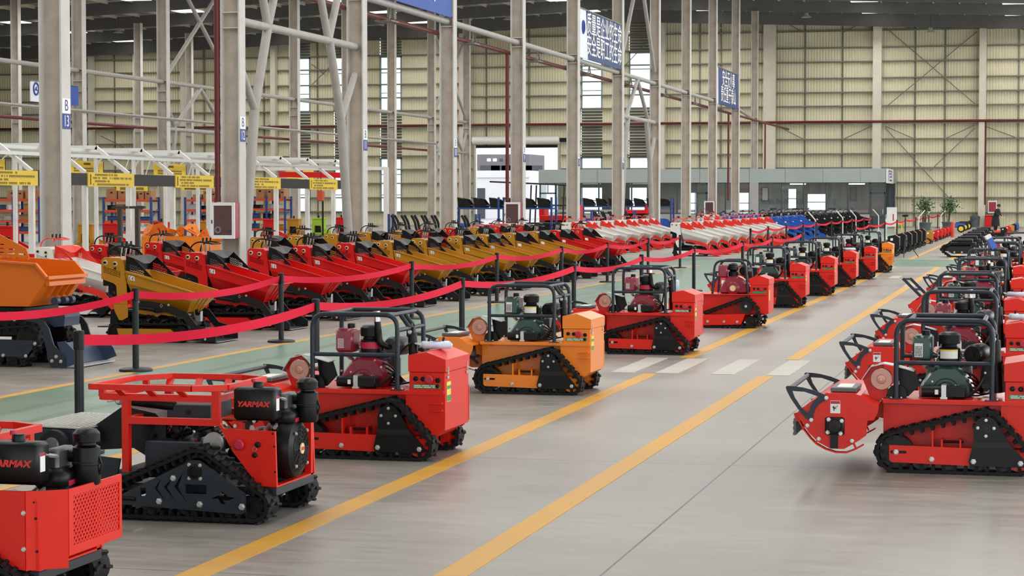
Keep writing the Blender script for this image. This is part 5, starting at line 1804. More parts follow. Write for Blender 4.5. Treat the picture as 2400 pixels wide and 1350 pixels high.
    for k in range(4):
        x, y = x0 + 0.16 + 0.035 * (k % 2), -0.12 + 0.07 * k
        lv = MB().cyl((x, y, hz), (x + 0.02, y, hz + 0.16), 0.011, 8).build('lever', 'chrome', t)
        MB().cyl((x + 0.02, y, hz + 0.15), (x + 0.025, y, hz + 0.22), 0.015, 8).build('lever_knob', 'black', lv)
    # hopper: open skip, sides folding in below the crease
    w1, w2 = 0.41, 0.25
    A = q(380, 398)
    B = q(1292, 652)
    Cc = q(408, 540)
    Dd = q(1225, 748)
    E = q(490, 735, -w2)
    Fp = q(1180, 880, -w2)
    Gp = q(1215, 915, -w2)
    rows = [[A, B], [Cc, Dd], [E, Fp]]
    wd = [w1, w1 - 0.005, w2]
    vs, fs = [], []
    for (l, r_), w in zip(rows, wd):
        for s in (-1, 1):
            vs += [(l[0], s * w, l[1]), (r_[0], s * w, r_[1])]
    # index: row*4 + (s>0)*2 + (0 back,1 front)
    for k in (0, 1):
        for s in (0, 2):
            fs.append((k * 4 + s, k * 4 + s + 1, k * 4 + 4 + s + 1, k * 4 + 4 + s))
        fs.append((k * 4, k * 4 + 2, k * 4 + 6, k * 4 + 4))
        fs.append((k * 4 + 1, k * 4 + 3, k * 4 + 7, k * 4 + 5))
    fs.append((8, 9, 11, 10))
    hp = MB().add(vs, fs).build('hopper', 'skip', t, smooth=0)
    md = hp.modifiers.new('sheet', 'SOLIDIFY')
    md.thickness = 0.014
    md.offset = 0
    for s in (-1, 1):
        MB().bar((A[0], s * (w1 + 0.012), A[1]), (B[0], s * (w1 + 0.012), B[1]), 0.03, 0.016, (0, 0, 1)).build('hopper_rim', 'skip', hp, smooth=0)
    MB().bar((B[0] + 0.012, -w1 - 0.02, B[1]), (B[0] + 0.012, w1 + 0.02, B[1]), 0.06, 0.012, (0, 0, 1)).build('pouring_lip', 'skip', hp, smooth=0)
    for y in (-0.14, 0.02, 0.16):
        MB().bar((B[0] - 0.012, y, B[1] - 0.02), (Fp[0] + 0.012, y * 0.9, Fp[1] + 0.01), 0.014, 0.03, (1, 0, 0)).build('rib', 'skip', hp, smooth=0)
    u, v = q(463, 478)
    st = MB().plate([(u - 0.044, v + 0.04), (u + 0.04, v + 0.024), (u + 0.045, v - 0.04), (u - 0.04, v - 0.024)], -w1 - 0.0095, -w1 - 0.0105, 'y').build('mark_label', 'paper', hp, smooth=0)
    ce = MB()
    for cx, bar in ((u - 0.016, False), (u + 0.024, True)):
        pts = [(cx + 0.016 * cos(a), -w1 - 0.012, v - (cx - u) * 0.2 + 0.021 * sin(a)) for a in [R(d) for d in range(70, 291, 20)]]
        ce.tube(pts, 0.0038, 5)
        if bar:
            ce.cyl((cx - 0.014, -w1 - 0.012, v - 0.005), (cx + 0.004, -w1 - 0.012, v - 0.006), 0.0036, 5)
    ce.build('mark_letters', 'ink', st)
    # hood with punched slots
    near = [q(x, y, -0.39) for x, y in ((395, 205), (492, 236), (742, 472), (392, 388))]
    hl = []
    if slots:
        for j in range(6):
            for i in range(7):
                x = 440 + i * 27 + (12 if j % 2 else 0)
                y = 312 + j * 15 + i * 7.5
                if x - 415 < (y - 240) * 1.3 and x < 650:
                    u, v = q(x, y, -0.39)
                    hl.append([(u - 0.012, v - 0.004), (u + 0.01, v - 0.008), (u + 0.012, v + 0.002), (u - 0.01, v + 0.006)])
    for s in (-1, 1):
        MB().plate(near, s * 0.39, s * 0.398, 'y', hl).build('hood_side', 'hood', t, smooth=0)
    (x0, z0), (x1, z1) = near[3], near[0]
    xm = near[1][0] + 0.03
    bp = MB()
    bp.bar((x0 - 0.004, 0, z0), (x1 - 0.004, 0, z1), 0.79, 0.008, (1, 0, 0))
    bp.add([(x1, -0.39, z1), (near[1][0], -0.39, near[1][1]), (near[1][0] + 0.02, -0.1, near[1][1] - 0.08), (x1 - 0.004, -0.2, z1)], [(0, 1, 2, 3)])
    bp.add([(x1, 0.39, z1), (near[1][0], 0.39, near[1][1]), (near[1][0] + 0.02, 0.1, near[1][1] - 0.08), (x1 - 0.004, 0.2, z1)], [(3, 2, 1, 0)])
    bp.add([(x1 - 0.004, -0.2, z1), (near[1][0] + 0.02, -0.1, near[1][1] - 0.08), (near[1][0] + 0.02, 0.1, near[1][1] - 0.08), (x1 - 0.004, 0.2, z1)], [(0, 1, 2, 3)])
    bp.build('hood_back', 'hood', t, smooth=0)
    # shovel arms, rams, blade
    am = [q(x, y) for x, y in ((495, 745), (700, 760), (800, 775), (955, 805), (1175, 885), (1300, 1040), (1420, 1072), (1550, 1160), (1550, 1238), (1372, 1238), (1235, 1088), (1120, 960), (900, 890), (780, 905), (500, 800))]
    for s in (-1, 1):
        MB().plate(am, s * 0.41, s * 0.395, 'y').build('shovel_arm', 'arm', t, smooth=0)
        rm = MB().cyl((*[q(525, 832)[0]], s * 0.43, q(525, 832)[1]), (q(770, 862)[0], s * 0.43, q(770, 862)[1]), 0.027, 12)
        rm.cyl((q(760, 860)[0], s * 0.43, q(760, 860)[1]), (q(830, 872)[0], s * 0.43, q(830, 872)[1]), 0.012, 8)
        rm.build('arm_ram', 'black', t)
        for x, y in ((548, 768), (1412, 1210), (940, 800)):
            bolt_at(t, q(x, y)[0], s * 0.41, q(x, y)[1], 0.016, 'y-' if s < 0 else 'y+')
        u, v = q(845, 810)
        MB().plate([(u - 0.024, v), (u, v + 0.03), (u + 0.024, v), (u, v - 0.03)], s * 0.41, s * 0.416, 'y', [circle2(u, v, 0.012, 8)]).build('pivot_plate', 'copper_disc', t, smooth=0)
    bp_ = [q(x, y, -0.34) for x, y in ((495, 800), (500, 900), (790, 948), (835, 915), (1125, 965), (1000, 880), (780, 830))]
    for s in (-1, 1):
        MB().plate(bp_, s * 0.34, s * 0.33, 'y').build('belly_plate', 'paint', t, smooth=0)
    (x0, z0), (x1, z1) = q(1375, 1236), q(1560, 1240)
    bl = MB().bar((x0 - 0.02, 0, 0.03), (x1, 0, 0.02), 0.78, 0.012, (0, 0, 1))
    bl.bar((x0 - 0.02, 0, 0.03), (q(1235, 1090)[0] + 0.03, 0, q(1235, 1090)[1]), 0.78, 0.012, (1, 0, 0))
    bl.build('shovel_blade', 'arm', t, smooth=0)
    MB().bar((x1 - 0.03, 0, 0.022), (x1 + 0.004, 0, 0.018), 0.79, 0.008, (0, 0, 1)).build('cutting_edge', 'steel', t, smooth=0)
    u, v = q(1305, 915, -0.05)
    hb = MB().plate([(u - 0.05, v + 0.05), (u - 0.02, v - 0.01), (u + 0.03, v - 0.01), (u + 0.05, v + 0.05), (u + 0.045, v - 0.09), (u - 0.04, v - 0.09)], -0.06, 0.02, 'y').build('tip_bracket', 'steel', t, smooth=0)
    MB().cyl((u, -0.05, v + 0.01), (u - 0.04, 0.02, v + 0.05), 0.03, 10).build('tip_ram', 'black', t)
    return t

for nm, src in (('paint', 'gold'), ('skip', 'gold'), ('hood', 'black'), ('arm', 'charcoal'), ('handle', 'black')):
    MATS[nm] = MATS[src].copy()
    MATS[nm].name = nm
PD = make_dumper(True)
PDF = make_dumper(False)
DSMALL = ('bolt', 'pivot_plate', 'key_cap', 'tip_ram', 'mark_letters', 'pump', 'foot_step')
PAL = {
    'yellow': dict(paint='gold', skip='gold', hood='black', arm='charcoal', handle='black'),
    'red': dict(paint='dumper_red', skip='dumper_red', hood='black', arm='charcoal', handle='black'),
    'white': dict(paint='white', skip='white', hood='bright_red', arm='bright_red', handle='bright_red'),
    'blue': dict(paint='blue', skip='blue', hood='blue', arm='blue', handle='black'),
    'black': dict(paint='black', skip='black', hood='charcoal', arm='black', handle='black'),
}
XCE = onX(309, 652, -1).x  # dummy
ref = G(400, 803)
XD = ref.x + TD(463, 478)[0]          # plane of the label on the front row
def put_dumper(kind, px, Xrow, label, group, far=False, rz=0.0):
    """px: where the label / hopper corner of this dumper sits across the picture"""
    p = onX(px, 600, Xrow)
    o = copy_tree(PDF if far else PD, (p.x - TD(463, 478)[0], p.y + 0.41, 0), rz, PAL[kind], DSMALL if far else ())
    return tag(o, label, 'mini dumper', group)

front = [('yellow', 309), ('red', 498), ('red', 642), ('red', 744), ('red', 843.5), ('yellow', 933.5), ('yellow', 1013), ('yellow', 1095.5), ('yellow', 1155), ('yellow', 1218), ('yellow', 1272.5), ('red', 1322), ('red', 1375)]
cnt = {}
for i, (k, px) in enumerate(front):
    cnt[k] = cnt.get(k, 0) + 1
    lab = '%s mini dumper with black slotted hood, %s machine of the front dumper row' % (k, ordn[i])
    put_dumper(k, px, XD, lab, 'dumpers of the front row', far=px > 1200)
XD2 = XD * 1.31
back = [('white', 140), ('red', 265), ('red', 392), ('yellow', 505), ('yellow', 634), ('yellow', 720), ('yellow', 803), ('yellow', 880), ('yellow', 950), ('red', 1015), ('red', 1075), ('yellow', 1130), ('red', 1180), ('red', 1235)]
for i, (k, px) in enumerate(back):
    if px == 505:
        continue
    lab = '%s mini dumper standing behind the front row, %s of that back row' % (k, ordn[i]) if k != 'white' else 'white and red mini dumper behind the big orange hopper'
    put_dumper(k, px, XD2, lab, 'dumpers of the back row', far=i > 2)
for i, px in enumerate((1350, 1384, 1418, 1450, 1479, 1506, 1531)):
    put_dumper('white', px - 4, XD2, 'white and red mini dumper, %s of the group standing further back' % ordn[i], 'white dumpers, back group', True)
for i, px in enumerate((1602, 1628, 1655, 1678, 1701, 1721, 1743, 1761, 1778, 1797)):
    put_dumper('white', px, XD, 'white and red mini dumper, %s of the ten along the belt' % ordn[i], 'white dumpers along the belt', True)
for i, px in enumerate((1820, 1841, 1858, 1877)):
    put_dumper('blue', px, XD, 'blue mini dumper, %s of the four blue ones' % ordn[i], 'blue dumpers', True)
for i, px in enumerate((1897, 1915, 1932, 1948, 1963, 1977, 1991, 2004)):
    put_dumper('black', px, XD, 'black mini dumper, %s of the black line before the office' % ordn[i], 'black dumpers', True)
for i, px in enumerate((1655, 1680, 1704, 1727, 1749, 1770)):
    put_dumper('white' if i < 2 else 'blue', px, XD2, ('white' if i < 2 else 'blue') + ' dumper of the rear line, %s behind the white group' % ordn[i], 'rear line dumpers', True)
for i, px in enumerate((1795, 1815, 1834, 1852, 1869, 1885, 1901)):
    put_dumper('black', px, XD2, 'black dumper of the rear line, %s from the blue ones' % ordn[i], 'rear line dumpers', True)
drop(PD)
drop(PDF)

# ------------------------------------------------------------------ big orange dumper at the edge
TO = tracer(0, 540, 4.09, 0, 860, 201, 26.0, -0.5)
def make_big():
    t = thing('orange_dumper')
    q = lambda x, y, yy=-0.5: TO(x, y, yy)
    W = 0.5
    side = [q(x, y) for x, y in ((-500, 270), (390, 320), (505, 450), (305, 722), (-300, 722), (-520, 560))]
    inn = [q(x, y) for x, y in ((-480, 285), (385, 332), (490, 450), (300, 705), (-295, 705), (-500, 555))]
    for s in (-1, 1):
        MB().plate(side, s * W, s * (W - 0.014), 'y').build('hopper_side', 'hopper_orange', t, smooth=0)
        rm = MB()
        for a, c in zip(side[:2], side[1:3]):
            rm.bar((a[0], s * (W + 0.01), a[1]), (c[0], s * (W + 0.01), c[1]), 0.05, 0.025, (0, 0, 1))
        rm.build('hopper_rim', 'hopper_orange', t, smooth=0)
    fl = MB()
    for a, c in zip(side[2:], side[3:] + side[:1]):
        fl.bar((a[0], 0, a[1]), (c[0], 0, c[1]), 2 * W - 0.02, 0.012, (0, 0, 1) if abs(a[0] - c[0]) > abs(a[1] - c[1]) else (1, 0, 0))
    fl.build('hopper_floor', 'hopper_orange', t, smooth=0)
    lp = q(512, 450)
    MB().bar((lp[0], -W - 0.02, lp[1]), (lp[0], W + 0.02, lp[1]), 0.04, 0.035, (0, 0, 1)).build('pouring_lip', 'hopper_orange', t, smooth=0)
    MB().bar((lp[0] - 0.02, -W + 0.02, lp[1] - 0.07), (lp[0] - 0.02, W - 0.02, lp[1] - 0.07), 0.05, 0.05, (0, 0, 1)).build('lip_beam', 'hopper_orange', t, smooth=0)
    e = side[3]
    for y in (-0.3, -0.1, 0.08, 0.25):
        MB().bar((lp[0] - 0.02, y, lp[1] - 0.06), (e[0] + 0.12, y * 0.9, e[1] + 0.1), 0.014, 0.06, (1, 0, 0)).build('rib', 'hopper_orange', t, smooth=0)
    for y in (-0.2, 0.02, 0.2):
        MB().cyl((e[0] + 0.2, y - 0.04, e[1] + 0.05), (e[0] + 0.2, y + 0.04, e[1] + 0.05), 0.045, 14).build('hinge_pin', 'navy_steel', t)
    hd = [q(x, y) for x, y in ((-400, 30), (0, 35), (60, 60), (285, 170), (318, 262), (-400, 262))]
    sl = []
    for j in range(4):
        for i in range(4):
            u, v = q(-90 + i * 110, 125 + j * 38 + i * 8)
            if v < q(0, 60 + max(0, (-60 + i * 110)) * 0.55)[1] - 0.02:
                sl.append(fillet2([(u - 0.045, v - 0.006), (u + 0.04, v - 0.012), (u + 0.042, v + 0.004), (u - 0.045, v + 0.01)], 0.006, 2))
    MB().plate(hd, -W - 0.002, -W + 0.012, 'y', sl).build('hood_side', 'hopper_orange', t, smooth=0)
    for x in (18, 162, 305):
        u, v = q(x, 255 + x * 0.06)
        bolt_at(t, u, -W - 0.002, v, 0.014, 'y-', 'hopper_orange')
    for s in (-1, 1):
        yo, yi = s * 0.48, s * 0.26
        ya, yb = min(yo, yi), max(yo, yi)
        track_mesh([(-1.0, 0.2, 0.14), (0.32, 0.33, 0.14), (0.2, 0.1, 0.08), (-0.9, 0.1, 0.08)], ya, yb, 0.025, 0.025, 0.1, 0.04).build('track', 'rubber', t, smooth=0)
        wheel_mesh(0.32, 0.33, 0.13, ya + 0.03, yb - 0.03, 20).build('idler_wheel', 'black', t)
        for x in (-0.05, 0.13, -0.3):
            wheel_mesh(x, 0.1, 0.075, ya + 0.03, yb - 0.03, 16).build('roller', 'black', t)
        MB().box(-1.0, q(335, 0)[0], min(yo, yo - s * 0.06), max(yo, yo - s * 0.06), q(0, 1210)[1], q(0, 1110)[1]).build('track_frame', 'slate', t, smooth=0)
        MB().box(-0.3, q(390, 0)[0], min(yo - s * 0.01, yo - s * 0.1), max(yo - s * 0.01, yo - s * 0.1), q(0, 1110)[1], q(0, 1050)[1]).build('frame_rail', 'slate', t, smooth=0)
        for x, y in ((28, 1198), (265, 1200), (362, 1080)):
            u, v = q(x, y)
            bolt_at(t, u, yo + s * 0.002, v, 0.02, 'y-' if s < 0 else 'y+')
        am = [q(x, y) for x, y in ((80, 775), (255, 775), (470, 865), (520, 930), (570, 1090), (690, 1200), (690, 1300), (540, 1300), (505, 1225), (500, 1160), (450, 940), (400, 880), (85, 820))]
        MB().plate(am, s * 0.52, s * 0.495, 'y').build('shovel_arm', 'slate', t, smooth=0)
        for x, y in ((597, 1198), (553, 1240), (645, 1243), (165, 850)):
            u, v = q(x, y)
            bolt_at(t, u, s * 0.52, v, 0.02, 'y-' if s < 0 else 'y+')
    MB().cbox(-1.1, 0.3, -0.44, 0.44, 0.35, 0.71, 0.02).build('chassis', 'black', t, smooth=0)
    lb = [q(x, y, -0.3) for x, y in ((410, 830), (470, 760), (620, 730), (635, 830), (625, 915), (520, 925), (440, 860))]
    MB().plate(lb, -0.2, 0.2, 'y').build('front_cowl', 'navy_steel', t, smooth=0)
    bl = [q(x, y) for x, y in ((570, 1090), (640, 1095), (700, 1230), (690, 1300)) ]
    MB().bar((q(600, 0)[0], 0, q(0, 1080)[1]), (q(700, 0)[0], 0, 0.03), 0.98, 0.014, (1, 0, 0)).build('shovel_back', 'navy_steel', t, smooth=0)
    MB().box(q(690, 0)[0], q(820, 0)[0], -0.5, 0.5, 0.012, 0.028).build('shovel_blade', 'steel', t, smooth=0)
    cheek = [q(x, y) for x, y in ((600, 1060), (680, 1050), (800, 1160), (838, 1245), (690, 1300))]
    for s in (-1, 1):
        MB().plate(cheek, s * 0.49, s * 0.505, 'y').build('shovel_cheek', 'navy_steel', t, smooth=0)
    return t
o = make_big()
p = G(0, 860) + Vector((0, 0.5, 0))
o.location = (p.x, p.y, 0)
tag(o, 'large orange hopper dumper on dark tracks, cut by the picture edge', 'dumper')
# ================================================================== belt barrier
X2L = G(308, 870).x
X1L = -H * cos(YAW) / 0.263
def make_post():
    t = thing('barrier_post')
    MB().lathe([(0.185, 0), (0.19, 0.008), (0.188, 0.026), (0.17, 0.034), (0.05, 0.04), (0.04, 0.044)], (0, 0, 0), (0, 0, 1), 28).build('base', 'post_black', t)
    MB().cyl((0, 0, 0.03), (0, 0, 0.88), 0.037, 18).build('tube', 'post_black', t)
    MB().lathe([(0.039, 0.8), (0.042, 0.802), (0.042, 0.94), (0.035, 0.947)], (0, 0, 0), (0, 0, 1), 18).build('cassette', 'black', t)
    for s in (-1, 1):
        MB().box(-0.022, 0.022, min(s * 0.039, s * 0.048), max(s * 0.039, s * 0.048), 0.81, 0.93).build('belt_slot', 'black', t, smooth=0)
    return t
PP = make_post()
def belt(p0, p1, label, sag=0.1):
    t = thing('barrier_belt', p0)
    d = Vector(p1) - Vector(p0)
    L = d.length
    n = 14
    vs, fs = [], []
    for i in range(n + 1):
        q = i / n
        z = 0.872 - sag * 4 * q * (1 - q) * min(1, L / 3)
        tw = 0.02 * sin(q * 7 + p0[1])
        for off in (0.0, 0.003):
            vs += [(d.x * q + off + tw, 0.035 + (d.y - 0.07) * q, z - 0.042), (d.x * q + off, 0.035 + (d.y - 0.07) * q, z + 0.042)]
        if i:
            a = (i - 1) * 4
            fs += [(a, a + 4, a + 5, a + 1), (a + 2, a + 3, a + 7, a + 6), (a + 1, a + 5, a + 7, a + 3), (a, a + 2, a + 6, a + 4)]
    MB().add(vs, fs).build('webbing', 'belt', t)
    return tag(t, label, 'belt', 'barrier belts')
def barrier(pxs, X, side, brk=()):
    prev = None
    for i, px in enumerate(pxs):
        p = onX(px, 600, X)
        jx = 0.06 * sin(i * 2.3)
        o = copy_tree(PP, (X + jx, p.y, 0), i * 0.7)
        o.rotation_euler = (0, 0, 0)
        tag(o, 'black belt-barrier post, %s of the line on the %s' % (ordn[i] if i < 20 else 'last', side), 'barrier post', 'barrier posts')
        if prev is not None and i not in brk:
            belt(prev, (X + jx, p.y, 0), 'crimson barrier belt from the %s to the %s post on the %s' % (ordn[i - 1], ordn[i], side))
        prev = (X + jx, p.y, 0)
barrier([-150, 308, 668, 960, 1163, 1322, 1418, 1521, 1596, 1755, 1803, 1842, 1880, 1915, 1946, 1972, 1998, 2022, 2045], X2L, 'dumper side', (9,))
barrier([183, 730, 1093, 1340, 1502, 1632, 1735, 1811, 1880, 2000, 2040, 2073, 2100, 2124, 2144, 2162, 2178, 2195, 2212], X1L, 'mulcher side', (9,))
drop(PP)

# white poles with a bent tip among the far posts
for i, (px, py, ln) in enumerate(((1911, 562, -1), (1975, 552, -1), (2006, 546, -1), (2059, 542, -1), (2076, 560, 1), (2153, 548, 1), (2169, 545, 1), (2205, 541, 1))):
    p = G(px, py)
    t = thing('bent_pole', p)
    MB().tube(fillet([(0, 0, 0.03), (0, 0, 0.95), (0.35 * ln, 0, 1.35)], 0.06), 0.03, 8).build('tube', 'white', t)
    MB().lathe([(0.15, 0), (0.15, 0.02), (0.04, 0.04)], (0, 0, 0), (0, 0, 1), 14).build('base', 'white', t)
    tag(t, 'white pole with bent tip by the far barrier, %s going away' % ordn[i], 'pole', 'bent white poles')

# ================================================================== work bays with yellow signs
XS = -25.3
zs1, zs0 = onX(205, 404, XS).z, onX(205, 437, XS).z
def sign_y(i):
    return onX(2450 - 1e4 / (4.454 + 0.448 * i), 420, XS).y
S0 = sign_y(0)
SP = sign_y(1) - S0
for i in range(-1, 4):
    y0 = S0 + SP * i
    L = SP * 0.5
    t = thing('bay_sign', (XS, y0, zs0))
    h = zs1 - zs0
    MB().box(0, 0.03, 0, L, 0, h).build('panel', 'sign_yellow', t, smooth=0)
    r = random.Random(20 + i)
    for j in range(4):
        z = h * (0.85 - 0.23 * j)
        b = MB()
        y = 0.3 + (0.12 if j in (0, 2) else 0)
        end = L * (0.62, 0.93, 0.45, 0.86)[j]
        while y < end:
            w = r.uniform(0.05, 0.075)
            if r.random() > 0.12:
                b.box(0.03, 0.032, y, y + w * 0.7, z - 0.024, z + 0.024)
                b.box(0.032, 0.033, y + w * 0.1, y + w * 0.65, z - 0.04, z - 0.032)
            y += w
        b.build('print_line', 'sign_text', t, smooth=0)['kind'] = 'stuff'
    b = MB()
    for j in range(3):
        b.box(0.03, 0.032, 0.1, 0.18, h * (0.75 - 0.25 * j) - 0.045, h * (0.75 - 0.25 * j) + 0.045)
    b.build('print_heading', 'sign_text', t, smooth=0)
    tag(t, 'yellow sign panel with dark print over the work bays, %s from the near end' % ordn[i + 1], 'sign', 'yellow work bay signs')
    t = thing('blank_board', (XS - 0.05, y0 + L, zs0 + 0.03))
    MB().box(0, 0.05, 0.02, L - 0.02, 0, h * 0.86).build('panel', 'sign_black', t, smooth=0)
    MB().box(0.05, 0.055, 0.02, 0.06, 0, h * 0.86).build('edge_strip', 'zinc', t, smooth=0)
    tag(t, 'black panel after the %s yellow sign of the work bays' % ordn[i + 1], 'panel', 'black work bay panels')
fz = zs1
for i in range(-1, 5):
    y0 = S0 + SP * i
    for k, yy in enumerate((y0 + 0.1, y0 + SP * 0.5 - 0.05)):
        if i == 4 and k == 1:
            continue
        t = thing('work_bay_portal', (XS - 0.12, yy, 0))
        MB().box(-0.07, 0.07, -0.06, 0.06, 0.55, zs0 + 0.35).build('post', 'frame_white', t, smooth=0)
        MB().box(-0.075, 0.075, -0.065, 0.065, 0, 0.55).build('post_foot', 'dumper_red', t, smooth=0)
        MB().bar((0, 0, fz), (-1.0, 0, fz + 0.75), 0.1, 0.1).build('slant_beam', 'frame_white', t, smooth=0)
        MB().bar((-0.95, 0, fz + 0.75), (-6.6, 0, fz + 0.75), 0.1, 0.12).build('top_beam', 'frame_white', t, smooth=0)
        MB().box(-6.7, -6.58, -0.05, 0.05, 0, fz + 0.8).build('post', 'frame_white', t, smooth=0)
        MB().bar((-6.4, 0, fz + 0.75), (-6.62, 0, fz + 0.4), 0.06, 0.06).build('knee', 'frame_white', t, smooth=0)
        tag(t, 'white portal frame of the work bays with red foot, %s from the near end' % ordn[(i + 1) * 2 + k], 'frame', 'work bay frames')
for j, (dx, dz) in enumerate(((-0.6, 0.42), (-1.3, 0.62), (-3.4, 0.62), (-6.65, 0.82))):
    o = MB().box(-0.05, 0.05, 0, SP * (5.2 if j < 3 else 7.2), 0, 0.09).build('track_rail', 'zinc', None, smooth=0)
    o.location = (XS + dx, S0 - SP, fz + dz)
    tag(o, 'long aluminium rail over the work bays, %s back from the signs' % ordn[j], 'rail', 'work bay rails')
    o2 = None
# rear row of yellow boards seen between the beams
XS2 = XS - 7.0
for i, (p0, p1, ya, yb) in enumerate(((-20, 10, 372, 405), (163, 240, 376, 405), (360, 434, 383, 411), (515, 580, 390, 415), (669, 734, 395, 418), (272, 345, 432, 447), (424, 490, 436, 446))):
    a, c = onX(p0, ya, XS2), onX(p1, yb, XS2)
    t = thing('rear_sign', (XS2, a.y, onX(p0, yb, XS2).z))
    h = a.z - onX(p0, yb, XS2).z
    L = c.y - a.y
    MB().box(0, 0.03, 0, L, 0, h).build('panel', 'sign_yellow', t, smooth=0)
    r = random.Random(50 + i)
    b = MB()
    for j in range(2):
        y = L * 0.1
        while y < L * 0.85:
            w = r.uniform(0.07, 0.1)
            b.box(0.03, 0.032, y, y + w * 0.75, h * (0.32 - 0.2 * j), h * (0.32 - 0.2 * j) + 0.06)
            y += w
    if i < 5:
        b.box(0.03, 0.032, L * 0.4, L * 0.6, h * 0.68, h * 0.86)
    b.build('print_line', 'sign_text', t, smooth=0)['kind'] = 'stuff'
    MB().box(0.0, 0.035, L, L + 0.05, 0, h).build('edge_strip', 'sign_black', t, smooth=0)
    for q in (0.15, 0.85):
        MB().bar((0, L * q, h), (0.35, L * q, fz + 0.83 - t.location.z), 0.03, 0.03).build('hanger', 'frame_white', t, smooth=0)
    tag(t, ('yellow board of the rear row behind the work bay beams, %s from the near end' % ordn[i]) if i < 5 else 'pale yellow board hanging low behind the work bay posts, %s one' % ordn[i - 5], 'sign', 'rear yellow signs')

# storage racks with cartons behind the bays
def rack(px0, px1, py_top, py_base, Y, label, levels=4, boxes=(), stuff=()):
    a, c = onY(px0, py_top, Y), onY(px1, py_top, Y)
    t = thing('storage_rack', (a.x, Y, 0))
    W = c.x - a.x
    Z = a.z
    D = 0.9
    for x in (0, W * 0.5, W):
        for y in (0, D):
            MB().box(x - 0.05, x + 0.05, y - 0.04, y + 0.04, 0, Z + 0.1).build('upright', 'rack_blue', t, smooth=0)
        z = 0.3
        while z + 0.6 < Z:
            MB().bar((x, 0, z), (x, D, z + 0.5), 0.03, 0.03).build('lacing', 'rack_blue', t, smooth=0)
            z += 0.8
    for k in range(levels):
        z = Z * (k + 1) / levels - 0.06
        for y in (0, D):
            MB().box(0, W, y - 0.03, y + 0.03, z - 0.06, z + 0.06).build('beam', 'rack_orange', t, smooth=0)
        MB().box(0, W, 0, D, z + 0.02, z + 0.05).build('shelf', 'cardboard' if k % 2 else 'zinc', t, smooth=0)
    tag(t, label, 'rack', 'storage racks')
    tops = []
    for i, (q0, q1, hgt) in enumerate(boxes):
        o = thing('carton', (a.x + W * (q0 + q1) / 2, Y + D / 2, Z - 0.008))
        w = W * (q1 - q0) / 2 - 0.01
        MB().cbox(-w, w, -0.3, 0.3, 0, hgt, 0.006).build('carton_body', 'cardboard', o, smooth=0)
        MB().box(-0.04, 0.04, -0.302, 0.302, hgt, hgt + 0.004).build('tape', 'cream_dot', o, smooth=0)
        MB().box(-0.06, 0.06, -0.303, -0.3, hgt * 0.55, hgt * 0.7).build('hand_hole', 'sign_black', o, smooth=0)
        tag(o, 'brown carton on top of the rack %s, %s along it' % (label.split(' rack ')[1], ordn[i]), 'carton', 'cartons on the racks')
    r = random.Random(int(px0) + 3)
    mats = ['cardboard', 'rack_blue', 'gold', 'zinc', 'black', 'paper']
    for k in range(levels - 1):
        z = Z * (k + 1) / levels - 0.06 + 0.05
        x = 0.1
        kk = 0
        while x < W - 0.62:
            w = r.uniform(0.25, 0.6)
            h = r.uniform(0.2, Z / levels * 0.62)
            mname = r.choice(mats)
            o = thing('stock_bin', (a.x + x + w / 2, Y + 0.4, z + 0.001))
            MB().cbox(-w / 2, w / 2, -0.25, 0.25, 0, h * 0.8, 0.02).build('bin_body', mname, o, smooth=0)
            MB().cbox(-w / 2 - 0.015, w / 2 + 0.015, -0.265, 0.265, h * 0.8, h * 0.8 + 0.03, 0.008).build('bin_rim', mname, o, smooth=0)
            word = {'cardboard': 'brown', 'rack_blue': 'blue', 'gold': 'ochre', 'zinc': 'grey', 'black': 'black', 'paper': 'white'}[mname]
            kk += 1
            tag(o, '%s stock bin, %s on the %s shelf of the rack %s' % (word, ordn[kk - 1], ordn[k], label.split(' rack ')[1]), 'bin', 'stock bins on the rack ' + label.split(' rack ')[1])
            x += w + r.uniform(0.08, 0.5)
YR = S0 + 36
rack(-30, 92, 466, 540, YR, 'blue and orange storage rack by column B 13', 4, ((0.35, 0.55, 0.42), (0.55, 0.66, 0.4), (0.7, 0.98, 0.42)))
rack(243, 354, 467, 545, YR + 2, 'blue and orange storage rack behind the twin dark stands', 4, ((0.02, 0.25, 0.5), (0.27, 0.47, 0.5), (0.52, 0.66, 0.42), (0.7, 0.82, 0.42), (0.84, 0.97, 0.42)))
rack(434, 505, 467, 545, YR + 8, 'blue and orange storage rack beside column B 12', 4, ((0.2, 0.5, 0.25), (0.55, 0.75, 0.5), (0.8, 0.98, 0.4)))
rack(582, 668, 465, 545, YR + 12, 'blue and orange storage rack under the fourth yellow sign', 4, ((0.18, 0.4, 0.6), (0.48, 0.62, 0.55), (0.62, 0.8, 0.55), (0.84, 0.95, 0.5)))

# twin dark T stands
for i, (px, py) in enumerate(((281, 600), (322, 606))):
    p = onY(px, 470, S0 - 6)
    t = thing('lifting_stand', (p.x, p.y, 0))
    zt = onY(px, 489, S0 - 6).z
    MB().box(-0.05, 0.05, -0.05, 0.05, 0.03, zt).build('post', 'stand_brown', t, smooth=0)
    MB().box(-0.2, 0.2, -0.05, 0.05, zt, zt + 0.06).build('cross_arm', 'stand_brown', t, smooth=0)
    MB().box(-0.18, 0.18, -0.18, 0.18, 0, 0.03).build('foot_plate', 'stand_brown', t, smooth=0)
    tag(t, 'dark brown T-shaped steel stand, %s of the pair' % ordn[i], 'stand', 'T stands')

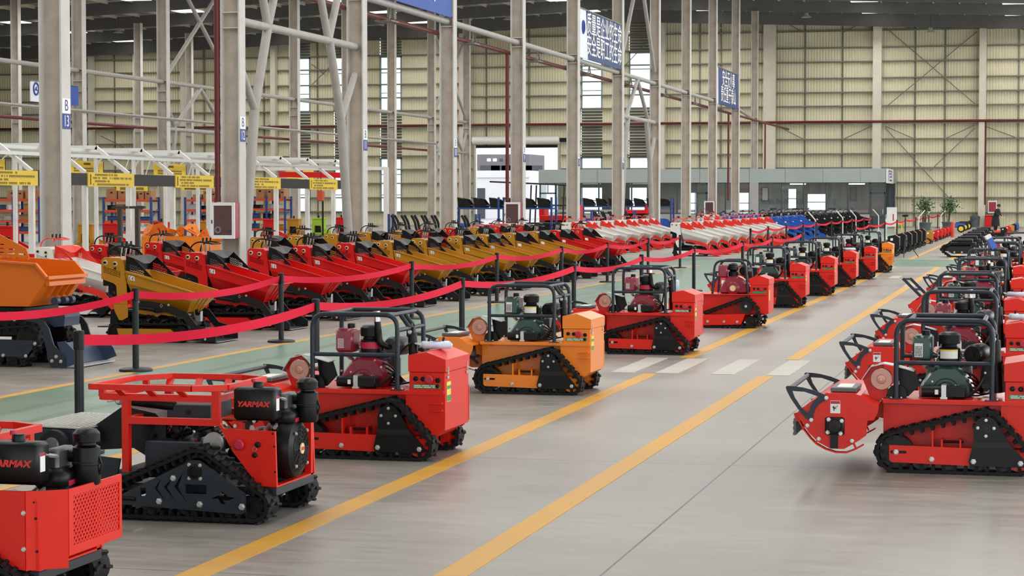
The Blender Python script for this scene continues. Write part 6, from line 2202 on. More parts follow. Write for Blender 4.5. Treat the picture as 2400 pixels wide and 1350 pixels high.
# small loaders under assembly: box-shaped fronts in several colours
def loader(px, py, X, m, label, s=1.0):
    p = onX(px, py, X)
    t = thing('mini_loader', (p.x, p.y, 0))
    MB().plate([(-0.45 * s, 0.5), (-0.45 * s, 1.35), (0.45 * s, 1.35), (0.45 * s, 0.5), (0.3 * s, 0.5), (0.25 * s, 0.95), (-0.25 * s, 0.95), (-0.3 * s, 0.5)], -0.35, 0.35, 'y').build('front_arch', m, t, smooth=0)
    MB().cbox(-0.46 * s, 0.46 * s, -0.4, 0.4, 1.35, 1.45, 0.02).build('top_cover', m, t, smooth=0)
    MB().cbox(-0.24 * s, 0.24 * s, -0.2, 0.3, 0.5, 0.93, 0.03).build('engine_block', 'black', t)
    for sg in (-1, 1):
        track_mesh([(-0.7, 0.17, 0.14), (0.6, 0.17, 0.14)], sg * 0.42 - 0.1, sg * 0.42 + 0.1, 0.02, 0.02, 0.12, 0).build('track', 'rubber', t, smooth=0)
    MB().cbox(-0.7, 0.9, -0.28, 0.28, 0.2, 0.5, 0.03).build('chassis', m, t, smooth=0)
    ar = MB()
    for sg in (-1, 1):
        ar.bar((0.3, sg * 0.34, 0.75), (1.25, sg * 0.34, 0.35), 0.05, 0.12)
    ar.build('loader_arm', m, t, smooth=0)
    MB().cyl((0.0, -0.1, 1.45), (0.0, -0.1, 1.62), 0.07, 10).build('control_knob', 'black', t)
    t.scale = (0.62, 0.62, 0.74)
    return tag(t, label, 'loader', 'small loaders in the work bays')
XLD = XS - 8.7
for px, m, lab in ((20, 'dumper_red', 'red small loader by the rack near the picture edge'), (205, 'gold', 'ochre small loader behind column B 13'), (264, 'dumper_red', 'red small loader before the twin dark stands'), (380, 'dumper_red', 'red small loader behind the heap of orange plates'), (478, 'gold', 'ochre small loader beside the white post near column B 12'),
                   (634, 'dumper_red', 'red small loader beyond column B 12'), (690, 'gold', 'ochre small loader between the red one and the lime one'), (748, 'lime', 'lime green small loader'), (801, 'dumper_red', 'red small loader with black top controls, past the lime one')):
    loader(px, 535, XLD, m, lab)

# heap of orange plates on a pallet
p = onX(425, 560, XS + 1.2)
t = thing('parts_crate', (p.x, p.y, 0))
MB().box(-0.9, 0.9, -0.6, 0.6, 0.0, 0.14).build('pallet', 'cardboard', t, smooth=0)
for a in (-0.6, 0.6):
    MB().box(-0.95, 0.95, a - 0.02, a + 0.02, 0.14, 0.9).build('crate_side', 'orange', t, smooth=0)
for a in (-0.95, 0.95):
    MB().box(a - 0.02, a + 0.02, -0.6, 0.6, 0.14, 0.9).build('crate_end', 'orange', t, smooth=0)
tag(t, 'orange steel crate holding loose orange plates', 'crate')
r = random.Random(12)
for i in range(7):
    o = thing('orange_plate', (p.x - 1.0 + 0.36 * i, p.y + r.uniform(-0.3, 0.3), 0.85 + r.uniform(0, 0.3)))
    s = r.uniform(0.2, 0.34)
    lp = [(-s, -s * 0.5), (s * 0.7, -s * 0.6), (s, 0), (s * 0.3, s * 0.7), (-s * 0.5, s * 0.4)]
    MB().plate(lp, -0.02, 0.02, 'y', [circle2(0, 0, s * 0.16, 10)]).build('plate', 'hopper_orange' if i % 2 else 'orange', o, smooth=0)
    MB().bar((-s * 0.4, 0.02, -s * 0.3), (s * 0.5, 0.02, -s * 0.35), 0.14, 0.02, (0, 0, 1)).build('flange', 'orange', o, smooth=0)
    o.rotation_euler = (r.uniform(-0.6, 0.6), r.uniform(-0.5, 0.5), r.uniform(-0.8, 0.8))
    tag(o, 'loose orange steel plate with a hole, %s along the crate heap' % ordn[i], 'plate', 'orange plates in the crate')

# jib hoist beyond the last sign
p = onX(905, 405, XS - 1)
t = thing('jib_hoist', (p.x, p.y, 0))
zt = onX(905, 392, XS - 1).z
MB().box(-0.09, 0.09, -0.09, 0.09, 0, zt).build('post', 'frame_white', t, smooth=0)
MB().bar((0, 0, zt - 0.05), (-7, 0, zt - 0.05), 0.12, 0.14).build('beam', 'frame_white', t, smooth=0)
MB().bar((-0.6, -1.2, zt - 0.35), (-4.2, -1.2, zt - 0.3), 0.12, 0.22).build('trolley_beam', 'dumper_red', t, smooth=0)
MB().bar((-0.8, -1.4, zt - 0.75), (-5.2, -1.4, zt - 0.7), 0.12, 0.2).build('trolley_beam', 'dumper_red', t, smooth=0)
tag(t, 'white hoist frame with two red trolley beams past the yellow signs', 'hoist')
p = onX(752, 448, XS - 3.4)
t = thing('chain_hoist', (p.x, p.y, p.z - 0.1))
MB().cbox(-0.13, 0.13, -0.12, 0.12, -0.3, 0.12, 0.03).build('motor', 'rack_orange', t, smooth=0)
MB().cyl((0, 0, 0.1), (0, 0, fz + 0.63 - (p.z - 0.1)), 0.02, 6).build('hanger', 'black', t)
MB().cyl((0.08, 0, -0.3), (0.08, 0, -1.7), 0.04, 6).build('chain', 'black', t)
tag(t, 'orange electric chain hoist hanging below the last yellow sign', 'hoist')

# ================================================================== attachment racks behind the dumpers
def tine_rack(px, py, X, n, label):
    p = onX(px, py, X)
    t = thing('tine_rack', (p.x, p.y, 0))
    MB().box(-0.2, n * 0.42, -0.3, 0.3, 0.55, 0.65).build('shelf', 'rack_blue', t, smooth=0)
    for x in (-0.15, n * 0.42 - 0.05):
        [MB().box(x - 0.04, x + 0.04, yy - 0.04, yy + 0.04, 0, 1.4).build('upright', 'rack_blue', t, smooth=0) for yy in (-0.27, 0.27)]
    for k in range(n):
        MB().tube(fillet([(k * 0.4 + 0.25, -0.1, 0.66), (k * 0.4 + 0.1, -0.1, 0.8), (k * 0.4 + 0.05, -0.1, 1.1), (k * 0.4 - 0.1, -0.1, 1.35)], 0.2), 0.05, 6).build('tine', 'black', t)
        MB().tube(fillet([(k * 0.4 + 0.3, 0.15, 0.66), (k * 0.4 + 0.15, 0.15, 0.8), (k * 0.4 + 0.1, 0.15, 1.1), (k * 0.4 - 0.05, 0.15, 1.35)], 0.2), 0.05, 6).build('tine', 'black', t)
    return tag(t, label, 'rack')
tine_rack(925, 520, XS + 1, 8, 'low blue rack of curved black tines before the corrugated wall')
tine_rack(1395, 520, XS + 3, 5, 'low rack of curved grey tines between two columns')
def bucket_rack(px, py, X, n, label, rows=2):
    n += 1
    p = onX(px, py, X)
    t = thing('bucket_rack', (p.x, p.y, 0))
    W = n * 0.68
    for x in (-0.1, W * 0.45, W):
        [MB().box(x - 0.04, x + 0.04, yy - 0.04, yy + 0.04, 0, 2.05).build('upright', 'rack_blue', t, smooth=0) for yy in (-0.42, 0.42)]
    for z in (0.5, 1.55):
        MB().box(-0.1, W, -0.45, 0.45, z, z + 0.07).build('shelf', 'rack_blue', t, smooth=0)
    tag(t, label, 'rack')
    for r_, z in enumerate((0.575, 1.622)):
        for k in range(n):
            o = thing('loader_bucket', (p.x + 0.33 + k * 0.68, p.y, z))
            o.scale = (0.8, 0.8, 0.8)
            m = 'blue' if r_ == 0 and k % 2 == 0 else 'black'
            MB().plate([(-0.3, 0), (0.28, 0), (0.36, 0.1), (0.3, 0.12), (-0.12, 0.2), (-0.22, 0.5), (-0.38, 0.52)], -0.38, 0.38, 'y').build('scoop', m, o, smooth=0)
            for s in (-1, 1):
                MB().plate([(-0.3, 0), (0.28, 0), (0.36, 0.1), (0.1, 0.42), (-0.38, 0.52)], s * 0.38, s * 0.4, 'y').build('cheek', m, o, smooth=0)
            tag(o, '%s loader bucket, %s on the %s shelf, %s' % (m, ordn[k], ('lower', 'upper')[r_], label.split('buckets ', 1)[1]), 'bucket', 'loader buckets')
bucket_rack(1075, 520, XS + 1.5, 5, 'blue rack of buckets before the open gate')
bucket_rack(1368, 500, XS + 1.5, 6, 'blue rack of buckets before the office')
# pipe trolley in the gateway
p = onX(1190, 500, XS + 2)
t = thing('pipe_trolley', (p.x, p.y, 0))
for x in (0, 1.1, 2.6):
    for y in (-0.5, 0.5):
        MB().cyl((x, y, 0.0), (x + 0.1, y, 2.6), 0.035, 8).build('upright', 'sign_black', t)
for z in (0.9, 1.7, 2.6):
    for y in (-0.5, 0.5):
        MB().cyl((-0.7 if z > 2 else 0, y, z + (0.15 if z > 2 else 0)), (2.7, y, z), 0.035, 8).build('side_rail', 'sign_black', t)
tag(t, 'black tubular trolley frame standing in the open gateway', 'trolley')
p = onX(1140, 545, XD2 - 2.5)
t = thing('red_cowling', (p.x, p.y, 0))
MB().puff(fillet2([(-0.9, 0.3), (-0.85, 0.75), (-0.4, 1.1), (0.6, 1.15), (0.95, 0.95), (0.9, 0.3)], 0.12), -0.4, 0.4, 0.1, 0.08).build('shell', 'dumper_red', t, smooth=50)
MB().box(-0.8, 0.8, -0.3, 0.3, 0, 0.3).build('plinth', 'black', t, smooth=0)
tag(t, 'rounded red machine cowling on a low stand behind the dumpers', 'cowling')
for i, (px, X) in enumerate(((1315, XS + 4), (1490, XS - 1.5))):
    p = onX(px, 500, X)
    t = thing('red_carriage', (p.x, p.y, 0))
    MB().cbox(-0.9, 0.9, -0.5, 0.5, 1.0, 1.25, 0.03).build('deck', 'dumper_red', t, smooth=0)
    for x in (-0.8, 0.8):
        MB().box(x - 0.12, x + 0.12, -0.45, 0.45, 1.2, 1.7).build('arm', 'dumper_red', t, smooth=0)
    MB().cbox(-0.7, 0.7, -0.4, 0.4, 0.35, 1.0, 0.05).build('body', 'black', t, smooth=0)
    for x in (-0.5, 0.5):
        MB().cyl((x, -0.5, 0.25), (x, 0.5, 0.25), 0.25, 16).build('wheel', 'rubber', t)
    tag(t, 'red carriage with raised arms %s' % ('beside the gateway office door' if i == 0 else 'between the far columns'), 'machine')

# ================================================================== site office with glass front
YO = 147.0
ox = lambda px, py=450: onY(px, py, YO).x
oz = lambda py, px=1700: onY(px, py, YO).z
OX0, OX1 = ox(1262), ox(2076)
OT, OB, OS = oz(396), oz(428), 0.95
of = struct(thing('wall_office', (0, YO, 0)))
edges = [1262, 1400, 1518, 1640, 1756, 1840, 1928, 2016, 2076]
for a, c in zip(edges, edges[1:]):
    MB().box(ox(a) + 0.012, ox(c) - 0.012, 0, 0.2, OB, OT).build('fascia_panel', 'office_band', of, smooth=0)
MB().box(OX1 - 0.2, OX1, 0.2, YW - YO - 0.3, OB, OT).build('fascia_panel', 'office_band', of, smooth=0)
MB().box(OX0, OX0 + 0.2, 0.2, YW - YO - 0.3, OB, OT).build('fascia_panel', 'office_band', of, smooth=0)
MB().box(OX0 + 0.05, OX1 - 0.05, 0.05, YW - YO - 0.3, OB + 0.05, OB + 0.2).build('office_ceiling', 'office_inside', of, smooth=0)
MB().box(OX0, OX1, YW - YO - 0.9, YW - YO - 0.8, 0, OB).build('rear_partition', 'office_inside', of, smooth=0)
MB().box(ox(1757), ox(1778), -0.1, 0.3, 0, OB).build('pier', 'office_wall', of, smooth=0)
MB().box(OX1 - 0.1, OX1, 0.1, YW - YO - 0.9, 0, OS).build('side_base', 'office_wall', of, smooth=0)
gls = [(1303, 1332), (1363, 1403), (1403, 1450), (1450, 1480), (1480, 1535), (1546, 1587), (1587, 1630), (1658, 1700), (1700, 1756), (1778, 1832), (1832, 1883), (1883, 1936), (1936, 1987), (1987, 2038)]
MB().box(ox(1303), ox(1630), 0.02, 0.14, 0, OS).build('window_base', 'office_wall', of, smooth=0)
MB().box(ox(1658), ox(2038), 0.02, 0.14, 0, OS).build('window_base', 'office_wall', of, smooth=0)
for i, (a, c) in enumerate(gls):
    x0, x1 = ox(a), ox(c)
    t = struct(thing('window_%d' % (i + 10), ((x0 + x1) / 2, YO + 0.08, 0)))
    h = (x1 - x0) / 2
    f = MB()
    f.box(-h, -h + 0.045, -0.05, 0.05, OS, OB)
    f.box(h - 0.045, h, -0.05, 0.05, OS, OB)
    f.box(-h, h, -0.05, 0.05, OS, OS + 0.05)
    f.box(-h, h, -0.05, 0.05, OB - 0.05, OB)
    f.build('window_frame', 'office_frame', t, smooth=0)
    MB().box(-h + 0.045, h - 0.045, -0.004, 0.004, OS + 0.05, OB - 0.05).build('pane', 'pane_glass', t, smooth=0)
    MB().box(-h + 0.05, h - 0.05, -0.012, -0.006, OS + 0.12, OS + 0.3).build('frosted_strip', 'outdoor_grey' if i % 2 else 'office_wall', t, smooth=0)
for i, (a, c) in enumerate(((1264, 1303), (1631, 1657), (2039, 2075))):
    x0, x1 = ox(a), ox(c)
    t = struct(thing('door_%d' % (i + 2), ((x0 + x1) / 2, YO + 0.08, 0)))
    h = (x1 - x0) / 2
    f = MB()
    zt = 2.35
    f.box(-h, -h + 0.09, -0.06, 0.06, 0, OB)
    f.box(h - 0.09, h, -0.06, 0.06, 0, OB)
    f.box(-h, h, -0.06, 0.06, OB - 0.07, OB)
    f.box(-h, h, -0.06, 0.06, zt, zt + 0.1)
    f.box(-h, h, -0.05, 0.05, 0, 0.85)
    f.build('door_frame', 'office_frame', t, smooth=0)
    MB().box(-h + 0.09, h - 0.09, -0.004, 0.004, 0.85, zt).build('pane', 'pane_glass', t, smooth=0)
    MB().box(-h + 0.09, h - 0.09, -0.004, 0.004, zt + 0.1, OB - 0.07).build('pane', 'pane_glass', t, smooth=0)
    MB().box(-0.02, 0.02, -0.05, 0.05, zt, OB).build('transom_bar', 'office_frame', t, smooth=0)
    MB().cyl((h - 0.16, -0.1, 1.0), (h - 0.16, -0.1, 1.3), 0.02, 8).build('door_handle', 'zinc', t)
# glazed end wall of the office
t = struct(thing('window_30', (OX1 - 0.05, YO, 0)))
for k in range(7):
    y = 0.1 + k * 1.5
    MB().box(-0.05, 0.05, y - 0.05, y + 0.05, OS, OB).build('mullion', 'office_frame', t, smooth=0)
    if k < 6:
        MB().box(-0.004, 0.004, y + 0.05, y + 1.45, OS, OB).build('pane', 'pane_glass', t, smooth=0)
# sign box on the corner
t = thing('corner_sign', (OX1 + 0.012, YO + 0.1, OB))
L = YW - YO - 1.0
MB().box(0, 0.06, 0, L * 0.62, -0.05, OT - OB).build('sign_box', 'paper', t, smooth=0)
mm = MB()
hh = OT - OB
ink = lambda y0, y1, z0, z1: mm.box(0.06, 0.066, L * y0, L * y1, hh * z0, hh * z1)
ink(0.14, 0.18, 0.1, 0.88); ink(0.14, 0.46, 0.8, 0.88); ink(0.42, 0.46, 0.4, 0.88); ink(0.24, 0.46, 0.38, 0.46); ink(0.24, 0.36, 0.58, 0.7); ink(0.26, 0.46, 0.1, 0.22)
mm.build('emblem', 'ink_blue', t, smooth=0)
tag(t, 'white sign box with violet emblem on the office corner', 'sign')
# rear windows of the office, daylight behind them
for i, (a, c, y0, y1) in enumerate(((1363, 1411, 440, 500), (1476, 1516, 440, 500), (1607, 1634, 452, 500), (1731, 1757, 452, 500), (1893, 1938, 455, 492), (1848, 1866, 443, 488))):
    Yb = YW - 0.95
    p0, p1 = onY(a, y1, Yb), onY(c, y0, Yb)
    t = struct(thing('window_%d' % (40 + i), (p0.x, Yb, p0.z)))
    w, h = p1.x - p0.x, p1.z - p0.z
    MB().box(0, w, 0, 0.02, 0, h).build('pane', 'bright_window', t, smooth=0)
    fr = MB()
    fr.box(-0.06, 0, -0.03, 0.03, 0, h); fr.box(w, w + 0.06, -0.03, 0.03, 0, h)
    fr.box(-0.06, w + 0.06, -0.03, 0.03, h * 0.5 - 0.03, h * 0.5 + 0.03); fr.box(-0.06, w + 0.06, -0.03, 0.03, h, h + 0.06)
    fr.build('window_frame', 'window_frame', t, smooth=0)
for i, (px, py) in enumerate(((1870, 431), (2008, 431))):
    p = onY(px, py, YO + 3.0)
    t = thing('tube_lamp', (p.x, p.y, OB + 0.0))
    la = area('tube_and_fill_light', (p.x, p.y, OB - 0.15), (0, 0, 0), 1.1, 0.15, 260)
    office_fill = area('tube_and_fill_light', (p.x - 9, p.y + 2, OB - 0.1), (0, 0, 0), 1.1, 0.15, 200)  # extra fill added to brighten the office interior, no tube hangs here
    MB().cbox(-0.6, 0.6, -0.1, 0.1, -0.05, 0.03, 0.01).build('housing', 'white', t, smooth=0)
    MB().cyl((-0.55, 0, -0.08), (0.55, 0, -0.08), 0.04, 8).build('tube', 'tube_light', t)
    tag(t, 'lit tube lamp under the office ceiling, %s' % ('over the middle panes' if i == 0 else 'near the end door'), 'lamp', 'office tube lamps')
for i, (px, m) in enumerate(((1793, 'paper'), (2000, 'outdoor_grey'))):
    p = onY(px, 455, YW - 1.0)
    t = thing('wall_picture', (p.x, YW - 0.96, p.z - 0.5))
    MB().box(-0.25, 0.25, -0.03, 0, 0, 1.0).build('frame', 'office_frame', t, smooth=0)
    MB().box(-0.2, 0.2, -0.035, -0.03, 0.05, 0.95).build('sheet', m, t, smooth=0)
    tag(t, 'framed %s on the rear wall inside the office' % ('white notice' if i == 0 else 'grey picture'), 'picture')
for i, px in enumerate((1812, 1866, 1950)):
    p = onY(px, 500, YO + 5)
    t = thing('office_desk', (p.x, p.y, 0))
    MB().box(-0.7, 0.7, -0.35, 0.35, 0.72, 0.76).build('desk_top', 'sign_black', t, smooth=0)
    for x in (-0.65, 0.65):
        MB().box(x - 0.03, x + 0.03, -0.33, 0.33, 0, 0.72).build('side', 'sign_black', t, smooth=0)
    MB().cbox(-0.25, 0.25, 0.0, 0.06, 0.95, 1.35, 0.01).build('screen', 'black', t, smooth=0)
    MB().box(-0.04, 0.04, 0.0, 0.06, 0.76, 0.95).build('screen_stand', 'black', t, smooth=0)
    tag(t, 'dark desk with screen inside the office, %s pane from the pier' % ordn[i], 'desk', 'office desks')

# ================================================================== the yard beyond the gate
struct(MB().box(-140, 40, YW + 0.3, 330, -0.35, -0.02).build('ground', 'concrete', smooth=0))
YY = 215.0
g = lambda px, py: onY(px, py, YY)
t = thing('white_block', (0, YY, 0))
a, c = g(1085, 400), g(1240, 400)
MB().box(a.x, c.x, 0, 8, -0.02, a.z).build('wall', 'outdoor_wall', t, smooth=0)
MB().box(a.x - 0.1, c.x + 0.1, -0.15, 0, g(1200, 416).z, a.z).build('parapet', 'outdoor_wall', t, smooth=0)
p0, p1 = g(1120, 482), g(1137, 441)
MB().box(p0.x - 1.2, p1.x, -0.05, 0.05, -0.02, p1.z).build('dark_door', 'outdoor_dark', t, smooth=0)
tag(t, 'white low building across the yard, seen through the open gate', 'building')
t = thing('grey_block', (0, YY + 30, 0))
a, c = onY(1085, 362, YY + 30), onY(1240, 362, YY + 30)
MB().box(a.x, c.x, 0, 8, -0.02, a.z).build('wall', 'outdoor_grey', t, smooth=0)
for k, (q0, q1) in enumerate(((1142, 1150), (1156, 1164), (1171, 1178))):
    u, v = onY(q0, 378, YY + 30), onY(q1, 364, YY + 30)
    w_ = MB().box(u.x, v.x, -0.06, 0.06, u.z, v.z - 0.4).build('window', 'bright_window' if k < 2 else 'outdoor_dark', t, smooth=0)  # glow on the bright panes stands in for reflected sky
for k in range(5):
    u = onY(1126 + k * 25, 398, YY + 30)
    MB().box(u.x, u.x + 2.4, -0.1, 0.05, u.z - 0.4, u.z + 0.5).build('balcony', 'outdoor_dark', t, smooth=0)
tag(t, 'grey multi-storey building behind the white one across the yard', 'building')

# ================================================================== small crawlers down the aisle
def make_crawler():
    t = thing('compact_crawler')
    for s in (-1, 1):
        track_mesh([(-0.55, 0.12, 0.09), (0.16, 0.12, 0.09), (-0.02, 0.3, 0.07)], s * 0.32 - 0.09, s * 0.32 + 0.09, 0.02, 0.02, 0.09, 0).build('track', 'rubber', t, smooth=0)
        for x in (-0.5, -0.2, 0.12):
            wheel_mesh(x, 0.11, 0.075, s * 0.32 - 0.06, s * 0.32 + 0.06, 14).build('roller', 'rim', t)
        MB().plate([(-0.5, 0.16), (-0.02, 0.3), (0.14, 0.16), (0.1, 0.08), (-0.46, 0.08)], s * 0.41, s * 0.4, 'y').build('side_plate', 'body', t, smooth=0)
    MB().cbox(-0.7, 0.24, -0.24, 0.24, 0.2, 0.42, 0.02).build('hull', 'body', t, smooth=0)
    return t
for nm, src in (('body', 'black'), ('rim', 'charcoal'), ('accent', 'orange')):
    MATS[nm] = MATS[src].copy()
    MATS[nm].name = nm
C1 = make_crawler()
C1.name = 'boxed_crawler'
KIDS['boxed_crawler'] = KIDS.pop('compact_crawler')
MB().plate([(-0.16, 0.3), (0.3, 0.3), (0.3, 0.78), (0.14, 0.9), (-0.16, 0.84)], -0.31, 0.31, 'y').build('cabinet', 'body', C1, smooth=0)
MB().bar((0.15, 0.0, 0.898), (0.28, 0.0, 0.798), 0.3, 0.006, (0, 0, 1)).build('top_decal', 'accent', C1, smooth=0)
MB().box(-0.05, 0.05, -0.314, -0.31, 0.66, 0.76).build('notice', 'paper', C1, smooth=0)
MB().cbox(-1.1, -0.6, -0.4, 0.4, 0.1, 0.45, 0.06).build('front_head', 'body', C1, smooth=0)
CM = {'black': dict(body='black', rim='charcoal', accent='orange'), 'yellow': dict(body='gold', rim='black', accent='logo_red'), 'red': dict(body='dumper_red', rim='black', accent='dumper_red'), 'blue': dict(body='blue', rim='gold', accent='blue')}
XC = G(2096, 601).x
blk = [(2096, 601), (2113, 592), (2126, 584), (2138, 577), (2150, 570), (2160, 564)]
for i, (px, py) in enumerate(blk):
    o = copy_tree(C1, onX(px, 580, XC).xy.to_3d() + Vector((-0.1, 0.4, 0)), 0, CM['black'])
    o.scale = (0.86, 0.86, 0.82)
    tag(o, 'black boxed crawler beyond the far orange mulcher, %s of six' % ordn[i], 'crawler', 'black boxed crawlers')
o = copy_tree(C1, onX(2174, 580, XC).xy.to_3d() + Vector((0, 0.4, 0)), 0, CM['yellow'])
o.scale = (0.72, 0.72, 0.66)
tag(o, 'yellow boxed crawler between the black and the red ones', 'crawler')
for i, (px, py) in enumerate(((2188, 561), (2198, 557), (2206, 553), (2214, 550), (2222, 547))):
    o = copy_tree(C1, onX(px, 560, XC).xy.to_3d() + Vector((0, 0.4, 0)), 0, CM['red'])
    o.scale = (0.66, 0.66, 0.58)
    tag(o, 'small red boxed crawler far down the aisle, %s of five' % ordn[i], 'crawler', 'red boxed crawlers')
# low black crawlers of the other row
C2 = make_crawler()
C2.name = 'flat_crawler'
KIDS['flat_crawler'] = KIDS.pop('compact_crawler')
for o in list(KIDS[C2.name]):
    if o.name.split('.')[0] in ('track', 'side_plate', 'roller'):
        KIDS[C2.name].remove(o)
        bpy.data.objects.remove(o)
for s in (-1, 1):
    track_mesh([(-0.66, 0.27, 0.07), (-0.42, 0.1, 0.07), (0.4, 0.1, 0.07), (0.3, 0.36, 0.07), (-0.5, 0.36, 0.06)], s * 0.38 - 0.1, s * 0.38 + 0.1, 0.025, 0.03, 0.1, 0).build('track', 'rubber', C2, smooth=0)
    MB().plate([(-0.6, 0.27), (-0.45, 0.36), (0.3, 0.36), (0.38, 0.12), (-0.38, 0.12)], s * 0.46, s * 0.47, 'y').build('side_plate', 'rim', C2, smooth=0)
    for x in (-0.3, -0.05, 0.2):
        bolt_at(C2, x, s * 0.47, 0.17, 0.03, 'y-' if s < 0 else 'y+')
MB().cbox(-0.45, 0.4, -0.28, 0.28, 0.42, 0.5, 0.01).build('deck', 'body', C2, smooth=0)
for y in (-0.3, 0.3):
    MB().cyl((-0.4, y * 0.8, 0.56), (0.3, y * 0.8, 0.56), 0.03, 8).build('deck_rail', 'rim', C2)
MB().cbox(-0.2, 0.3, -0.25, 0.25, 0.46, 0.62, 0.03).build('power_box', 'rim', C2, smooth=0)
for i, (px, py) in enumerate(((2258, 603), (2270, 592), (2280, 583), (2290, 575), (2299, 568), (2307, 562))):
    o = copy_tree(C2, G(px, py) + Vector((0, 0.4, 0)), 0, CM['black'])
    tag(o, 'low flat black crawler before the standing person, %s from the near end' % ordn[i], 'crawler', 'flat black crawlers')
for i, (px, py) in enumerate(((2350, 557), (2360, 553), (2368, 549), (2374, 546), (2380, 543))):
    o = copy_tree(C1, G(px, py) + Vector((0, 0.4, 0)), 0, CM[('black', 'red', 'yellow', 'black', 'blue')[i]])
    o.scale = (0.7, 0.7, 0.6)
    tag(o, '%s boxed crawler just past the flat black crawlers, %s of five' % (('black', 'red', 'yellow', 'black', 'blue')[i], ordn[i]), 'crawler', 'crawlers beside the person')
drop(C1)
drop(C2)
# wheeled carts with yellow rims
for i, (px, py) in enumerate(((2247, 545), (2256, 541), (2264, 538))):
    t = thing('wheeled_cart', G(px, py))
    t.scale = (0.72, 0.72, 0.72)
    for y in (-0.4, 0.4):
        w_ = MB().lathe([(0.2, -0.05), (0.3, -0.06), (0.32, 0), (0.3, 0.06), (0.2, 0.05)], (0.2, y, 0.32), (0, 1, 0), 18).build('tyre', 'rubber', t)
        MB().lathe([(0.02, -0.07), (0.2, -0.06), (0.2, 0.06), (0.02, 0.07)], (0.2, y, 0.32), (0, 1, 0), 16).build('rim', 'sign_yellow', w_)
    MB().cbox(-0.6, 0.5, -0.3, 0.3, 0.4, 0.75, 0.05).build('body', 'blue' if i == 0 else 'charcoal', t, smooth=0)
    MB().tube(fillet([(0.4, -0.3, 0.7), (0.9, -0.3, 1.0), (0.9, 0.3, 1.0), (0.4, 0.3, 0.7)], 0.1), 0.02, 8).build('push_bar', 'sign_black', t)
    tag(t, 'small cart with yellow wheels at the far end of the aisle, %s of three' % ordn[i], 'cart', 'yellow-wheeled carts')
t = thing('orange_bollard', G(2233, 556))
MB().cyl((0, 0, 0.02), (0, 0, 0.75), 0.1, 14).build('tube', 'rack_orange', t)
MB().lathe([(0.16, 0), (0.16, 0.02), (0.1, 0.03)], (0, 0, 0), (0, 0, 1), 14).build('base', 'rack_orange', t)
MB().lathe([(0.1, 0.75), (0.08, 0.8), (0.02, 0.82)], (0, 0, 0), (0, 0, 1), 14).build('cap', 'rack_orange', t)
tag(t, 'orange bollard at the end of the small red crawlers', 'bollard')

# tripod stand in the aisle
p = G(2121, 603)
t = thing('tripod_stand', p)
zt = onY(2123, 508, p.y).z
MB().cyl((0, 0, 0.25), (0, 0, zt), 0.018, 8).build('pole', 'black', t)
for k in range(3):
    a = 0.5 + k * 2 * pi / 3
    MB().cyl((0.5 * cos(a), 0.5 * sin(a), 0.015), (0, 0, 0.62), 0.014, 8).build('leg', 'black', t)
MB().cbox(-0.1, 0.1, -0.05, 0.05, zt, zt + 0.07, 0.01).build('head_plate', 'black', t)
tag(t, 'thin black tripod stand in the aisle beside the black crawlers', 'tripod')
# white notice board and yellow stool near the office corner
p = G(2090, 545)
t = thing('notice_board', p)
MB().box(-0.3, 0.3, -0.02, 0.02, 0.35, 1.5).build('board', 'paper', t, smooth=0)
for x in (-0.27, 0.27):
    MB().box(x - 0.02, x + 0.02, -0.25, 0.25, 0, 0.04).build('foot', 'zinc', t, smooth=0)
    MB().box(x - 0.02, x + 0.02, -0.02, 0.02, 0.04, 0.36).build('leg', 'zinc', t, smooth=0)
MB().box(0.05, 0.12, -0.03, -0.02, 0.7, 1.1).build('red_print', 'sticker_red', t, smooth=0)
tag(t, 'white upright notice board by the office corner', 'board')
p = G(2106, 543)
t = thing('yellow_stool', p)
MB().cbox(-0.25, 0.25, -0.2, 0.2, 0.42, 0.5, 0.02).build('seat', 'sign_yellow', t, smooth=0)
for x in (-0.2, 0.2):
    for y in (-0.15, 0.15):
        MB().box(x - 0.03, x + 0.03, y - 0.03, y + 0.03, 0, 0.42).build('leg', 'sign_yellow', t, smooth=0)
tag(t, 'yellow stool beside the white notice board', 'stool')
p = onY(2320, 530, YW - 1.2)
t = thing('extinguisher_box', (p.x, p.y, 0))
MB().cbox(-0.35, 0.35, -0.25, 0.25, 0, 0.75, 0.03).build('box_body', 'dumper_red', t, smooth=0)
MB().cbox(-0.37, 0.37, -0.27, 0.27, 0.75, 0.82, 0.02).build('box_lid', 'dumper_red', t, smooth=0)
tag(t, 'red extinguisher box on the floor by the end wall', 'box')
t = thing('grey_bin', (onY(2285, 530, YW - 1.5).x, YW - 1.5, 0))
MB().lathe([(0.3, 0), (0.36, 0.7), (0.38, 0.72), (0.3, 0.78)], (0, 0, 0), (0, 0, 1), 16).build('bin_body', 'pot', t)
MB().lathe([(0.36, 0.72), (0.2, 0.86), (0.03, 0.88)], (0, 0, 0), (0, 0, 1), 16).build('bin_lid', 'pot', t)
tag(t, 'grey round bin at the foot of the end wall', 'bin')

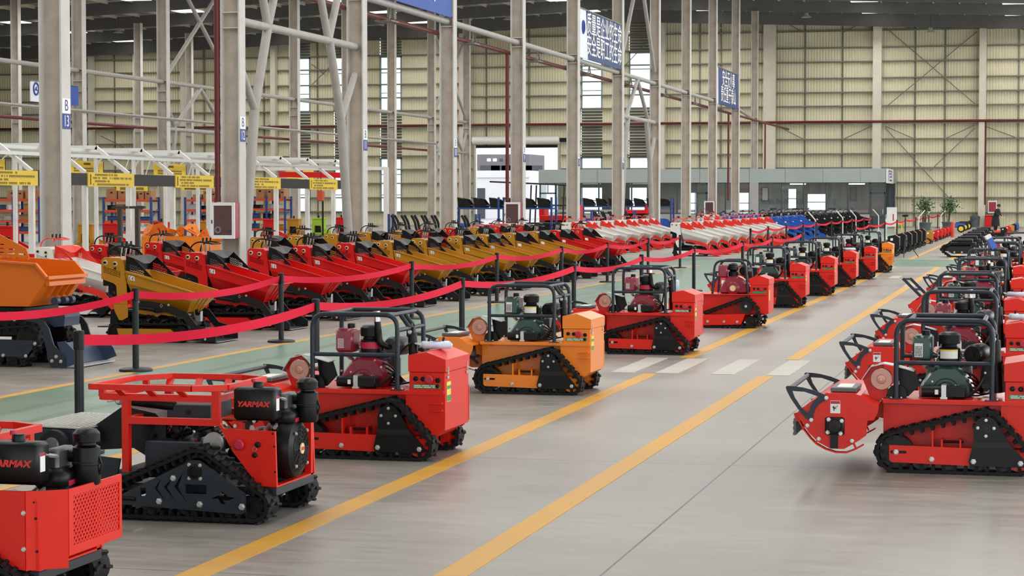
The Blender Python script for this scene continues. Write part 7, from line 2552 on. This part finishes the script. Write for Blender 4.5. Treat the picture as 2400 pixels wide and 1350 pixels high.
# ------------------------------------------------------------------ potted trees
def potted_tree(px, py, ptop, label, seed):
    r = random.Random(seed)
    p = G(px, py)
    zt = onY(px, ptop, p.y).z
    t = thing('potted_tree', p)
    pt = MB().lathe([(0.26, 0), (0.36, 0.55), (0.4, 0.56), (0.4, 0.62), (0.34, 0.62), (0.33, 0.5), (0.02, 0.5)], (0, 0, 0), (0, 0, 1), 18).build('pot', 'pot', t)
    tr = MB()
    tips = []
    for k in range(5):
        a = r.uniform(0, 6.28)
        x1, y1 = r.uniform(0.15, 0.5) * cos(a), r.uniform(0.1, 0.4) * sin(a)
        pts = [(0.05 * cos(a), 0.05 * sin(a), 0.5), (x1 * 0.4, y1 * 0.4, zt * 0.5), (x1, y1, zt * r.uniform(0.8, 0.95))]
        tr.tube(fillet(pts, 0.3), 0.022, 6)
        tips.append(pts)
    tr.build('stems', 'stem_brown', t)
    lf = MB()
    for k in range(420):
        s = r.choice(tips)
        q = r.uniform(0.25, 1.05)
        b0 = Vector(s[1]).lerp(Vector(s[2]), q)
        c = b0 + Vector((r.gauss(0, 0.2), r.gauss(0, 0.2), r.gauss(0, 0.16)))
        d = Vector((r.gauss(0, 1), r.gauss(0, 1), r.gauss(-0.3, 0.7))).normalized()
        u = d.cross(Vector((r.gauss(0, 1), r.gauss(0, 1), 1))).normalized()
        l = r.uniform(0.1, 0.17)
        w_ = l * 0.3
        n_ = d.cross(u)
        lf.add([c, c + d * l * 0.5 + u * w_ + n_ * 0.012, c + d * l, c + d * l * 0.5 - u * w_ + n_ * 0.012, c + d * l * 0.5], [(0, 1, 4), (1, 2, 4), (2, 3, 4), (3, 0, 4)])
    lf.build('foliage', 'leaf', t, smooth=0)
    return tag(t, label, 'potted tree', 'potted trees')
potted_tree(2168, 546, 459, 'leafy potted tree nearer the office, before the end wall', 3)
potted_tree(2222, 544, 462, 'leafy potted tree nearer the person, before the end wall', 8)

# ------------------------------------------------------------------ person
def person(px, py):
    p = G(px, py)
    t = thing('person', p)
    J = {}
    V, E, Rr = [], [], []
    def v(name, x, y, z, r, par=None, r2=None):
        J[name] = len(V)
        V.append((x, y, z))
        Rr.append((r, r2 or r))
        if par:
            E.append((J[par], J[name]))
    # facing +x, leaning forward over a machine, hands together in front
    v('pelvis', 0, 0, 0.86, 0.15, None, 0.19)
    v('waist', 0.03, 0, 1.02, 0.12, 'pelvis', 0.16)
    v('chest', 0.09, 0, 1.22, 0.13, 'waist', 0.19)
    v('neckbase', 0.16, 0, 1.4, 0.06, 'chest', 0.1)
    v('neck', 0.19, 0, 1.47, 0.048, 'neckbase')
    v('head', 0.235, 0, 1.55, 0.082, 'neck', 0.075)
    v('crown', 0.25, 0, 1.64, 0.075, 'head', 0.07)
    for s, n in ((-1, 'a'), (1, 'b')):
        v('sh' + n, 0.13, s * 0.17, 1.35, 0.062, 'chest')
        v('el' + n, 0.17, s * 0.21, 1.09, 0.046, 'sh' + n)
        v('wr' + n, 0.36, s * 0.1, 0.99, 0.027, 'el' + n)
        v('palm' + n, 0.42, s * 0.085, 0.95, 0.03, 'wr' + n, 0.018)
        for k in range(4):
            v('f%d' % k + n, 0.465, s * (0.06 + 0.016 * k), 0.925, 0.009, 'palm' + n)
            v('g%d' % k + n, 0.485 + 0.005 * (k % 2), s * (0.055 + 0.016 * k), 0.885 + 0.006 * abs(k - 1), 0.008, 'f%d' % k + n)
        v('th' + n, 0.445, s * 0.05, 0.945, 0.01, 'palm' + n)
        v('thumb' + n, 0.475, s * 0.04, 0.915, 0.009, 'th' + n)
        v('hip' + n, 0.0, s * 0.09, 0.78, 0.105, 'pelvis')
        v('knee' + n, 0.02, s * 0.1, 0.46, 0.07, 'hip' + n)
        v('ank' + n, -0.02, s * 0.1, 0.09, 0.042, 'knee' + n)
        v('toe' + n, 0.12, s * 0.11, 0.035, 0.032, 'ank' + n)
    me = bpy.data.meshes.new('body_cage')
    me.from_pydata(V, E, [])
    o = bpy.data.objects.new('body_cage', me)
    COL.objects.link(o)
    sk = o.modifiers.new('skin', 'SKIN')
    for i, d in enumerate(me.skin_vertices[0].data):
        d.radius = Rr[i]
        d.use_root = (i == 0)
    sb = o.modifiers.new('sub', 'SUBSURF')
    sb.levels = sb.render_levels = 2
    bpy.context.view_layer.update()
    bm_ = bpy.data.meshes.new_from_object(o.evaluated_get(bpy.context.evaluated_depsgraph_get()))
    bpy.data.objects.remove(o)
    bm_.materials.clear()
    bm_.materials.append(MATS['cloth_black'])
    bm_.materials.append(MATS['skin'])
    for f in bm_.polygons:
        c = f.center
        if c.z > 1.435 or (c.x > 0.34 and 0.8 < c.z < 1.05):
            f.material_index = 1
    bm_.shade_smooth()
    link('body', bm_, t)
    # long loose tunic, hair, face
    MB().lathe([(0.2, 1.02), (0.19, 0.95), (0.22, 0.8), (0.24, 0.6), (0.25, 0.42), (0.24, 0.42), (0.2, 0.8)], (0.0, 0, 0), (0, 0, 1), 20).build('tunic_skirt', 'cloth_black', t)
    h = MB()
    h.lathe([(0.03, -0.105), (0.075, -0.08), (0.097, -0.02), (0.093, 0.04), (0.06, 0.085), (0.01, 0.1)], (0.215, 0, 1.61), (-0.25, 0, 1), 18)
    h.lathe([(0.01, -0.05), (0.045, -0.02), (0.045, 0.02), (0.01, 0.05)], (0.115, 0, 1.62), (0, 0, 1), 12)
    h.build('hair', 'hair', t)
    MB().lathe([(0.004, 0), (0.014, 0.01), (0.012, 0.022), (0.002, 0.045)], (0.318, 0, 1.555), (-0.1, 0, 1), 8).build('nose', 'skin', t)
    for s in (-1, 1):
        MB().lathe([(0.002, 0), (0.011, 0.004), (0.002, 0.008)], (0.31, s * 0.032, 1.592), (1, 0, 0), 8).build('eye', 'ink', t)
        MB().lathe([(0.005, 0), (0.022, 0.006), (0.018, 0.014), (0.004, 0.018)], (0.23, s * 0.078, 1.575), (0, s, 0), 8).build('ear', 'skin', t)
    MB().cyl((0.316, -0.022, 1.532), (0.316, 0.022, 1.532), 0.006, 6).build('mouth', 'sticker_red', t)
    t.rotation_euler = (0, 0, -0.5)
    return tag(t, 'person in black bending slightly over a machine near the end wall', 'person')
person(2333, 547)
